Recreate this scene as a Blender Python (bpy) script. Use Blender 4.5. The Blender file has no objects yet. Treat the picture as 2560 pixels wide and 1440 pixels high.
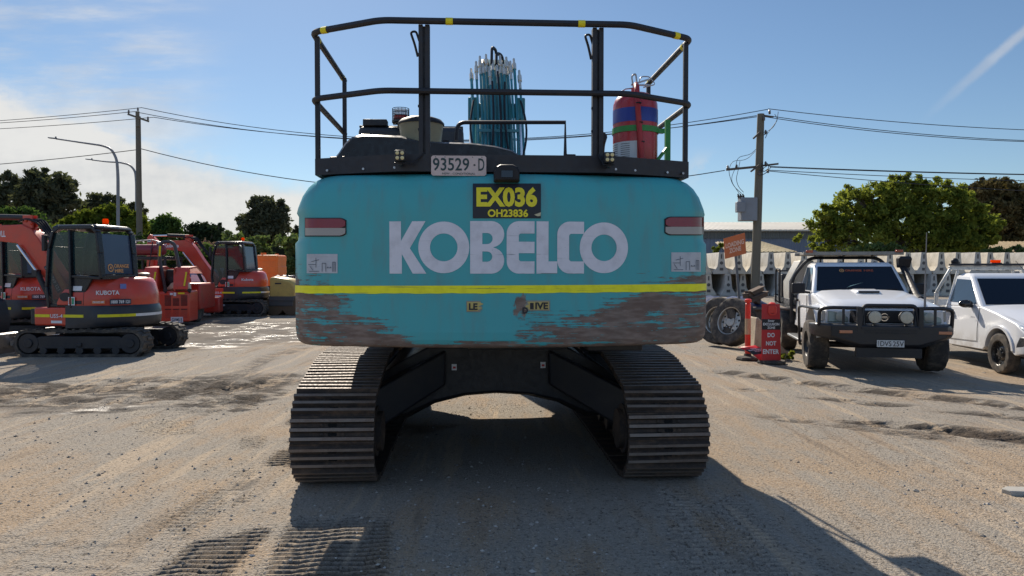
import bpy, bmesh, math, random
import numpy as np
from mathutils import Vector, Matrix, Euler
random.seed(7)
rng = np.random.default_rng(11)
R = math.radians
C = bpy.context.scene.collection
F = 1850.0; H = 1.6; PITCH = math.atan(45/1850)
cp, sp_ = math.cos(PITCH), math.sin(PITCH)
def ray(px, py):
    u = (px-1280)/F; v = (720-py)/F
    return Vector((u, cp+v*sp_, -sp_+v*cp))
def P(px, py, Y):
    d = ray(px, py); t = Y/d.y
    return Vector((d.x*t, Y, H+d.z*t))
def sst(a, b, x):
    t = np.clip((x-a)/(b-a), 0, 1); return t*t*(3-2*t)
def gbase(x, y):
    return (-0.2*sst(6.2, 8.3, x)*(1-sst(20, 30, y)) + 0.3*sst(24, 36, y)*sst(2, 8, x)
            - 0.08*sst(4, 7, -x)*(1-sst(17, 22, y)))
def gz(x, y): return float(gbase(np.float64(x), np.float64(y)))

# ------------------------------------------------------------------ materials
class NT:
    def __init__(s, nt): s.nt = nt; s.n = nt.nodes; s.l = nt.links
    def put(s, node, idx, v):
        if isinstance(v, bpy.types.NodeSocket): s.l.new(v, node.inputs[idx])
        elif v is not None:
            if isinstance(v, (tuple, list)) and len(v) == 3 and node.inputs[idx].type == 'RGBA': v = (*v, 1)
            node.inputs[idx].default_value = v
    def m(s, op, a, b=None, c=None, clamp=False):
        n = s.n.new('ShaderNodeMath'); n.operation = op; n.use_clamp = clamp
        for i, v in enumerate((a, b, c)):
            if v is not None: s.put(n, i, v)
        return n.outputs[0]
    def mix(s, f, a, b, mode='MIX'):
        n = s.n.new('ShaderNodeMix'); n.data_type = 'RGBA'; n.blend_type = mode
        s.put(n, 0, f); s.put(n, 6, a); s.put(n, 7, b); return n.outputs[2]
    def mr(s, v, a, b, c=0.0, d=1.0, smooth=True):
        n = s.n.new('ShaderNodeMapRange'); n.interpolation_type = 'SMOOTHSTEP' if smooth else 'LINEAR'
        s.put(n, 0, v)
        for i, k in enumerate((a, b, c, d)): s.put(n, i+1, k)
        return n.outputs[0]
    def coord(s, kind='Object'): return s.n.new('ShaderNodeTexCoord').outputs[kind]
    def sep(s, v):
        n = s.n.new('ShaderNodeSeparateXYZ'); s.put(n, 0, v); return n.outputs
    def comb(s, x, y, z):
        n = s.n.new('ShaderNodeCombineXYZ')
        for i, v in enumerate((x, y, z)): s.put(n, i, v)
        return n.outputs[0]
    def scale(s, v, sc, loc=(0,0,0)):
        n = s.n.new('ShaderNodeMapping'); s.put(n, 0, v); n.inputs[3].default_value = sc; n.inputs[1].default_value = loc; return n.outputs[0]
    def noise(s, v, sc, det=4, rough=.55, out=0):
        n = s.n.new('ShaderNodeTexNoise'); s.put(n, 'Vector', v); n.inputs['Scale'].default_value = sc
        n.inputs['Detail'].default_value = det; n.inputs['Roughness'].default_value = rough; return n.outputs[out]
    def voro(s, v, sc, feature='F1', out='Distance'):
        n = s.n.new('ShaderNodeTexVoronoi'); n.feature = feature; s.put(n, 'Vector', v); n.inputs['Scale'].default_value = sc; return n.outputs[out]
    def attr(s, name):
        n = s.n.new('ShaderNodeAttribute'); n.attribute_name = name; return n.outputs['Fac']
    def bump(s, h, strength=.3, dist=.01):
        n = s.n.new('ShaderNodeBump'); n.inputs['Strength'].default_value = strength; n.inputs['Distance'].default_value = dist
        s.put(n, 'Height', h); return n.outputs[0]
def newmat(name):
    m = bpy.data.materials.new(name); m.use_nodes = True
    return m, NT(m.node_tree), m.node_tree.nodes['Principled BSDF']
MATS = {}
def paint(name, col, rough=.45, metal=0.0, dirt=.25, dcol=(.16,.12,.085), bump=0.0, var=.15, sc=3.0, spec=.5, coat=0.0):
    """a painted / plain surface: colour variation, dust in blotches, roughness variation"""
    if name in MATS: return MATS[name]
    m, t, b = newmat(name)
    co = t.coord()
    n1 = t.noise(co, sc, 6, .6); n2 = t.noise(co, sc*9, 4, .6)
    c = t.mix(t.m('MULTIPLY', t.mr(n1, .3, .7), var), col, tuple(x*.55 for x in col))
    if dirt > 0:
        f = t.m('MULTIPLY', t.mr(t.m('ADD', n1, t.m('MULTIPLY', n2, .5)), .62, 1.0), dirt)
        c = t.mix(f, c, dcol)
    t.put(b, 'Base Color', c)
    t.put(b, 'Roughness', t.mr(n2, .3, .7, max(rough-.08, .02), min(rough+.12, 1)))
    b.inputs['Metallic'].default_value = metal; b.inputs['Specular IOR Level'].default_value = spec
    b.inputs['Coat Weight'].default_value = coat; b.inputs['Coat Roughness'].default_value = .08
    if bump: t.put(b, 'Normal', t.bump(n2, bump, .004))
    MATS[name] = m; return m
def glass(name, col, rough=.05, alpha=1.0):
    if name in MATS: return MATS[name]
    m, t, b = newmat(name)
    b.inputs['Base Color'].default_value = (*col, 1); b.inputs['Roughness'].default_value = rough
    b.inputs['Alpha'].default_value = alpha; b.inputs['Specular IOR Level'].default_value = .6
    MATS[name] = m; return m

def teal_mat():
    m, t, b = newmat('worn_teal_paint')
    co = t.coord(); x, y, z = t.sep(co)
    w = wear_mask(t, co, x, z)
    n = t.noise(co, 2.0, 5)
    base = t.mix(t.m('MULTIPLY', n, .5), (.058, .395, .415), (.046, .33, .365))
    prim = t.mix(t.mr(t.noise(t.scale(co, (2, 2, 9)), 4, 6), .35, .7), (.155, .105, .082), (.26, .20, .165))
    edge = t.mr(t.noise(t.scale(co, (3, 3, 40)), 1.5, 3), .55, .75)
    prim = t.mix(t.m('MULTIPLY', edge, .5), prim, (.20, .13, .085))
    c = t.mix(w, base, prim)
    d = t.mr(t.noise(t.scale(co, (5, 5, 1.2)), 2.4, 5), .42, .8)
    c = t.mix(t.m('MULTIPLY', d, .34), c, (.17, .16, .14))
    t.put(b, 'Base Color', c)
    t.put(b, 'Roughness', t.mr(w, 0, 1, .42, .85))
    t.put(b, 'Normal', t.bump(t.m('ADD', t.m('MULTIPLY', w, -1.0), t.m('MULTIPLY', t.noise(co, 9, 5), .5)), .5, .004))
    return m
def wear_mask(t, co, x, z):
    st = t.noise(t.scale(co, (2.2, 2.2, 24)), 1.3, 9, .72)
    bl = t.noise(t.scale(co, (1, 1, 1.8)), 4.6, 9, .72)
    st0 = t.noise(t.scale(co, (.8, .8, 75), (3, 0, 1)), 1.3, 5, .6)
    v = t.m('ADD', t.m('ADD', t.m('MULTIPLY', t.m('SUBTRACT', st, .5), 2.2), t.m('MULTIPLY', t.m('SUBTRACT', st0, .5), 1.6)), t.m('MULTIPLY', t.m('SUBTRACT', bl, .5), 2.0))
    # right side: large scraped area rising to the right
    fr = t.m('DIVIDE', t.m('SUBTRACT', t.m('ADD', t.m('MULTIPLY', x, .30), 1.17), z), .30)
    fr = t.m('MINIMUM', fr, t.m('DIVIDE', t.m('SUBTRACT', x, .08), .22))
    fl = t.m('DIVIDE', t.m('SUBTRACT', t.m('SUBTRACT', t.m('MULTIPLY', x, -.62), -.70), z), .30)
    fb = t.m('DIVIDE', t.m('SUBTRACT', 1.135, z), .05)
    f = t.m('MAXIMUM', t.m('MAXIMUM', fr, fl), fb)
    f = t.m('MINIMUM', f, .27)
    f = t.m('MAXIMUM', f, -.9)
    a = t.mr(t.m('ADD', f, v), -.04, .10)
    # thin horizontal scratches on the lower two thirds
    s2 = t.noise(t.scale(co, (.9, .9, 120)), 1.0, 3, .5)
    zone = t.mr(z, 1.72, 1.25)
    a2 = t.m('MULTIPLY', t.mr(s2, t.m('SUBTRACT', .79, t.m('MULTIPLY', zone, .10)), .80), t.mr(bl, .42, .55))
    a2 = t.m('MULTIPLY', a2, t.mr(z, 1.95, 1.7))
    # rust spot in the middle under the stripe
    dx = t.m('MULTIPLY', t.m('SUBTRACT', x, .11), 11.0); dz = t.m('MULTIPLY', t.m('SUBTRACT', z, 1.38), 7.5)
    r = t.m('SQRT', t.m('ADD', t.m('MULTIPLY', dx, dx), t.m('MULTIPLY', dz, dz)))
    a3 = t.mr(t.m('SUBTRACT', r, t.m('ADD', t.m('MULTIPLY', t.m('SUBTRACT', t.noise(t.scale(co, (9, 9, 3)), 2.2, 6, .7), .5), 3.2), t.m('MULTIPLY', bl, .4))), .35, .10)
    return t.m('MAXIMUM', t.m('MAXIMUM', a, t.m('MULTIPLY', a2, .85)), a3)
def decal(name, col, rough=.5, wear=.0):
    """sticker colour with thin scratches that share the counterweight's scratch field"""
    if name in MATS: return MATS[name]
    m, t, b = newmat(name)
    co = t.coord()
    c = t.mix(t.mr(t.noise(co, 14, 5), .4, .8), col, tuple(q*.82 for q in col))
    if wear:
        st = t.noise(t.scale(co, (1.2, 1.2, 95)), 1.0, 4, .5)
        sp2 = t.noise(co, 6, 3)
        f = t.m('MULTIPLY', t.mr(st, .70-.06*wear, .74), t.mr(sp2, .45, .6))
        dots = t.mr(t.noise(co, 60, 2), .75, .8)
        c = t.mix(t.m('MAXIMUM', t.m('MULTIPLY', f, .8), t.m('MULTIPLY', dots, .6)), c, (.05, .09, .10))
    t.put(b, 'Base Color', c); b.inputs['Roughness'].default_value = rough
    MATS[name] = m; return m
def leaf_mat(name, c1, c2, trans=.35):
    if name in MATS: return MATS[name]
    m, t, b = newmat(name)
    f = t.attr('tint'); c = t.mix(f, c1, c2)
    n = t.n; df = n.new('ShaderNodeBsdfDiffuse'); tr = n.new('ShaderNodeBsdfTranslucent'); mx = n.new('ShaderNodeMixShader')
    t.put(df, 0, c); t.put(tr, 0, t.mix(.5, c, (c2[0]*1.2, c2[1]*1.3, c2[2]*.5))); mx.inputs[0].default_value = trans
    t.l.new(df.outputs[0], mx.inputs[1]); t.l.new(tr.outputs[0], mx.inputs[2])
    t.l.new(mx.outputs[0], n['Material Output'].inputs[0])
    MATS[name] = m; return m

# ------------------------------------------------------------------ mesh builder
def rounded(pts, rad, seg=5, closed=False):
    pts = [Vector(p) for p in pts]; out = []
    n = len(pts)
    for i, p in enumerate(pts):
        if not closed and i in (0, n-1): out.append(p); continue
        a = pts[(i-1) % n]-p; b = pts[(i+1) % n]-p
        r = min(rad, a.length*.45, b.length*.45)
        p0 = p+a.normalized()*r; p1 = p+b.normalized()*r
        for k in range(seg+1):
            t = k/seg; out.append(p0*(1-t)**2+p*2*t*(1-t)+p1*t*t)
    return out
_textcache = {}
def text_geo(s, bold=0.0):
    key = (s, bold)
    if key in _textcache: return _textcache[key]
    cu = bpy.data.curves.new('t', 'FONT'); cu.body = s; cu.offset = bold; cu.resolution_u = 3
    o = bpy.data.objects.new('t', cu); C.objects.link(o)
    dg = bpy.context.evaluated_depsgraph_get(); dg.update()
    me = bpy.data.meshes.new_from_object(o.evaluated_get(dg))
    v = [tuple(x.co) for x in me.vertices]; f = [tuple(p.vertices) for p in me.polygons]
    bpy.data.objects.remove(o); bpy.data.meshes.remove(me); bpy.data.curves.remove(cu)
    _textcache[key] = (v, f); return v, f
def shape_geo(polys):
    """filled 2D shape with holes -> verts, faces"""
    cu = bpy.data.curves.new('s', 'CURVE'); cu.dimensions = '2D'; cu.fill_mode = 'BOTH'
    for pl in polys:
        sp = cu.splines.new('POLY'); sp.points.add(len(pl)-1)
        for i, p in enumerate(pl): sp.points[i].co = (p[0], p[1], 0, 1)
        sp.use_cyclic_u = True
    o = bpy.data.objects.new('s', cu); C.objects.link(o)
    dg = bpy.context.evaluated_depsgraph_get(); dg.update()
    me = bpy.data.meshes.new_from_object(o.evaluated_get(dg))
    v = [tuple(x.co) for x in me.vertices]; f = [tuple(p.vertices) for p in me.polygons]
    bpy.data.objects.remove(o); bpy.data.meshes.remove(me); bpy.data.curves.remove(cu)
    return v, f
class MB:
    def __init__(s): s.v = []; s.f = []; s.mi = []; s.T = Matrix()
    def add(s, vs, fs, m=0):
        k = len(s.v); s.v += [s.T @ Vector(p) for p in vs]
        s.f += [tuple(i+k for i in f) for f in fs]; s.mi += [m]*len(fs); return s
    def hexa(s, p, m=0):   # p: 4 bottom ccw, 4 top ccw
        return s.add(p, [(3,2,1,0),(4,5,6,7),(0,1,5,4),(1,2,6,5),(2,3,7,6),(3,0,4,7)], m)
    def box(s, x0, x1, y0, y1, z0, z1, m=0):
        return s.hexa([(x0,y0,z0),(x1,y0,z0),(x1,y1,z0),(x0,y1,z0),(x0,y0,z1),(x1,y0,z1),(x1,y1,z1),(x0,y1,z1)], m)
    def obox(s, c, size, rot=(0,0,0), m=0):
        M = Matrix.Translation(c) @ Euler(rot).to_matrix().to_4x4()
        a, b, c_ = (q/2 for q in size)
        return s.hexa([M @ Vector(q) for q in ((-a,-b,-c_),(a,-b,-c_),(a,b,-c_),(-a,b,-c_),(-a,-b,c_),(a,-b,c_),(a,b,c_),(-a,b,c_))], m)
    def bar(s, p0, p1, w, d=None, up=(0,0,1), m=0):
        p0 = Vector(p0); p1 = Vector(p1); d = d or w; z = (p1-p0).normalized(); u = Vector(up)
        if abs(z.dot(u)) > .97: u = Vector((0,1,0))
        x = u.cross(z).normalized(); y = z.cross(x)
        q = [x*a*w/2+y*b*d/2 for a, b in ((-1,-1),(1,-1),(1,1),(-1,1))]
        return s.hexa([p0+k for k in q]+[p1+k for k in q], m)
    def prism(s, pts, axis, a0, a1, m=0):
        n = len(pts)
        f = {'x': lambda p, a: (a, p[0], p[1]), 'y': lambda p, a: (p[0], a, p[1]), 'z': lambda p, a: (p[0], p[1], a)}[axis]
        vs = [f(p, a0) for p in pts]+[f(p, a1) for p in pts]
        fs = [tuple(range(n)), tuple(range(2*n-1, n-1, -1))]+[(i, (i+1) % n, n+(i+1) % n, n+i) for i in range(n)]
        return s.add(vs, fs, m)
    def tube(s, pts, r, n=8, m=0, caps=True, closed=False):
        pts = [Vector(p) for p in pts]; rs = r if isinstance(r, (list, tuple)) else [r]*len(pts)
        vs = []; fs = []; N = len(pts); u = None
        for i, p in enumerate(pts):
            a = pts[i-1] if (i or closed) else p; b = pts[(i+1) % N] if (i < N-1 or closed) else p
            t = (b-a).normalized()
            if u is None:
                u = t.orthogonal().normalized()
            else:
                u = (u-t*u.dot(t)).normalized()
            w = t.cross(u)
            for k in range(n):
                an = 2*math.pi*k/n; vs.append(p+(u*math.cos(an)+w*math.sin(an))*rs[i])
        for i in range(N if closed else N-1):
            j = (i+1) % N
            for k in range(n): fs.append((i*n+k, i*n+(k+1) % n, j*n+(k+1) % n, j*n+k))
        if caps and not closed: fs += [tuple(range(n-1, -1, -1)), tuple((N-1)*n+k for k in range(n))]
        return s.add(vs, fs, m)
    def cyl(s, p0, p1, r0, r1=None, n=20, m=0): return s.tube([p0, p1], [r0, r0 if r1 is None else r1], n, m)
    def lathe(s, prof, o, ax, n=28, m=0, jag=None, caps=True):
        """prof: (radius, height along axis)"""
        ax = Vector(ax).normalized(); u = ax.orthogonal().normalized(); w = ax.cross(u); o = Vector(o)
        vs = []; fs = []
        for j, (r, h) in enumerate(prof):
            for k in range(n):
                an = 2*math.pi*k/n; rr = r*(jag(j, k) if jag else 1)
                vs.append(o+ax*h+(u*math.cos(an)+w*math.sin(an))*rr)
        for j in range(len(prof)-1):
            for k in range(n): fs.append((j*n+k, j*n+(k+1) % n, (j+1)*n+(k+1) % n, (j+1)*n+k))
        if caps and prof[0][0] > 1e-4: fs.append(tuple(range(n-1, -1, -1)))
        if caps and prof[-1][0] > 1e-4: fs.append(tuple((len(prof)-1)*n+k for k in range(n)))
        return s.add(vs, fs, m)
    def loft(s, rings, m=0, caps=True, closed=True):
        n = len(rings[0]); vs = [p for r in rings for p in r]; fs = []
        for j in range(len(rings)-1):
            for k in range(n if closed else n-1): fs.append((j*n+k, j*n+(k+1) % n, (j+1)*n+(k+1) % n, (j+1)*n+k))
        if caps: fs += [tuple(range(n-1, -1, -1)), tuple((len(rings)-1)*n+k for k in range(n))]
        return s.add(vs, fs, m)
    def ball(s, c, r, n=10, m=0):
        rx, ry, rz = r if isinstance(r, (tuple, list)) else (r, r, r); rings = []
        for j in range(n+1):
            a = math.pi*j/n; rr = max(math.sin(a), .02)
            rings.append([(c[0]+rx*rr*math.cos(2*math.pi*k/(2*n)), c[1]+ry*rr*math.sin(2*math.pi*k/(2*n)), c[2]-rz*math.cos(a)) for k in range(2*n)])
        return s.loft(rings, m)
    def flat(s, geo, o, xd, yd, w, h, m=0, thick=0.0):
        """2D geometry fitted to a w x h rectangle centred on o, in directions xd, yd"""
        v, f = geo
        if not v: return s
        x0 = min(p[0] for p in v); x1 = max(p[0] for p in v); y0 = min(p[1] for p in v); y1 = max(p[1] for p in v)
        xd = Vector(xd).normalized(); yd = Vector(yd).normalized(); o = Vector(o)
        if w is None: w = h*(x1-x0)/(y1-y0)
        if h is None: h = w*(y1-y0)/(x1-x0)
        return s.add([o+xd*((p[0]-(x0+x1)/2)/(x1-x0)*w)+yd*((p[1]-(y0+y1)/2)/max(y1-y0, 1e-6)*h) for p in v], f, m)
    def text(s, t, o, xd, yd, w, h, m=0, bold=0.0): return s.flat(text_geo(t, bold), o, xd, yd, w, h, m)
    def build(s, name, mats, parent=None, bevel=0.0, ang=35, smooth=True, seg=2, recalc=True):
        me = bpy.data.meshes.new(name)
        if not isinstance(mats, (list, tuple)): mats = [mats]
        me.from_pydata([tuple(p) for p in s.v], [], s.f)
        for q in mats: me.materials.append(q)
        me.polygons.foreach_set('material_index', s.mi)
        if recalc:
            bm = bmesh.new(); bm.from_mesh(me); bmesh.ops.recalc_face_normals(bm, faces=bm.faces); bm.to_mesh(me); bm.free()
        if smooth:
            me.polygons.foreach_set('use_smooth', [True]*len(me.polygons)); me.set_sharp_from_angle(angle=R(ang))
        me.update()
        o = bpy.data.objects.new(name, me); C.objects.link(o)
        if parent: o.parent = parent
        if bevel:
            b = o.modifiers.new('b', 'BEVEL'); b.width = bevel; b.segments = seg; b.limit_method = 'ANGLE'; b.angle_limit = R(40)
        return o
def tag(o, label=None, cat=None, group=None, kind=None):
    for k, v in (('label', label), ('category', cat), ('group', group), ('kind', kind)):
        if v: o[k] = v
    return o
def thing(name, label, cat, loc=(0,0,0), rz=0.0, group=None):
    o = bpy.data.objects.new(name, None); C.objects.link(o); o.location = loc; o.rotation_euler = (0,0,rz)
    o.empty_display_size = .2
    bpy.context.view_layer.update()
    return tag(o, label, cat, group)
def grid_decal(mb, surf, off, step=.05):
    """bend flat geometry (x,_,z) on to y = surf(x,z)-off, cutting it into narrow columns first"""
    me = bpy.data.meshes.new('d'); me.from_pydata([tuple(p) for p in mb.v], [], mb.f)
    me.polygons.foreach_set('material_index', mb.mi)
    bm = bmesh.new(); bm.from_mesh(me)
    x0 = min(p[0] for p in mb.v); x1 = max(p[0] for p in mb.v); k = math.ceil(x0/step)
    while k*step < x1:
        bmesh.ops.bisect_plane(bm, geom=bm.verts[:]+bm.edges[:]+bm.faces[:], plane_co=(k*step, 0, 0), plane_no=(1, 0, 0)); k += 1
    z0 = min(p[2] for p in mb.v); z1 = max(p[2] for p in mb.v); k = math.ceil(z0/.02)
    while k*.02 < z1 and z1 > 1.95:
        bmesh.ops.bisect_plane(bm, geom=bm.verts[:]+bm.edges[:]+bm.faces[:], plane_co=(0, 0, k*.02), plane_no=(0, 0, 1)); k += 1
    bm.to_mesh(me); bm.free()
    out = MB(); out.v = [Vector((v.co.x, surf(v.co.x, v.co.z)-off, v.co.z)) for v in me.vertices]
    out.f = [tuple(p.vertices) for p in me.polygons]; out.mi = [p.material_index for p in me.polygons]
    bpy.data.meshes.remove(me); return out

# common materials
BLACK = paint('black_steel', (.012,.013,.018), .5, .0, .12, bump=.15)
DARK = paint('dark_plastic', (.012,.013,.017), .5, 0, .12, spec=.3)
RUBBER = paint('black_rubber', (.018,.018,.019), .8, 0, .5, dcol=(.09,.075,.06), bump=.4)
RUBBERD = paint('dusty_tyre_rubber', (.035,.032,.03), .85, 0, .9, dcol=(.16,.13,.10), bump=.5, sc=6)
STEEL = paint('bare_steel', (.42,.42,.43), .35, .9, .15)
ALU = paint('brushed_aluminium', (.55,.55,.54), .4, .7, .2)
def white_mat():
    m, t, b = newmat('white_car_paint'); co = t.coord(); z = t.sep(co)[2]
    d = t.m('MULTIPLY', t.mr(z, .75, .40), t.mr(t.noise(co, 4, 5), .35, .65))
    t.put(b, 'Base Color', t.mix(t.m('MULTIPLY', d, .45), (.74,.75,.77), (.33,.28,.22))); b.inputs['Roughness'].default_value = .3; b.inputs['Coat Weight'].default_value = .4; b.inputs['Coat Roughness'].default_value = .06
    return m
WHITE = white_mat()
WHITEP = decal('white_vinyl', (.72,.72,.74))
SHOE = paint('track_shoe_steel', (.042,.034,.030), .75, .0, .9, dcol=(.125,.085,.06), bump=.9, sc=4, spec=.25)
SHOEE = paint('polished_grouser', (.235,.195,.165), .6, .15, .8, dcol=(.17,.12,.09), bump=.7, sc=6, spec=.3)
TEALP = paint('teal_paint', (.030,.24,.28), .4, 0, .3)
ORED = paint('orange_red_paint', (.62,.052,.022), .35, 0, .18, coat=.3)
ORED2 = paint('faded_red_paint', (.42,.032,.022), .4, 0, .3)
ORANGE = paint('orange_plastic', (.85,.20,.02), .4, 0, .1)
AMBER = leaf_mat('amber_lens', (.95,.17,.01), (.95,.17,.01), .7)
YEL = decal('yellow_reflective', (.78,.68,.01))
YELW = decal('worn_yellow_stripe', (.95,.90,.01), .45, 1.2)
GLASSD = glass('dark_glass', (.006,.010,.018), .04)
GLASSC = glass('tinted_clear_glass', (.01,.05,.055), .04, .45)
CHROME = paint('chrome', (.75,.75,.76), .12, 1, 0)
LENS = glass('lamp_lens', (.34,.36,.33), .12)
WOOD = paint('grey_pole_timber', (.135,.125,.095), .8, 0, .2, bump=.5)
GREY = paint('galvanised_grey', (.24,.25,.27), .5, .3, .2)
# ================================================================== ground, sky, light, camera
def vnoise(x, y, seed=0):
    xi = np.floor(x).astype(np.int64); yi = np.floor(y).astype(np.int64); fx_ = x-xi; fy_ = y-yi
    def hsh(a, b):
        n = (a*374761393+b*668265263+seed*974711) & 0xffffffff
        n = ((n ^ (n >> 13))*1274126177) & 0xffffffff
        return ((n ^ (n >> 16)) & 0xffff)/65535.0
    u = fx_*fx_*(3-2*fx_); v = fy_*fy_*(3-2*fy_)
    return (hsh(xi,yi)*(1-u)+hsh(xi+1,yi)*u)*(1-v)+(hsh(xi,yi+1)*(1-u)+hsh(xi+1,yi+1)*u)*v
def fbm(x, y, o=4, seed=0):
    s_ = 0; a = .5
    for k in range(o): s_ = s_+a*vnoise(x*2**k, y*2**k, seed+k); a *= .5
    return s_
def gp(px, py, z=0.0):
    d = ray(px, py); t = (z-H)/d.z; return d.x*t, d.y*t
ax_ = lambda *seg: np.unique(np.concatenate([np.arange(a, b, s_) for a, b, s_ in seg]).round(5))
gx = ax_((-3.2,3.2,.03),(3.2,8,.06),(-8,-3.2,.06),(8,26,.25),(-26,-8,.25),(26,120,4),(-120,-26,4),(120,1500,90),(-1500,-120,90))
gy = ax_((-1500,-60,90),(-60,1,4),(1,3,.1),(3,8,.0155),(8,14,.04),(14,30,.13),(30,60,.8),(60,140,5),(140,1600,90))
X, Y = np.meshgrid(gx, gy); Zb = gbase(X, Y)
near = 1-sst(18, 30, np.hypot(X, Y))
near2 = 1-sst(14, 18, Y); mud = np.zeros_like(X); dig = np.zeros_like(X)
Z = Zb + near*(.035*(fbm(X*.6, Y*.6, 3, 3)-.45) + .008*(fbm(X*5, Y*5, 3, 9)-.45))
def seg_mask(p0, p1, w, soft=.12, curve=0.0):
    """distance to a straight or slightly bowed strip; returns mask, along, across"""
    p0 = np.array(p0); p1 = np.array(p1); d = p1-p0; Lg = math.hypot(*d); d = d/Lg
    s_ = (X-p0[0])*d[0]+(Y-p0[1])*d[1]; c = (X-p0[0])*(-d[1])+(Y-p0[1])*d[0]
    c = c-curve*np.sin(np.clip(s_/Lg, 0, 1)*math.pi)
    m = (1-sst(w/2-soft/2, w/2+soft/2, np.abs(c)+.10*(fbm(X*2.3, Y*2.3, 3, 21)-.45)))*sst(-.3, .1, s_)*(1-sst(Lg-.1, Lg+.3, s_))
    return m, s_, c
# grouser prints left by steel tracks
def prints(p0, p1, w, depth, thr=.45, seed=5, mudk=.5, curve=0.0, sp=.0633):
    global Z, mud
    m, s_, c = seg_mask(p0, p1, w, .05, curve)
    patch = sst(thr, thr+.15, fbm(X*1.3, Y*1.9, 3, seed)+.08)
    wav = np.abs(((s_+.012*np.sin(X*17)+.01*(fbm(X*7,Y*7,2,seed+3)-.5))/sp) % 1-.5)*2
    cut = 1-sst(.25, .6, wav)
    Z = Z-depth*m*patch*cut+depth*.35*m*patch*(1-cut)
    mud = np.maximum(mud, min(1, mudk*1.25)*m*patch*(.35+.65*cut))
prints((-1.08,4.62), (-.88,3.0), .66, .035, .0, 5, 1.0)
prints((1.35,5.2), (1.10,2.8), .6, .02, .3, 8, .25)
prints((-2.2,8.0), (-1.72,3.0), .42, .028, .38, 14, .8, .22)
prints((-2.6,7.4), (-2.1,4.0), .25, .012, .54, 17, .4, .2)
prints((-1.45,6.6), (-1.75,9.0), .45, .02, .46, 19, .7)
prints((.6,9.6), (-1.0,7.4), .5, .012, .4, 23, .25)
prints((-5.0,9.6), (-1.9,5.2), .5, .012, .5, 33, .3)
# wheel ruts and mud
def rut(p0, p1, w, depth, mudk=1.0, thr=.35, seed=2, curve=0.0, berm=.35):
    w *= 1.35; depth *= .75
    global Z, mud
    m, s_, c = seg_mask(p0, p1, w, w*.6, curve)
    patch = sst(thr, thr+.2, fbm(X*.8, Y*2.0, 3, seed)+.05)
    rough = fbm(X*6, Y*9, 3, seed+1)-.45; crisp = np.abs(fbm(X*5, Y*16, 3, seed+7)-.44)*2
    Z = Z-depth*m*patch*(.75+rough*1.4)+2.0*min(depth,.05)*m*patch*(.10-crisp)*near2
    m2, _, c2 = seg_mask(p0, p1, w*1.9, w*.5, curve)
    Z = Z+depth*berm*np.clip(m2-m, 0, 1)*patch*(1+rough*2)
    mud = np.maximum(mud, mudk*np.clip(m*1.0+.5*(m2-m), 0, 1)*patch*sst(.25, .5, fbm(X*2.5, Y*7, 3, seed+2)))
rut(gp(1790,928), gp(2640,1030), .26, .05, 1.0, .12, 41, -.1)
rut(gp(1850,975), gp(2620,1055), .16, .03, .7, .30, 42)
rut(gp(2130,1050), gp(2640,1110), .28, .055, 1.0, .25, 43)
rut(gp(1900,1040), gp(2560,1120), .18, .02, .5, .42, 44)
rut(gp(2250,1160), gp(2640,1200), .16, .03, .8, .42, 45)
rut(gp(-80,975), gp(700,955), .75, .05, .9, .2, 46, .3)
rut(gp(-60,990), gp(640,1000), .35, .05, .9, .25, 47, -.2)
rut(gp(380,990), gp(760,940), .5, .05, .9, .25, 48)
rut(gp(560,1000), gp(760,870), .18, .02, .5, .2, 49, .4)
rut(gp(620,960), gp(790,850), .18, .02, .5, .2, 50, .4)
rut(gp(-100,1400), gp(500,1090), .2, .006, .1, .45, 51)
rut(gp(330,1440), gp(740,1100), .12, .010, .45, .50, 52)
# churned muddy blobs
def blob(px, py, rx, ry, amp, k=1.0, seed=60):
    global Z, mud
    cx, cy = gp(px, py); r = np.sqrt(((X-cx)/rx)**2+((Y-cy)/ry)**2)+1.2*(fbm(X*1.7, Y*2.2, 3, seed)-.45)
    m = 1-sst(.6, 1.1, r)
    Z = Z+amp*m*(fbm(X*3, Y*6, 4, seed+1)-.5)*1.2+amp*1.4*m*(.12-np.abs(fbm(X*5, Y*13, 3, seed+5)-.44)*2)*near2; mud = np.maximum(mud, k*m*sst(.3, .55, fbm(X*3, Y*6, 3, seed+2)))
blob(540, 1010, .55, .7, .05, 1.0, 61); blob(590, 975, 1.0, .8, .05, .9, 62); blob(180, 958, 2.2, .7, .045, .75, 63); blob(170, 1020, 1.0, .4, .03, .6, 64)
blob(350, 975, 1.5, .6, .03, .7, 72)
blob(1690, 1385, .25, .35, .01, .2, 66); blob(40, 1420, 1.0, .6, .012, .15, 67)
wet = (1-sst(.65, 1.15, np.sqrt(((X-gp(560,815)[0])/5.5)**2+((Y-19.2)/4.2)**2)+.5*(fbm(X*.6, Y*.8, 3, 80)-.45)))
Z = Z+wet*.10*(fbm(X*1.0, Y*1.6, 4, 81)-.5)
wet2 = (1-sst(.6, 1.1, np.sqrt(((X-gp(170,1018)[0])/1.1)**2+((Y-gp(170,1018)[1])/.45)**2)+.8*(fbm(X*2, Y*3, 3, 85)-.45)))*.6
wet = np.maximum(wet, wet2)
me = bpy.data.meshes.new('ground'); ny, nx = X.shape
co = np.stack([X, Y, Z], -1).reshape(-1, 3).astype(np.float32)
idx = np.arange(nx*ny).reshape(ny, nx); q = np.stack([idx[:-1,:-1], idx[:-1,1:], idx[1:,1:], idx[1:,:-1]], -1).reshape(-1, 4)
me.vertices.add(len(co)); me.vertices.foreach_set('co', co.ravel()); me.loops.add(q.size); me.loops.foreach_set('vertex_index', q.ravel().astype(np.int32))
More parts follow.
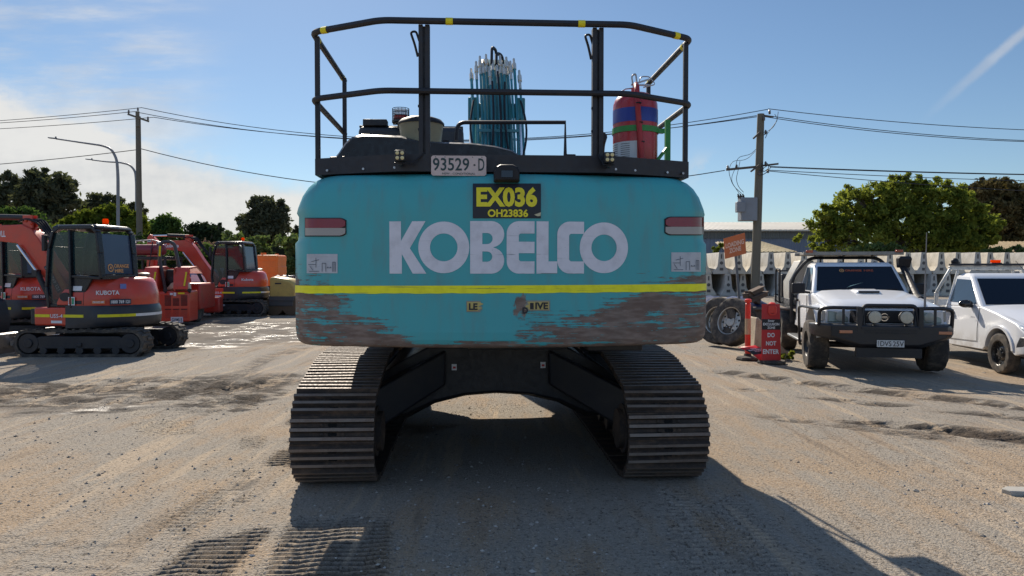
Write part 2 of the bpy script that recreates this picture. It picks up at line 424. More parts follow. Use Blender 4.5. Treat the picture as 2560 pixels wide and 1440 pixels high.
me.polygons.add(len(q)); me.polygons.foreach_set('loop_start', np.arange(0, q.size, 4, dtype=np.int32)); me.polygons.foreach_set('loop_total', np.full(len(q), 4, np.int32))
me.update(calc_edges=True); me.polygons.foreach_set('use_smooth', np.ones(len(q), bool))
for nm, arr in (('mud', mud), ('wet', wet)):
    a = me.attributes.new(nm, 'FLOAT', 'POINT'); a.data.foreach_set('value', arr.ravel().astype(np.float32))
m, t, b = newmat('gravel_yard')
co_ = t.coord()
big = t.noise(co_, .28, 5, .6); mid = t.noise(t.scale(co_, (1, 1.0, 1), (7, 3, 0)), 1.1, 5, .6); fine = t.noise(co_, 26, 5, .75)
st = t.voro(co_, 62, 'F1', 'Color'); sd = t.voro(co_, 62); st2 = t.voro(co_, 150, 'F1', 'Color'); sd2 = t.voro(co_, 150)
tan = t.mix(fine, (.27,.195,.125), (.44,.325,.215)); gry = t.mix(fine, (.195,.170,.138), (.385,.340,.280))
mp = t.n.new('ShaderNodeMapping'); t.put(mp, 0, co_); mp.inputs['Rotation'].default_value = (0,0,R(14)); mp.inputs['Scale'].default_value = (2.2, .22, 1)
swp = t.noise(mp.outputs[0], 1.6, 6, .6)
mp2 = t.n.new('ShaderNodeMapping'); t.put(mp2, 0, co_); mp2.inputs['Rotation'].default_value = (0,0,R(-62)); mp2.inputs['Scale'].default_value = (2.6, .2, 1)
swp2 = t.noise(mp2.outputs[0], 1.6, 6, .6)
lr = t.mr(t.sep(co_)[0], 1.0, 3.0); sw = t.m('ADD', t.m('MULTIPLY', swp, t.m('SUBTRACT', 1.0, lr)), t.m('MULTIPLY', swp2, lr))
f = t.mr(t.m('ADD', t.m('ADD', t.m('MULTIPLY', big, .45), t.m('MULTIPLY', mid, .3)), t.m('MULTIPLY', sw, .45)), .515, .63)
base = t.mix(f, tan, gry)
sv = t.sep(st)[0]; sv2 = t.sep(st2)[0]
base = t.mix(t.m('MULTIPLY', t.m('MULTIPLY', t.mr(sd, .55, .30), .75), t.mr(sv, .66, .74)), base, t.mix(t.sep(st)[1], (.13,.115,.10), (.46,.42,.37)))
base = t.mix(t.m('MULTIPLY', t.mr(sd2, .6, .3), t.m('MULTIPLY', t.mr(sv2, .4, .6), .7)), base, t.mix(t.sep(st2)[1], (.11,.09,.075), (.50,.42,.33)))
md = t.m('MULTIPLY', t.attr('mud'), t.mr(t.noise(co_, 9, 4), .15, .42)); md = t.mr(md, .08, .78)
base = t.mix(t.m('MULTIPLY', md, .85), base, t.mix(fine, (.018,.013,.010), (.056,.040,.030)))
base = t.mix(t.m('MULTIPLY', t.mr(sw, .54, .64), .65), base, t.mix(fine, (.36,.27,.18), (.56,.43,.295)))
base = t.mix(t.m('MULTIPLY', t.mr(sw, .42, .33), .45), base, (.13,.11,.09))
wt = t.m('MULTIPLY', t.attr('wet'), t.mr(t.noise(t.scale(co_, (1, 1.5, 1)), 1.6, 6, .65), .42, .55))
base = t.mix(t.m('MULTIPLY', t.attr('wet'), .8), base, t.mix(fine, (.05,.042,.035), (.12,.105,.09)))
t.put(b, 'Base Color', base)
pud = t.mr(t.noise(t.scale(co_, (.8, 1.4, 1)), 1.3, 4), .52, .58)
t.put(b, 'Roughness', t.m('SUBTRACT', .95, t.m('MULTIPLY', t.m('MULTIPLY', wt, pud), .82)))
b.inputs['Specular IOR Level'].default_value = .35
base = base; pit = t.mr(t.noise(t.scale(co_, (1, 1.0, 1), (3, 8, 1)), 38, 4, .75), .565, .64)
base = t.mix(t.m('MULTIPLY', pit, .72), base, (.07,.052,.038)); t.put(b, 'Base Color', base)
hh = t.m('ADD', t.m('MULTIPLY', t.m('MULTIPLY', md, t.noise(t.scale(co_, (1, 1.6, 1)), 16, 5, .7)), 5.0), t.m('ADD', t.m('MULTIPLY', pit, -1.8), t.m('MULTIPLY', fine, .8)))
hh = t.m('ADD', hh, t.m('ADD', t.m('MULTIPLY', sd, -1.1), t.m('MULTIPLY', sd2, -.5)))
t.put(b, 'Normal', t.bump(t.m('MULTIPLY', hh, t.m('SUBTRACT', 1.0, t.m('MULTIPLY', wt, .85))), .7, .010))
me.materials.append(m)
g = bpy.data.objects.new('ground', me); C.objects.link(g); tag(g, kind='structure')
# loose stones
mb = MB(); N = 5200
vv = np.zeros((N*6, 3)); ff = []
octf = [(0,2,4),(2,1,4),(1,3,4),(3,0,4),(2,0,5),(1,2,5),(3,1,5),(0,3,5)]
k = 0; pos = []
while k < N:
    y = 3.0+rng.random()**1.6*13; x = (rng.random()*2-1)*(.75*y+.4)
    if fbm(np.array([x*.7]), np.array([y*.7]), 2, 90)[0] < .33: continue
    s_ = .004+.012*rng.random()**3+(.012 if rng.random() < .03 else 0)
    xi = np.searchsorted(gx, x); yi = np.searchsorted(gy, y); z = Z[yi, xi]
    a = rng.random()*6.28; ca, sa = math.cos(a), math.sin(a)
    for j, (u, v, w) in enumerate(((1,0,0),(-1,0,0),(0,.75,0),(0,-.75,0),(0,0,.55),(0,0,-.6))):
        u *= s_*(.7+.6*rng.random()); v *= s_*(.7+.6*rng.random()); vv[k*6+j] = (x+u*ca-v*sa, y+u*sa+v*ca, z+w*s_+s_*.15)
    ff += [(a_+k*6, b_+k*6, c_+k*6) for a_, b_, c_ in octf]; k += 1
me = bpy.data.meshes.new('loose_stones'); me.from_pydata(vv.tolist(), [], ff)
m, t, b = newmat('loose_stone'); nn = t.noise(t.coord(), 13, 2)
t.put(b, 'Base Color', t.mix(t.mr(nn, .35, .65), (.13,.12,.11), (.46,.42,.37))); b.inputs['Roughness'].default_value = .9
me.materials.append(m); o = bpy.data.objects.new('loose_stones', me); C.objects.link(o); tag(o, 'loose gravel stones scattered over the yard', 'gravel', kind='stuff')

# ---- sun, sky, camera
AZ, EL_ = 17.5, 37.0      # sun ahead and slightly to the left
sun = bpy.data.lights.new('sun', 'SUN'); sun.energy = 4.7; sun.angle = R(.5); sun.color = (1, .90, .76)
so = bpy.data.objects.new('sun', sun); C.objects.link(so)
sd_ = Vector((-math.sin(R(AZ))*math.cos(R(EL_)), math.cos(R(AZ))*math.cos(R(EL_)), math.sin(R(EL_))))
so.rotation_euler = sd_.to_track_quat('Z', 'Y').to_euler(); so.location = (0,0,30)
w = bpy.data.worlds.new('World'); bpy.context.scene.world = w; w.use_nodes = True
t = NT(w.node_tree); bg = w.node_tree.nodes['Background']
sky = t.n.new('ShaderNodeTexSky'); sky.sky_type = 'NISHITA'; sky.sun_disc = False; sky.sun_elevation = R(EL_); sky.sun_rotation = R(-AZ)
sky.altitude = 300; sky.air_density = 1.0; sky.dust_density = .25; sky.ozone_density = 2.0
d = t.coord('Generated'); x, y, z = t.sep(d)
ya = t.m('MAXIMUM', t.m('ABSOLUTE', y), .05); u = t.m('DIVIDE', x, ya); v = t.m('DIVIDE', z, ya)
uv = t.comb(u, v, 0)
n1 = t.noise(t.scale(uv, (1.2, 3.2, 1)), 3.0, 9, .58); n2 = t.noise(t.scale(uv, (2.5, 2.2, 1), (3, 1, 0)), 9.0, 6, .62)
wis = t.n.new('ShaderNodeMapping'); t.put(wis, 0, uv); wis.inputs['Rotation'].default_value = (0,0,R(28)); wis.inputs['Scale'].default_value = (1.0, 5.5, 1)
n3 = t.noise(wis.outputs[0], 2.4, 8, .6)
edge = t.m('ADD', t.m('SUBTRACT', t.m('SUBTRACT', .032, t.m('MULTIPLY', u, .31)), v), t.m('ADD', t.m('MULTIPLY', t.m('SUBTRACT', n1, .5), .22), t.m('MULTIPLY', t.m('SUBTRACT', n2, .5), .05)))
c1 = t.m('MULTIPLY', t.mr(edge, -.02, .05), t.mr(u, .02, -.22))
c2 = t.m('MULTIPLY', t.m('MULTIPLY', t.mr(n3, .42, .68), t.mr(u, -.34, -.52)), t.mr(v, .50, .30))
c3 = t.m('MULTIPLY', t.m('MULTIPLY', t.mr(t.m('ABSOLUTE', t.m('SUBTRACT', u, .255)), .035, .0), t.mr(t.m('ABSOLUTE', t.m('SUBTRACT', v, .135)), .035, .0)), t.mr(n2, .4, .6))
# vapour trail on the right
ld = t.m('ABSOLUTE', t.m('SUBTRACT', t.m('SUBTRACT', v, .205), t.m('MULTIPLY', t.m('SUBTRACT', u, .555), .87)))
c4 = t.m('MULTIPLY', t.m('MULTIPLY', t.mr(t.m('ADD', ld, t.m('MULTIPLY', t.m('SUBTRACT', n2, .5), .012)), .0135, .002), t.mr(u, .54, .68)), .42)
cl = t.m('MAXIMUM', t.m('MAXIMUM', t.m('MULTIPLY', c1, .93), t.m('MULTIPLY', c2, .75)), t.m('MAXIMUM', t.m('MULTIPLY', c3, .35), c4))
cl = t.m('MULTIPLY', cl, t.mr(y, .0, .1))
skyc = t.mix(1.0, sky.outputs[0], (.66, .735, .79), 'MULTIPLY')
# unseen bluish cloud added behind the camera as fill for the shaded faces
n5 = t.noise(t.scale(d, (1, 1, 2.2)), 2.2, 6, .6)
rear_fill = t.m('MULTIPLY', t.m('MULTIPLY', t.mr(n5, .40, .60), t.mr(y, .05, -.25)), t.mr(z, .0, .12))
skyc = t.mix(t.m('MULTIPLY', rear_fill, .9), skyc, (3.4, 4.9, 7.8))
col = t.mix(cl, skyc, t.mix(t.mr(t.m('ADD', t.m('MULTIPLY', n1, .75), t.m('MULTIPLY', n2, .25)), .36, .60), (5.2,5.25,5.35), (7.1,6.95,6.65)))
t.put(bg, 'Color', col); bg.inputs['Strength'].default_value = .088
cam = bpy.data.cameras.new('camera'); cam.lens = 36*F/2560; cam.sensor_width = 36; cam.clip_end = 5000; cam.clip_start = .05
co2 = bpy.data.objects.new('camera', cam); C.objects.link(co2); co2.location = (0,0,H); co2.rotation_euler = (math.pi/2-PITCH, 0, 0)
sc = bpy.context.scene; sc.camera = co2; sc.view_settings.view_transform = 'Standard'; sc.view_settings.look = 'None'; sc.view_settings.exposure = .40; sc.view_settings.gamma = 1
# ================================================================== big excavator
exc = thing('excavator', 'large teal crawler excavator seen from behind with black handrails on top', 'excavator', (-.19, 7.53, 0), R(3.2))
EI = exc.matrix_world.inverted()
def EL(px, py, Y): return EI @ P(px, py, Y)
TEALW = teal_mat()
# ---- counterweight surface, in the machine's own frame (back faces -y)
Zk = [1.10,1.115,1.15,1.20,1.30,1.78,1.80,1.83,1.96,1.985,2.02,2.10,2.16,2.20,2.222,2.225]
Wk = [1.39,1.412,1.428,1.434,1.435,1.432,1.412,1.408,1.405,1.42,1.412,1.38,1.34,1.30,1.26,1.2]
Bk = [.035,.014,.004,.0,0,0,0,0,0,0,.003,.012,.028,.055,.09,.14]
def cw_w(z): return float(np.interp(z, Zk, Wk))
def cw_b(z): return float(np.interp(z, Zk, Bk))
RC = .20
def cw_s(x, z):
    w = cw_w(z); b = -2.81+cw_b(z)+.125*x*x; ax = abs(x); x0 = w-RC
    if ax <= x0: return b
    t = min((ax-x0)/RC, .9999); return b+.22*(1-math.sqrt(1-t*t))
def cwp(px, py):
    """pixel -> (x, z) on the counterweight's back"""
    Y = 4.8
    for _ in range(12):
        q = EL(px, py, Y); s_ = cw_s(q.x, q.z); Y += (s_-q.y)*.9
    return q.x, q.z
mb = MB(); rings = []
for z in sorted(set(Zk+list(np.linspace(1.3, 1.78, 5))+list(np.linspace(1.1,1.3,9)))):
    w = cw_w(z); ring = []
    xs = list(np.linspace(0, w-RC, 14))+[w-RC+RC*math.sin(a) for a in np.linspace(.1, math.pi/2, 10)]
    half = [(x, cw_s(x, z)) for x in xs]
    ye = half[-1][1]
    half += [(w, ye+.25), (w, ye+.55)]
    ring = [(-x, y, z) for x, y in reversed(half)]+[(x, y, z) for x, y in half[1:]]
    rings.append(ring)
mb.loft(rings, 0)
cw = mb.build('counterweight', TEALW, exc, ang=50)
def rectpx(mb, x0, y0, x1, y1, m=0, sk=0):
    a = cwp(x0, y0); b = cwp(x1, y0); c = cwp(x1, y1); d = cwp(x0, y1)
    mb.add([(a[0],0,a[1]),(b[0],0,b[1]),(c[0],0,c[1]),(d[0],0,d[1])], [(0,1,2,3)], m)
def textpx(mb, t, x0, y0, x1, y1, m=0, bold=0.0):
    a = cwp(x0, y0); b = cwp(x1, y1)
    mb.text(t, ((a[0]+b[0])/2, 0, (a[1]+b[1])/2), (1,0,0), (0,0,1), b[0]-a[0], a[1]-b[1], m, bold)
# brand lettering, drawn letter by letter in picture units
def arc(cx, cy, r, a0, a1, n=14): return [(cx+r*math.cos(R(a0+(a1-a0)*i/n)), cy+r*math.sin(R(a0+(a1-a0)*i/n))) for i in range(n+1)]
def ringl(cx, r0, r1): return [arc(cx, 0, r0, 0, 352, 44), arc(cx, 0, r1, 0, 352, 36)]
h = 64
LET = [
 [[(-290+0,-h),(-290+0,h),(-290+29,h),(-290+29,16),(-290+57,h),(-290+90,h),(-290+51,-2),(-290+92,-h),(-290+58,-h),(-290+31,-16),(-290+31,-h)]],
 ringl(-155, 63, 34),
 [[(-90,-h),(-90,h)]+arc(-38,32,32,90,-80,12)+arc(-38,-32,32,80,-90,12), [(-60,8),(-60,35)]+arc(-48,21.5,13.5,90,-90,8), [(-60,-35),(-60,-10)]+arc(-48,-22.5,12.5,90,-90,8)],
 [[(69,h)]+arc(30,34,30,90,180,8)+arc(30,-34,30,180,270,8)+[(69,-h),(69,-34),(38,-34)]+arc(36,-28,6,270,180,4)+[(30,-14),(69,-14),(69,14),(30,14)]+arc(36,28,6,180,90,4)+[(69,34)]],
 [[(74,-h),(74,h),(104,h),(104,-34),(126,-34),(126,-h)]],
 [[(194,h)]+arc(158,32,32,90,180,8)+arc(158,-32,32,180,270,8)+[(194,-h),(194,-34),(162,-34)]+arc(162,-28,6,270,180,4)+arc(162,28,6,180,90,4)+[(194,34)]],
 ringl(246, 63, 33),
]
kx0, kz0 = cwp(974, 684); kx1, kz1 = cwp(1570, 556)
allx = [p[0] for L in LET for pl in L for p in pl]; ax0, ax1 = min(allx), max(allx)
mb = MB()
for L in LET:
    v, f = shape_geo(L)
    v = [(kx0+(p[0]-ax0)/(ax1-ax0)*(kx1-kx0), 0, kz0+(p[1]+h)/(2*h)*(kz1-kz0)) for p in v]
    mb.add(v, f)
LETM = decal('worn_white_lettering', (.72,.71,.76), .5, .8)
grid_decal(mb, cw_s, .0025).build('lettering', LETM, cw, smooth=False, recalc=False)
# yellow stripe, wrapping the whole back
mb = MB(); n = 90; vs = []; fs = []
zs_l = (cwp(760, 733)[1], cwp(760, 714)[1]); zs_r = (cwp(1755, 727)[1], cwp(1755, 709)[1])
w0 = 1.434
for i in range(n+1):
    a = -math.pi/2+math.pi*i/n; x = w0*math.sin(a); t = (x+w0)/(2*w0)
    jit = .003*math.sin(x*31)*math.sin(x*13)+(-.0 if abs(x-.1) > .12 else .018*math.sin((x-.1)*60)*.5)
    for k, e in ((0, 0), (1, 0)):
        z = zs_l[k]*(1-t)+zs_r[k]*t+(jit if k == 0 else 0)
        vs.append((x*1.0016, cw_s(x*.9995, z)-.0025, z))
for i in range(n): fs.append((2*i, 2*i+2, 2*i+3, 2*i+1))
mb.add(vs, fs); mb.build('reflective_stripe', YELW, cw, smooth=False)
# fleet number sign
BLK = decal('black_vinyl', (.012,.013,.02), .45); YTX = decal('yellow_vinyl', (.85,.72,.01), .4)
mb = MB(); rectpx(mb, 1182, 459, 1352, 546, 0)
s_ = grid_decal(mb, cw_s, .004)
mb2 = MB(); textpx(mb2, 'EX036', 1191, 467, 1343, 518, 1, .045); textpx(mb2, 'OH23836', 1219, 523, 1320, 543, 1, .035)
s2 = grid_decal(mb2, cw_s, .0065)
s_.add(s2.v, s2.f, 1)
mb3 = MB(); mb3.add([(cwp(a, b)[0], 0, cwp(a, b)[1]) for a, b in ((1335,537),(1352,531),(1351,540),(1344,541))], [(0,1,2,3)], 2)
s3 = grid_decal(mb3, cw_s, .007); s_.add(s3.v, s3.f, 2)
s_.build('fleet_number_sign', [BLK, YTX, decal('torn_paper', (.6,.55,.35))], cw, smooth=False, recalc=False)
# worn warning stickers
def ragged(mb, x0, y0, x1, y1, edge, m=0):
    pts = [(x0, y0), (x0, y1)]; N = 9; pts2 = []
    for i in range(N+1): pts2.append((x1+(random.uniform(-9, 7) if edge == 'r' else 0), y1+(y0-y1)*i/N))
    if edge == 'r': poly = pts+pts2
    else: poly = [(x1, y0), (x1, y1)]+[(x0+random.uniform(-7, 9), y1+(y0-y1)*i/N) for i in range(N+1)]
    q = [cwp(*p) for p in poly]; mb.add([(a, 0, b) for a, b in q], [tuple(range(len(q)))], m)
for edge, o4, i4 in (('r', (1166,752,1206,780), (1168,755,1203,777)), ('l', (1316,751,1375,777), (1320,754,1372,774))):
    mb = MB(); ragged(mb, *o4, edge, 0); s_ = grid_decal(mb, cw_s, .0025)
    mb = MB(); ragged(mb, *i4, edge, 1); q = grid_decal(mb, cw_s, .0042); s_.add(q.v, q.f, 1)
    v2 = MB()
    if edge == 'r': textpx(v2, 'LE', 1172, 758, 1194, 775, 2, .04)
    else: textpx(v2, 'IVE', 1338, 756, 1370, 773, 2, .04); textpx(v2, 'D', 1306, 768, 1320, 784, 2, .04); rectpx(v2, 1325, 757, 1334, 773, 2)
    q = grid_decal(v2, cw_s, .006); s_.add(q.v, q.f, 2)
    s_.build('warning_sticker', [decal('grey_sticker_edge', (.28,.27,.22), .6, 1), decal('old_yellow_sticker', (.55,.43,.14), .6, 1), BLK], cw, smooth=False, recalc=False)
for x0, y0, x1, y1, k in ((767, 635, 844, 683, -1), (1678, 631, 1752, 679, 1)):
    mb = MB(); rectpx(mb, x0, y0, x1, y1, 0); s_ = grid_decal(mb, cw_s, .0025)
    mb = MB(); w_, h_ = x1-x0, y1-y0
    def ln(a, b, c, d):
        (p, q_), (r_, t_) = cwp(x0+a*w_, y0+b*h_), cwp(x0+c*w_, y0+d*h_)
        dx, dz = r_-p, t_-q_; L = math.hypot(dx, dz); nx, nz = -dz/L*.0018, dx/L*.0018
        mb.add([(p-nx,0,q_-nz),(r_-nx,0,t_-nz),(r_+nx,0,t_+nz),(p+nx,0,q_+nz)], [(0,1,2,3)], 1)
    for seg in ((.5,.48,.62,.48),(.62,.48,.62,.92),(.5,.92,.5,.48),(.66,.72,.8,.72),(.66,.72,.7,.66),(.8,.72,.76,.66),(.84,.42,.93,.42),(.84,.42,.84,.92),(.93,.42,.93,.92),(.885,.42,.885,.92),(.05,.55,.3,.55),(.08,.9,.4,.9),(.3,.2,.3,.7),(.15,.4,.4,.3),(.1,.62,.2,.85)):
        ln(*seg)
    s2 = grid_decal(mb, cw_s, .005); s_.add(s2.v, s2.f, 1)
    s_.build('clearance_sticker', [decal('white_sticker', (.50,.52,.55), .5, 1.2), paint('sticker_ink', (.10,.12,.15), .6, 0, 0)], cw, smooth=False, recalc=False)
# tail lights
for sgn, (x0, y0, x1, y1) in ((-1, (762, 546, 866, 590)), (1, (1661, 543, 1760, 587))):
    mb = MB(); ym = (y0+y1)/2
    def band(ya, yb, m, off, ins=0):
        vs = []; fs = []; n = 14
        for i in range(n+1):
            px = x0+ins+(x1-x0-2*ins)*i/n
            e = (1-i/n) if sgn > 0 else i/n           # inner end gets rounded corners
            cut = 0
            if e > .9: cut = (e-.9)*60
            a = cwp(px, ya+(cut if ya < ym-1 else 0)); b = cwp(px, yb-(cut if yb > ym+1 else 0))
            vs += [(a[0], cw_s(a[0], a[1])-off, a[1]), (b[0], cw_s(b[0], b[1])-off, b[1]), (a[0], cw_s(a[0], a[1])+.02, a[1]), (b[0], cw_s(b[0], b[1])+.02, b[1])]
        for i in range(n):
            o = 4*i; fs += [(o, o+1, o+5, o+4), (o, o+4, o+6, o+2), (o+1, o+3, o+7, o+5)]
        fs += [(0, 2, 3, 1), (4*n, 4*n+1, 4*n+3, 4*n+2)]
        mb.add(vs, fs, m)
    band(y0-1.5, y1+1.5, 2, .004); band(y0+1, ym+2, 0, .014, 2); band(ym+2.2, y1-1, 1, .013, 2)
    o = mb.build('tail_light', [glass('red_lens', (.22,.012,.03), .18), glass('dusty_clear_lens', (.36,.33,.30), .3), BLACK], cw)
# panel seam across the lettering and top lip
# ---- handrails, kick plate
def rel(px, py, Y): return EL(px, py, Y)
kp = [(-1.27, -2.49), (-.75, -2.70), (-.68, -2.725), (.68, -2.725), (.75, -2.70), (1.27, -2.49)]
mb = MB()
mb.prism(kp+[(x, y+.012) for x, y in reversed(kp)], 'z', 2.235, 2.345)
for s_ in (-1, 1): mb.box(min(s_*1.27, s_*1.258), max(s_*1.27, s_*1.258), -2.49, -1.3, 2.235, 2.345)
for x in (-1.18,-.93,-.72,-.3,.35,.72,.86,1.1,1.22): mb.cyl((x, -2.735+.04+max(0, (abs(x)-.7))*.36, 2.26), (x, -2.76+.04+max(0, (abs(x)-.7))*.36, 2.26), .008, n=8, m=1)
mb.build('kick_plate', [BLACK, STEEL], exc)
mb = MB(); mb.prism([(-1.25,-2.48),(-.68,-2.71),(.68,-2.71),(1.25,-2.48),(1.25,-1.3),(-1.25,-1.3)], 'z', 2.236, 2.25)
mb.build('walkway_deck', BLACK, exc)
RT = .021
def rail(z, dz=0.0, fwd=-1.15, fl=None):
    fl = fl or fwd
    pts = [(-1.285, fl, z+dz), (-1.285, -2.47, z+dz), (-.80, -2.74, z), (.80, -2.74, z), (1.285, -2.47, z+dz), (1.285, fwd, z+dz)]
    q = rounded([pts[0], pts[1], pts[2]], .06, 6); q2 = rounded([pts[3], pts[4], pts[5]], .06, 6)
    return rounded([pts[0], pts[1], pts[2], pts[3], pts[4], pts[5]], .07, 6)
mb = MB(); mb.tube(rail(3.19, 0.0, -1.2), RT, 10); mb.build('top_rail', BLACK, exc)
mb = MB(); mb.tube(rail(2.745, 0.0, -1.2), RT*.95, 10); mb.build('middle_rail', BLACK, exc)
# tape bands on the top rail
mb = MB()
for px, y0, y1 in ((797,-1,0),(1090,0,0),(1444,0,0),(1700,0,0)):
    pass
rp = rail(3.19, 0.0, -1.2)
def band_at(test, L=.045):
    best = None
    for i in range(len(rp)-1):
        for k in range(12):
            p = rp[i].lerp(rp[i+1], k/12); e = test(p)
            if best is None or e < best[0]: best = (e, p, (rp[i+1]-rp[i]).normalized())
    e, p, d = best; m_ = MB(); m_.cyl(p-d*L/2, p+d*L/2, RT+.0022, n=10); m_.build('yellow_tape', YTX, exc)
for x in (-1.20, 1.17): band_at(lambda p: abs(p.x-x)+abs(p.y+2.52)*.1)
band_at(lambda p: abs(p.x+.41)); band_at(lambda p: abs(p.x-.50))
for x in (-1.285, 1.285): band_at(lambda p: abs(p.x-x)+abs(p.y+2.33)); band_at(lambda p: abs(p.x-x)+abs(p.y+1.3))
for xp in (-.527, .60):
    mb = MB()
    mb.box(xp-.036, xp-.008, -2.72, -2.665, 2.25, 3.175); mb.box(xp+.006, xp+.036, -2.72, -2.665, 2.25, 3.175); mb.box(xp-.034, xp+.034, -2.70, -2.672, 2.25, 3.17)
    for z in (2.5, 2.65, 2.98): mb.box(xp-.042, xp-.036, -2.71, -2.69, z, z+.016)
    mb.build('rail_post', BLACK, exc, bevel=.002)
for s_ in (-1, 1):
    for y in (-2.43, -1.35):
        mb = MB(); mb.box(s_*1.262-.016, s_*1.262+.016, y-.016, y+.016, 2.25, 3.175); mb.build('rail_post', BLACK, exc, bevel=.004)
# small cable loops by the posts
for x0 in (-.57, .56):
    mb = MB(); mb.tube(rounded([(x0, -2.68, 2.98), (x0-.02, -2.69, 3.06), (x0-.045, -2.7, 3.13), (x0-.01, -2.69, 3.14), (x0+.01, -2.68, 3.08)], .02, 4), .008, 6)
    mb.build('cable_loop', DARK, exc)
# inner guard hoop
mb = MB(); Yh = 5.9
q = [EL(1141, 352, Yh), EL(1143, 306, Yh), EL(1413, 306, Yh), EL(1413, 402, Yh)]
mb.tube(rounded(q[:3], .09, 6)+[q[3]], .016, 8); mb.tube([EL(1413, 389, Yh), EL(1437, 389, Yh), EL(1439, 402, Yh)], .012, 6)
mb.build('guard_hoop', BLACK, exc)
# engine hood
HOODM = paint('black_hood', (.007,.009,.015), .35, 0, .03)
pts = [(822,412),(826,398),(842,378),(858,352),(876,336),(900,329),(940,330),(1000,333),(1045,346),(1110,350),(1180,352),(1240,360),(1285,372),(1308,388),(1318,412)]
mb = MB(); rings = []
for dy, sc in ((0, .86), (.03, .94), (.10, .99), (.2, 1.0), (1.15, 1.0), (1.3, .95)):
    ring = []
    for px, py in pts:
        p = EL(1070+(px-1070)*(1-(1-sc)*.25), 412-(412-py)*sc, 5.5); ring.append(Vector((p.x, p.y+dy, p.z)))
    rings.append(ring)
mb.loft(rings); mb.build('engine_hood', HOODM, exc, ang=45)
mb = MB(); a = EL(826, 401, 5.42); b = EL(1000, 398, 5.42); mb.bar(a, b, .035, .05); a = EL(826, 399, 5.4); mb.cyl(a, a+Vector((.1, 0, .004)), .02)
mb.build('hood_latch_bar', BLACK, exc, bevel=.004)
# cab on the far left side of the machine
CABM = paint('cab_teal_black', (.02,.024,.032), .4, 0, .1)
mb = MB(); mb.loft([[(x*(1.0 if z < 2.86 else .97)-.78, y, z) for x, y in ((-.5,-.62),(.5,-.62),(.5,1.1),(-.5,1.1))] for z in (1.25, 2.1, 2.86, 2.93)])
cab = mb.build('cab', CABM, exc, bevel=.05, seg=3)
mb = MB(); mb.box(-1.15, -.4, -.632, -.624, 2.15, 2.8); mb.box(-1.288, -1.284, -.4, .9, 1.9, 2.8); mb.box(-1.15, -.4, 1.104, 1.11, 1.7, 2.75); mb.build('cab_window', GLASSD, cab)
mb = MB(); mb.box(-1.27, -.30, -.5, .2, 2.932, 2.955); mb.box(-1.22, -1.0, -.62, -.5, 2.93, 2.99); mb.box(-.95,-.5,-.64,-.55,2.95,2.985)
mb.build('roof_hatch', BLACK, cab, bevel=.006)
# caged beacon
p = EL(1002, 307, 6.75); mb = MB(); mb.cyl(p, p+Vector((0,0,.02)), .08, n=16, m=0); mb.cyl(p+Vector((0,0,.02)), p+Vector((0,0,.06)), .065, n=16, m=2); mb.cyl(p+Vector((0,0,.06)), p+Vector((0,0,.12)), .06, n=16, m=1)
for k in range(14):
    a = 2*math.pi*k/14; q = p+Vector((.075*math.cos(a), .075*math.sin(a), 0)); mb.cyl(q, q+Vector((0,0,.125)), .0025, n=5)
for z in (.03, .06, .09, .125): mb.tube([p+Vector((.075*math.cos(2*math.pi*k/20), .075*math.sin(2*math.pi*k/20), z)) for k in range(20)], .003, 5, closed=True)
mb.cyl(p-Vector((0,0,.06)), p, .03)
mb.build('caged_beacon', [BLACK, glass('clear_beacon', (.5,.5,.5), .1, .5), paint('beacon_red', (.35,.02,.01), .3, 0, 0)], exc)
# pre-cleaner bowl
p = EL(1053, 346, 5.85); mb = MB()
mb.lathe([(.155,-.06),(.16,0),(.172,.085),(.176,.1)], p, (0,0,1), 32, 0)
mb.lathe([(.182,.1),(.182,.115),(.16,.14),(.11,.158),(.05,.166),(.001,.168)], p, (0,0,1), 32, 1)
mb.build('air_precleaner', [paint('cream_plastic', (.34,.31,.19), .4, 0, .2), DARK], exc)
# exhaust
mb = MB(); a = EL(1497, 345, 5.9)
mb.tube(rounded([a+Vector((.0,0,-.3)), a+Vector((0,0,-.06)), a+Vector((.0,-.12,-.01))], .06, 5), .046, 14); mb.build('exhaust_pipe', [paint('sooty_pipe', (.012,.012,.012), .8)], exc)
# house behind the counterweight
mb = MB()
mb.box(-1.3, -.28, -2.25, -.66, 1.25, 2.235); mb.box(.15, 1.22, -2.2, .15, 1.25, 2.2); mb.box(.35, 1.20, .15, 1.1, 1.25, 1.70); mb.box(.5, 1.2, .4, 1.1, 1.75, 1.95); mb.box(-.3,.2,-2.2,-.9,1.25,2.2)
mb.build('upper_body', [TEALP], exc, bevel=.03)
mb = MB(); mb.prism([(-1.2,-2.3),(1.2,-2.3),(1.25,.85),(.6,1.2),(-.4,1.25),(-1.25,1.05)], 'z', 1.10, 1.25); mb.lathe([(.66,.93),(.66,1.1)], (0,0,0), (0,0,1), 40)
mb.box(-1.0,-.6,-2.2,-1.6,1.05,1.1); mb.box(.6,1.0,-2.3,-1.5,1.02,1.1); mb.box(-.25,.45,-2.35,-1.9,1.04,1.1)
mb.build('slewing_frame', BLACK, exc, bevel=.01)
# mirror on a stalk at the right front (it throws the shadow on the gravel)
mb = MB(); mb.tube([(1.28,-.6,1.9),(1.30,-.55,2.45),(1.38,-.5,2.52)], .014, 8); mb.box(1.28,1.50,-.56,-.50,2.40,2.58); mb.tube(rounded([(1.28,-2.0,2.2),(1.28,-1.9,2.42),(1.28,-.6,2.42),(1.28,.1,2.0)], .1), .014)
mb.build('mirror_stalk', BLACK, exc)
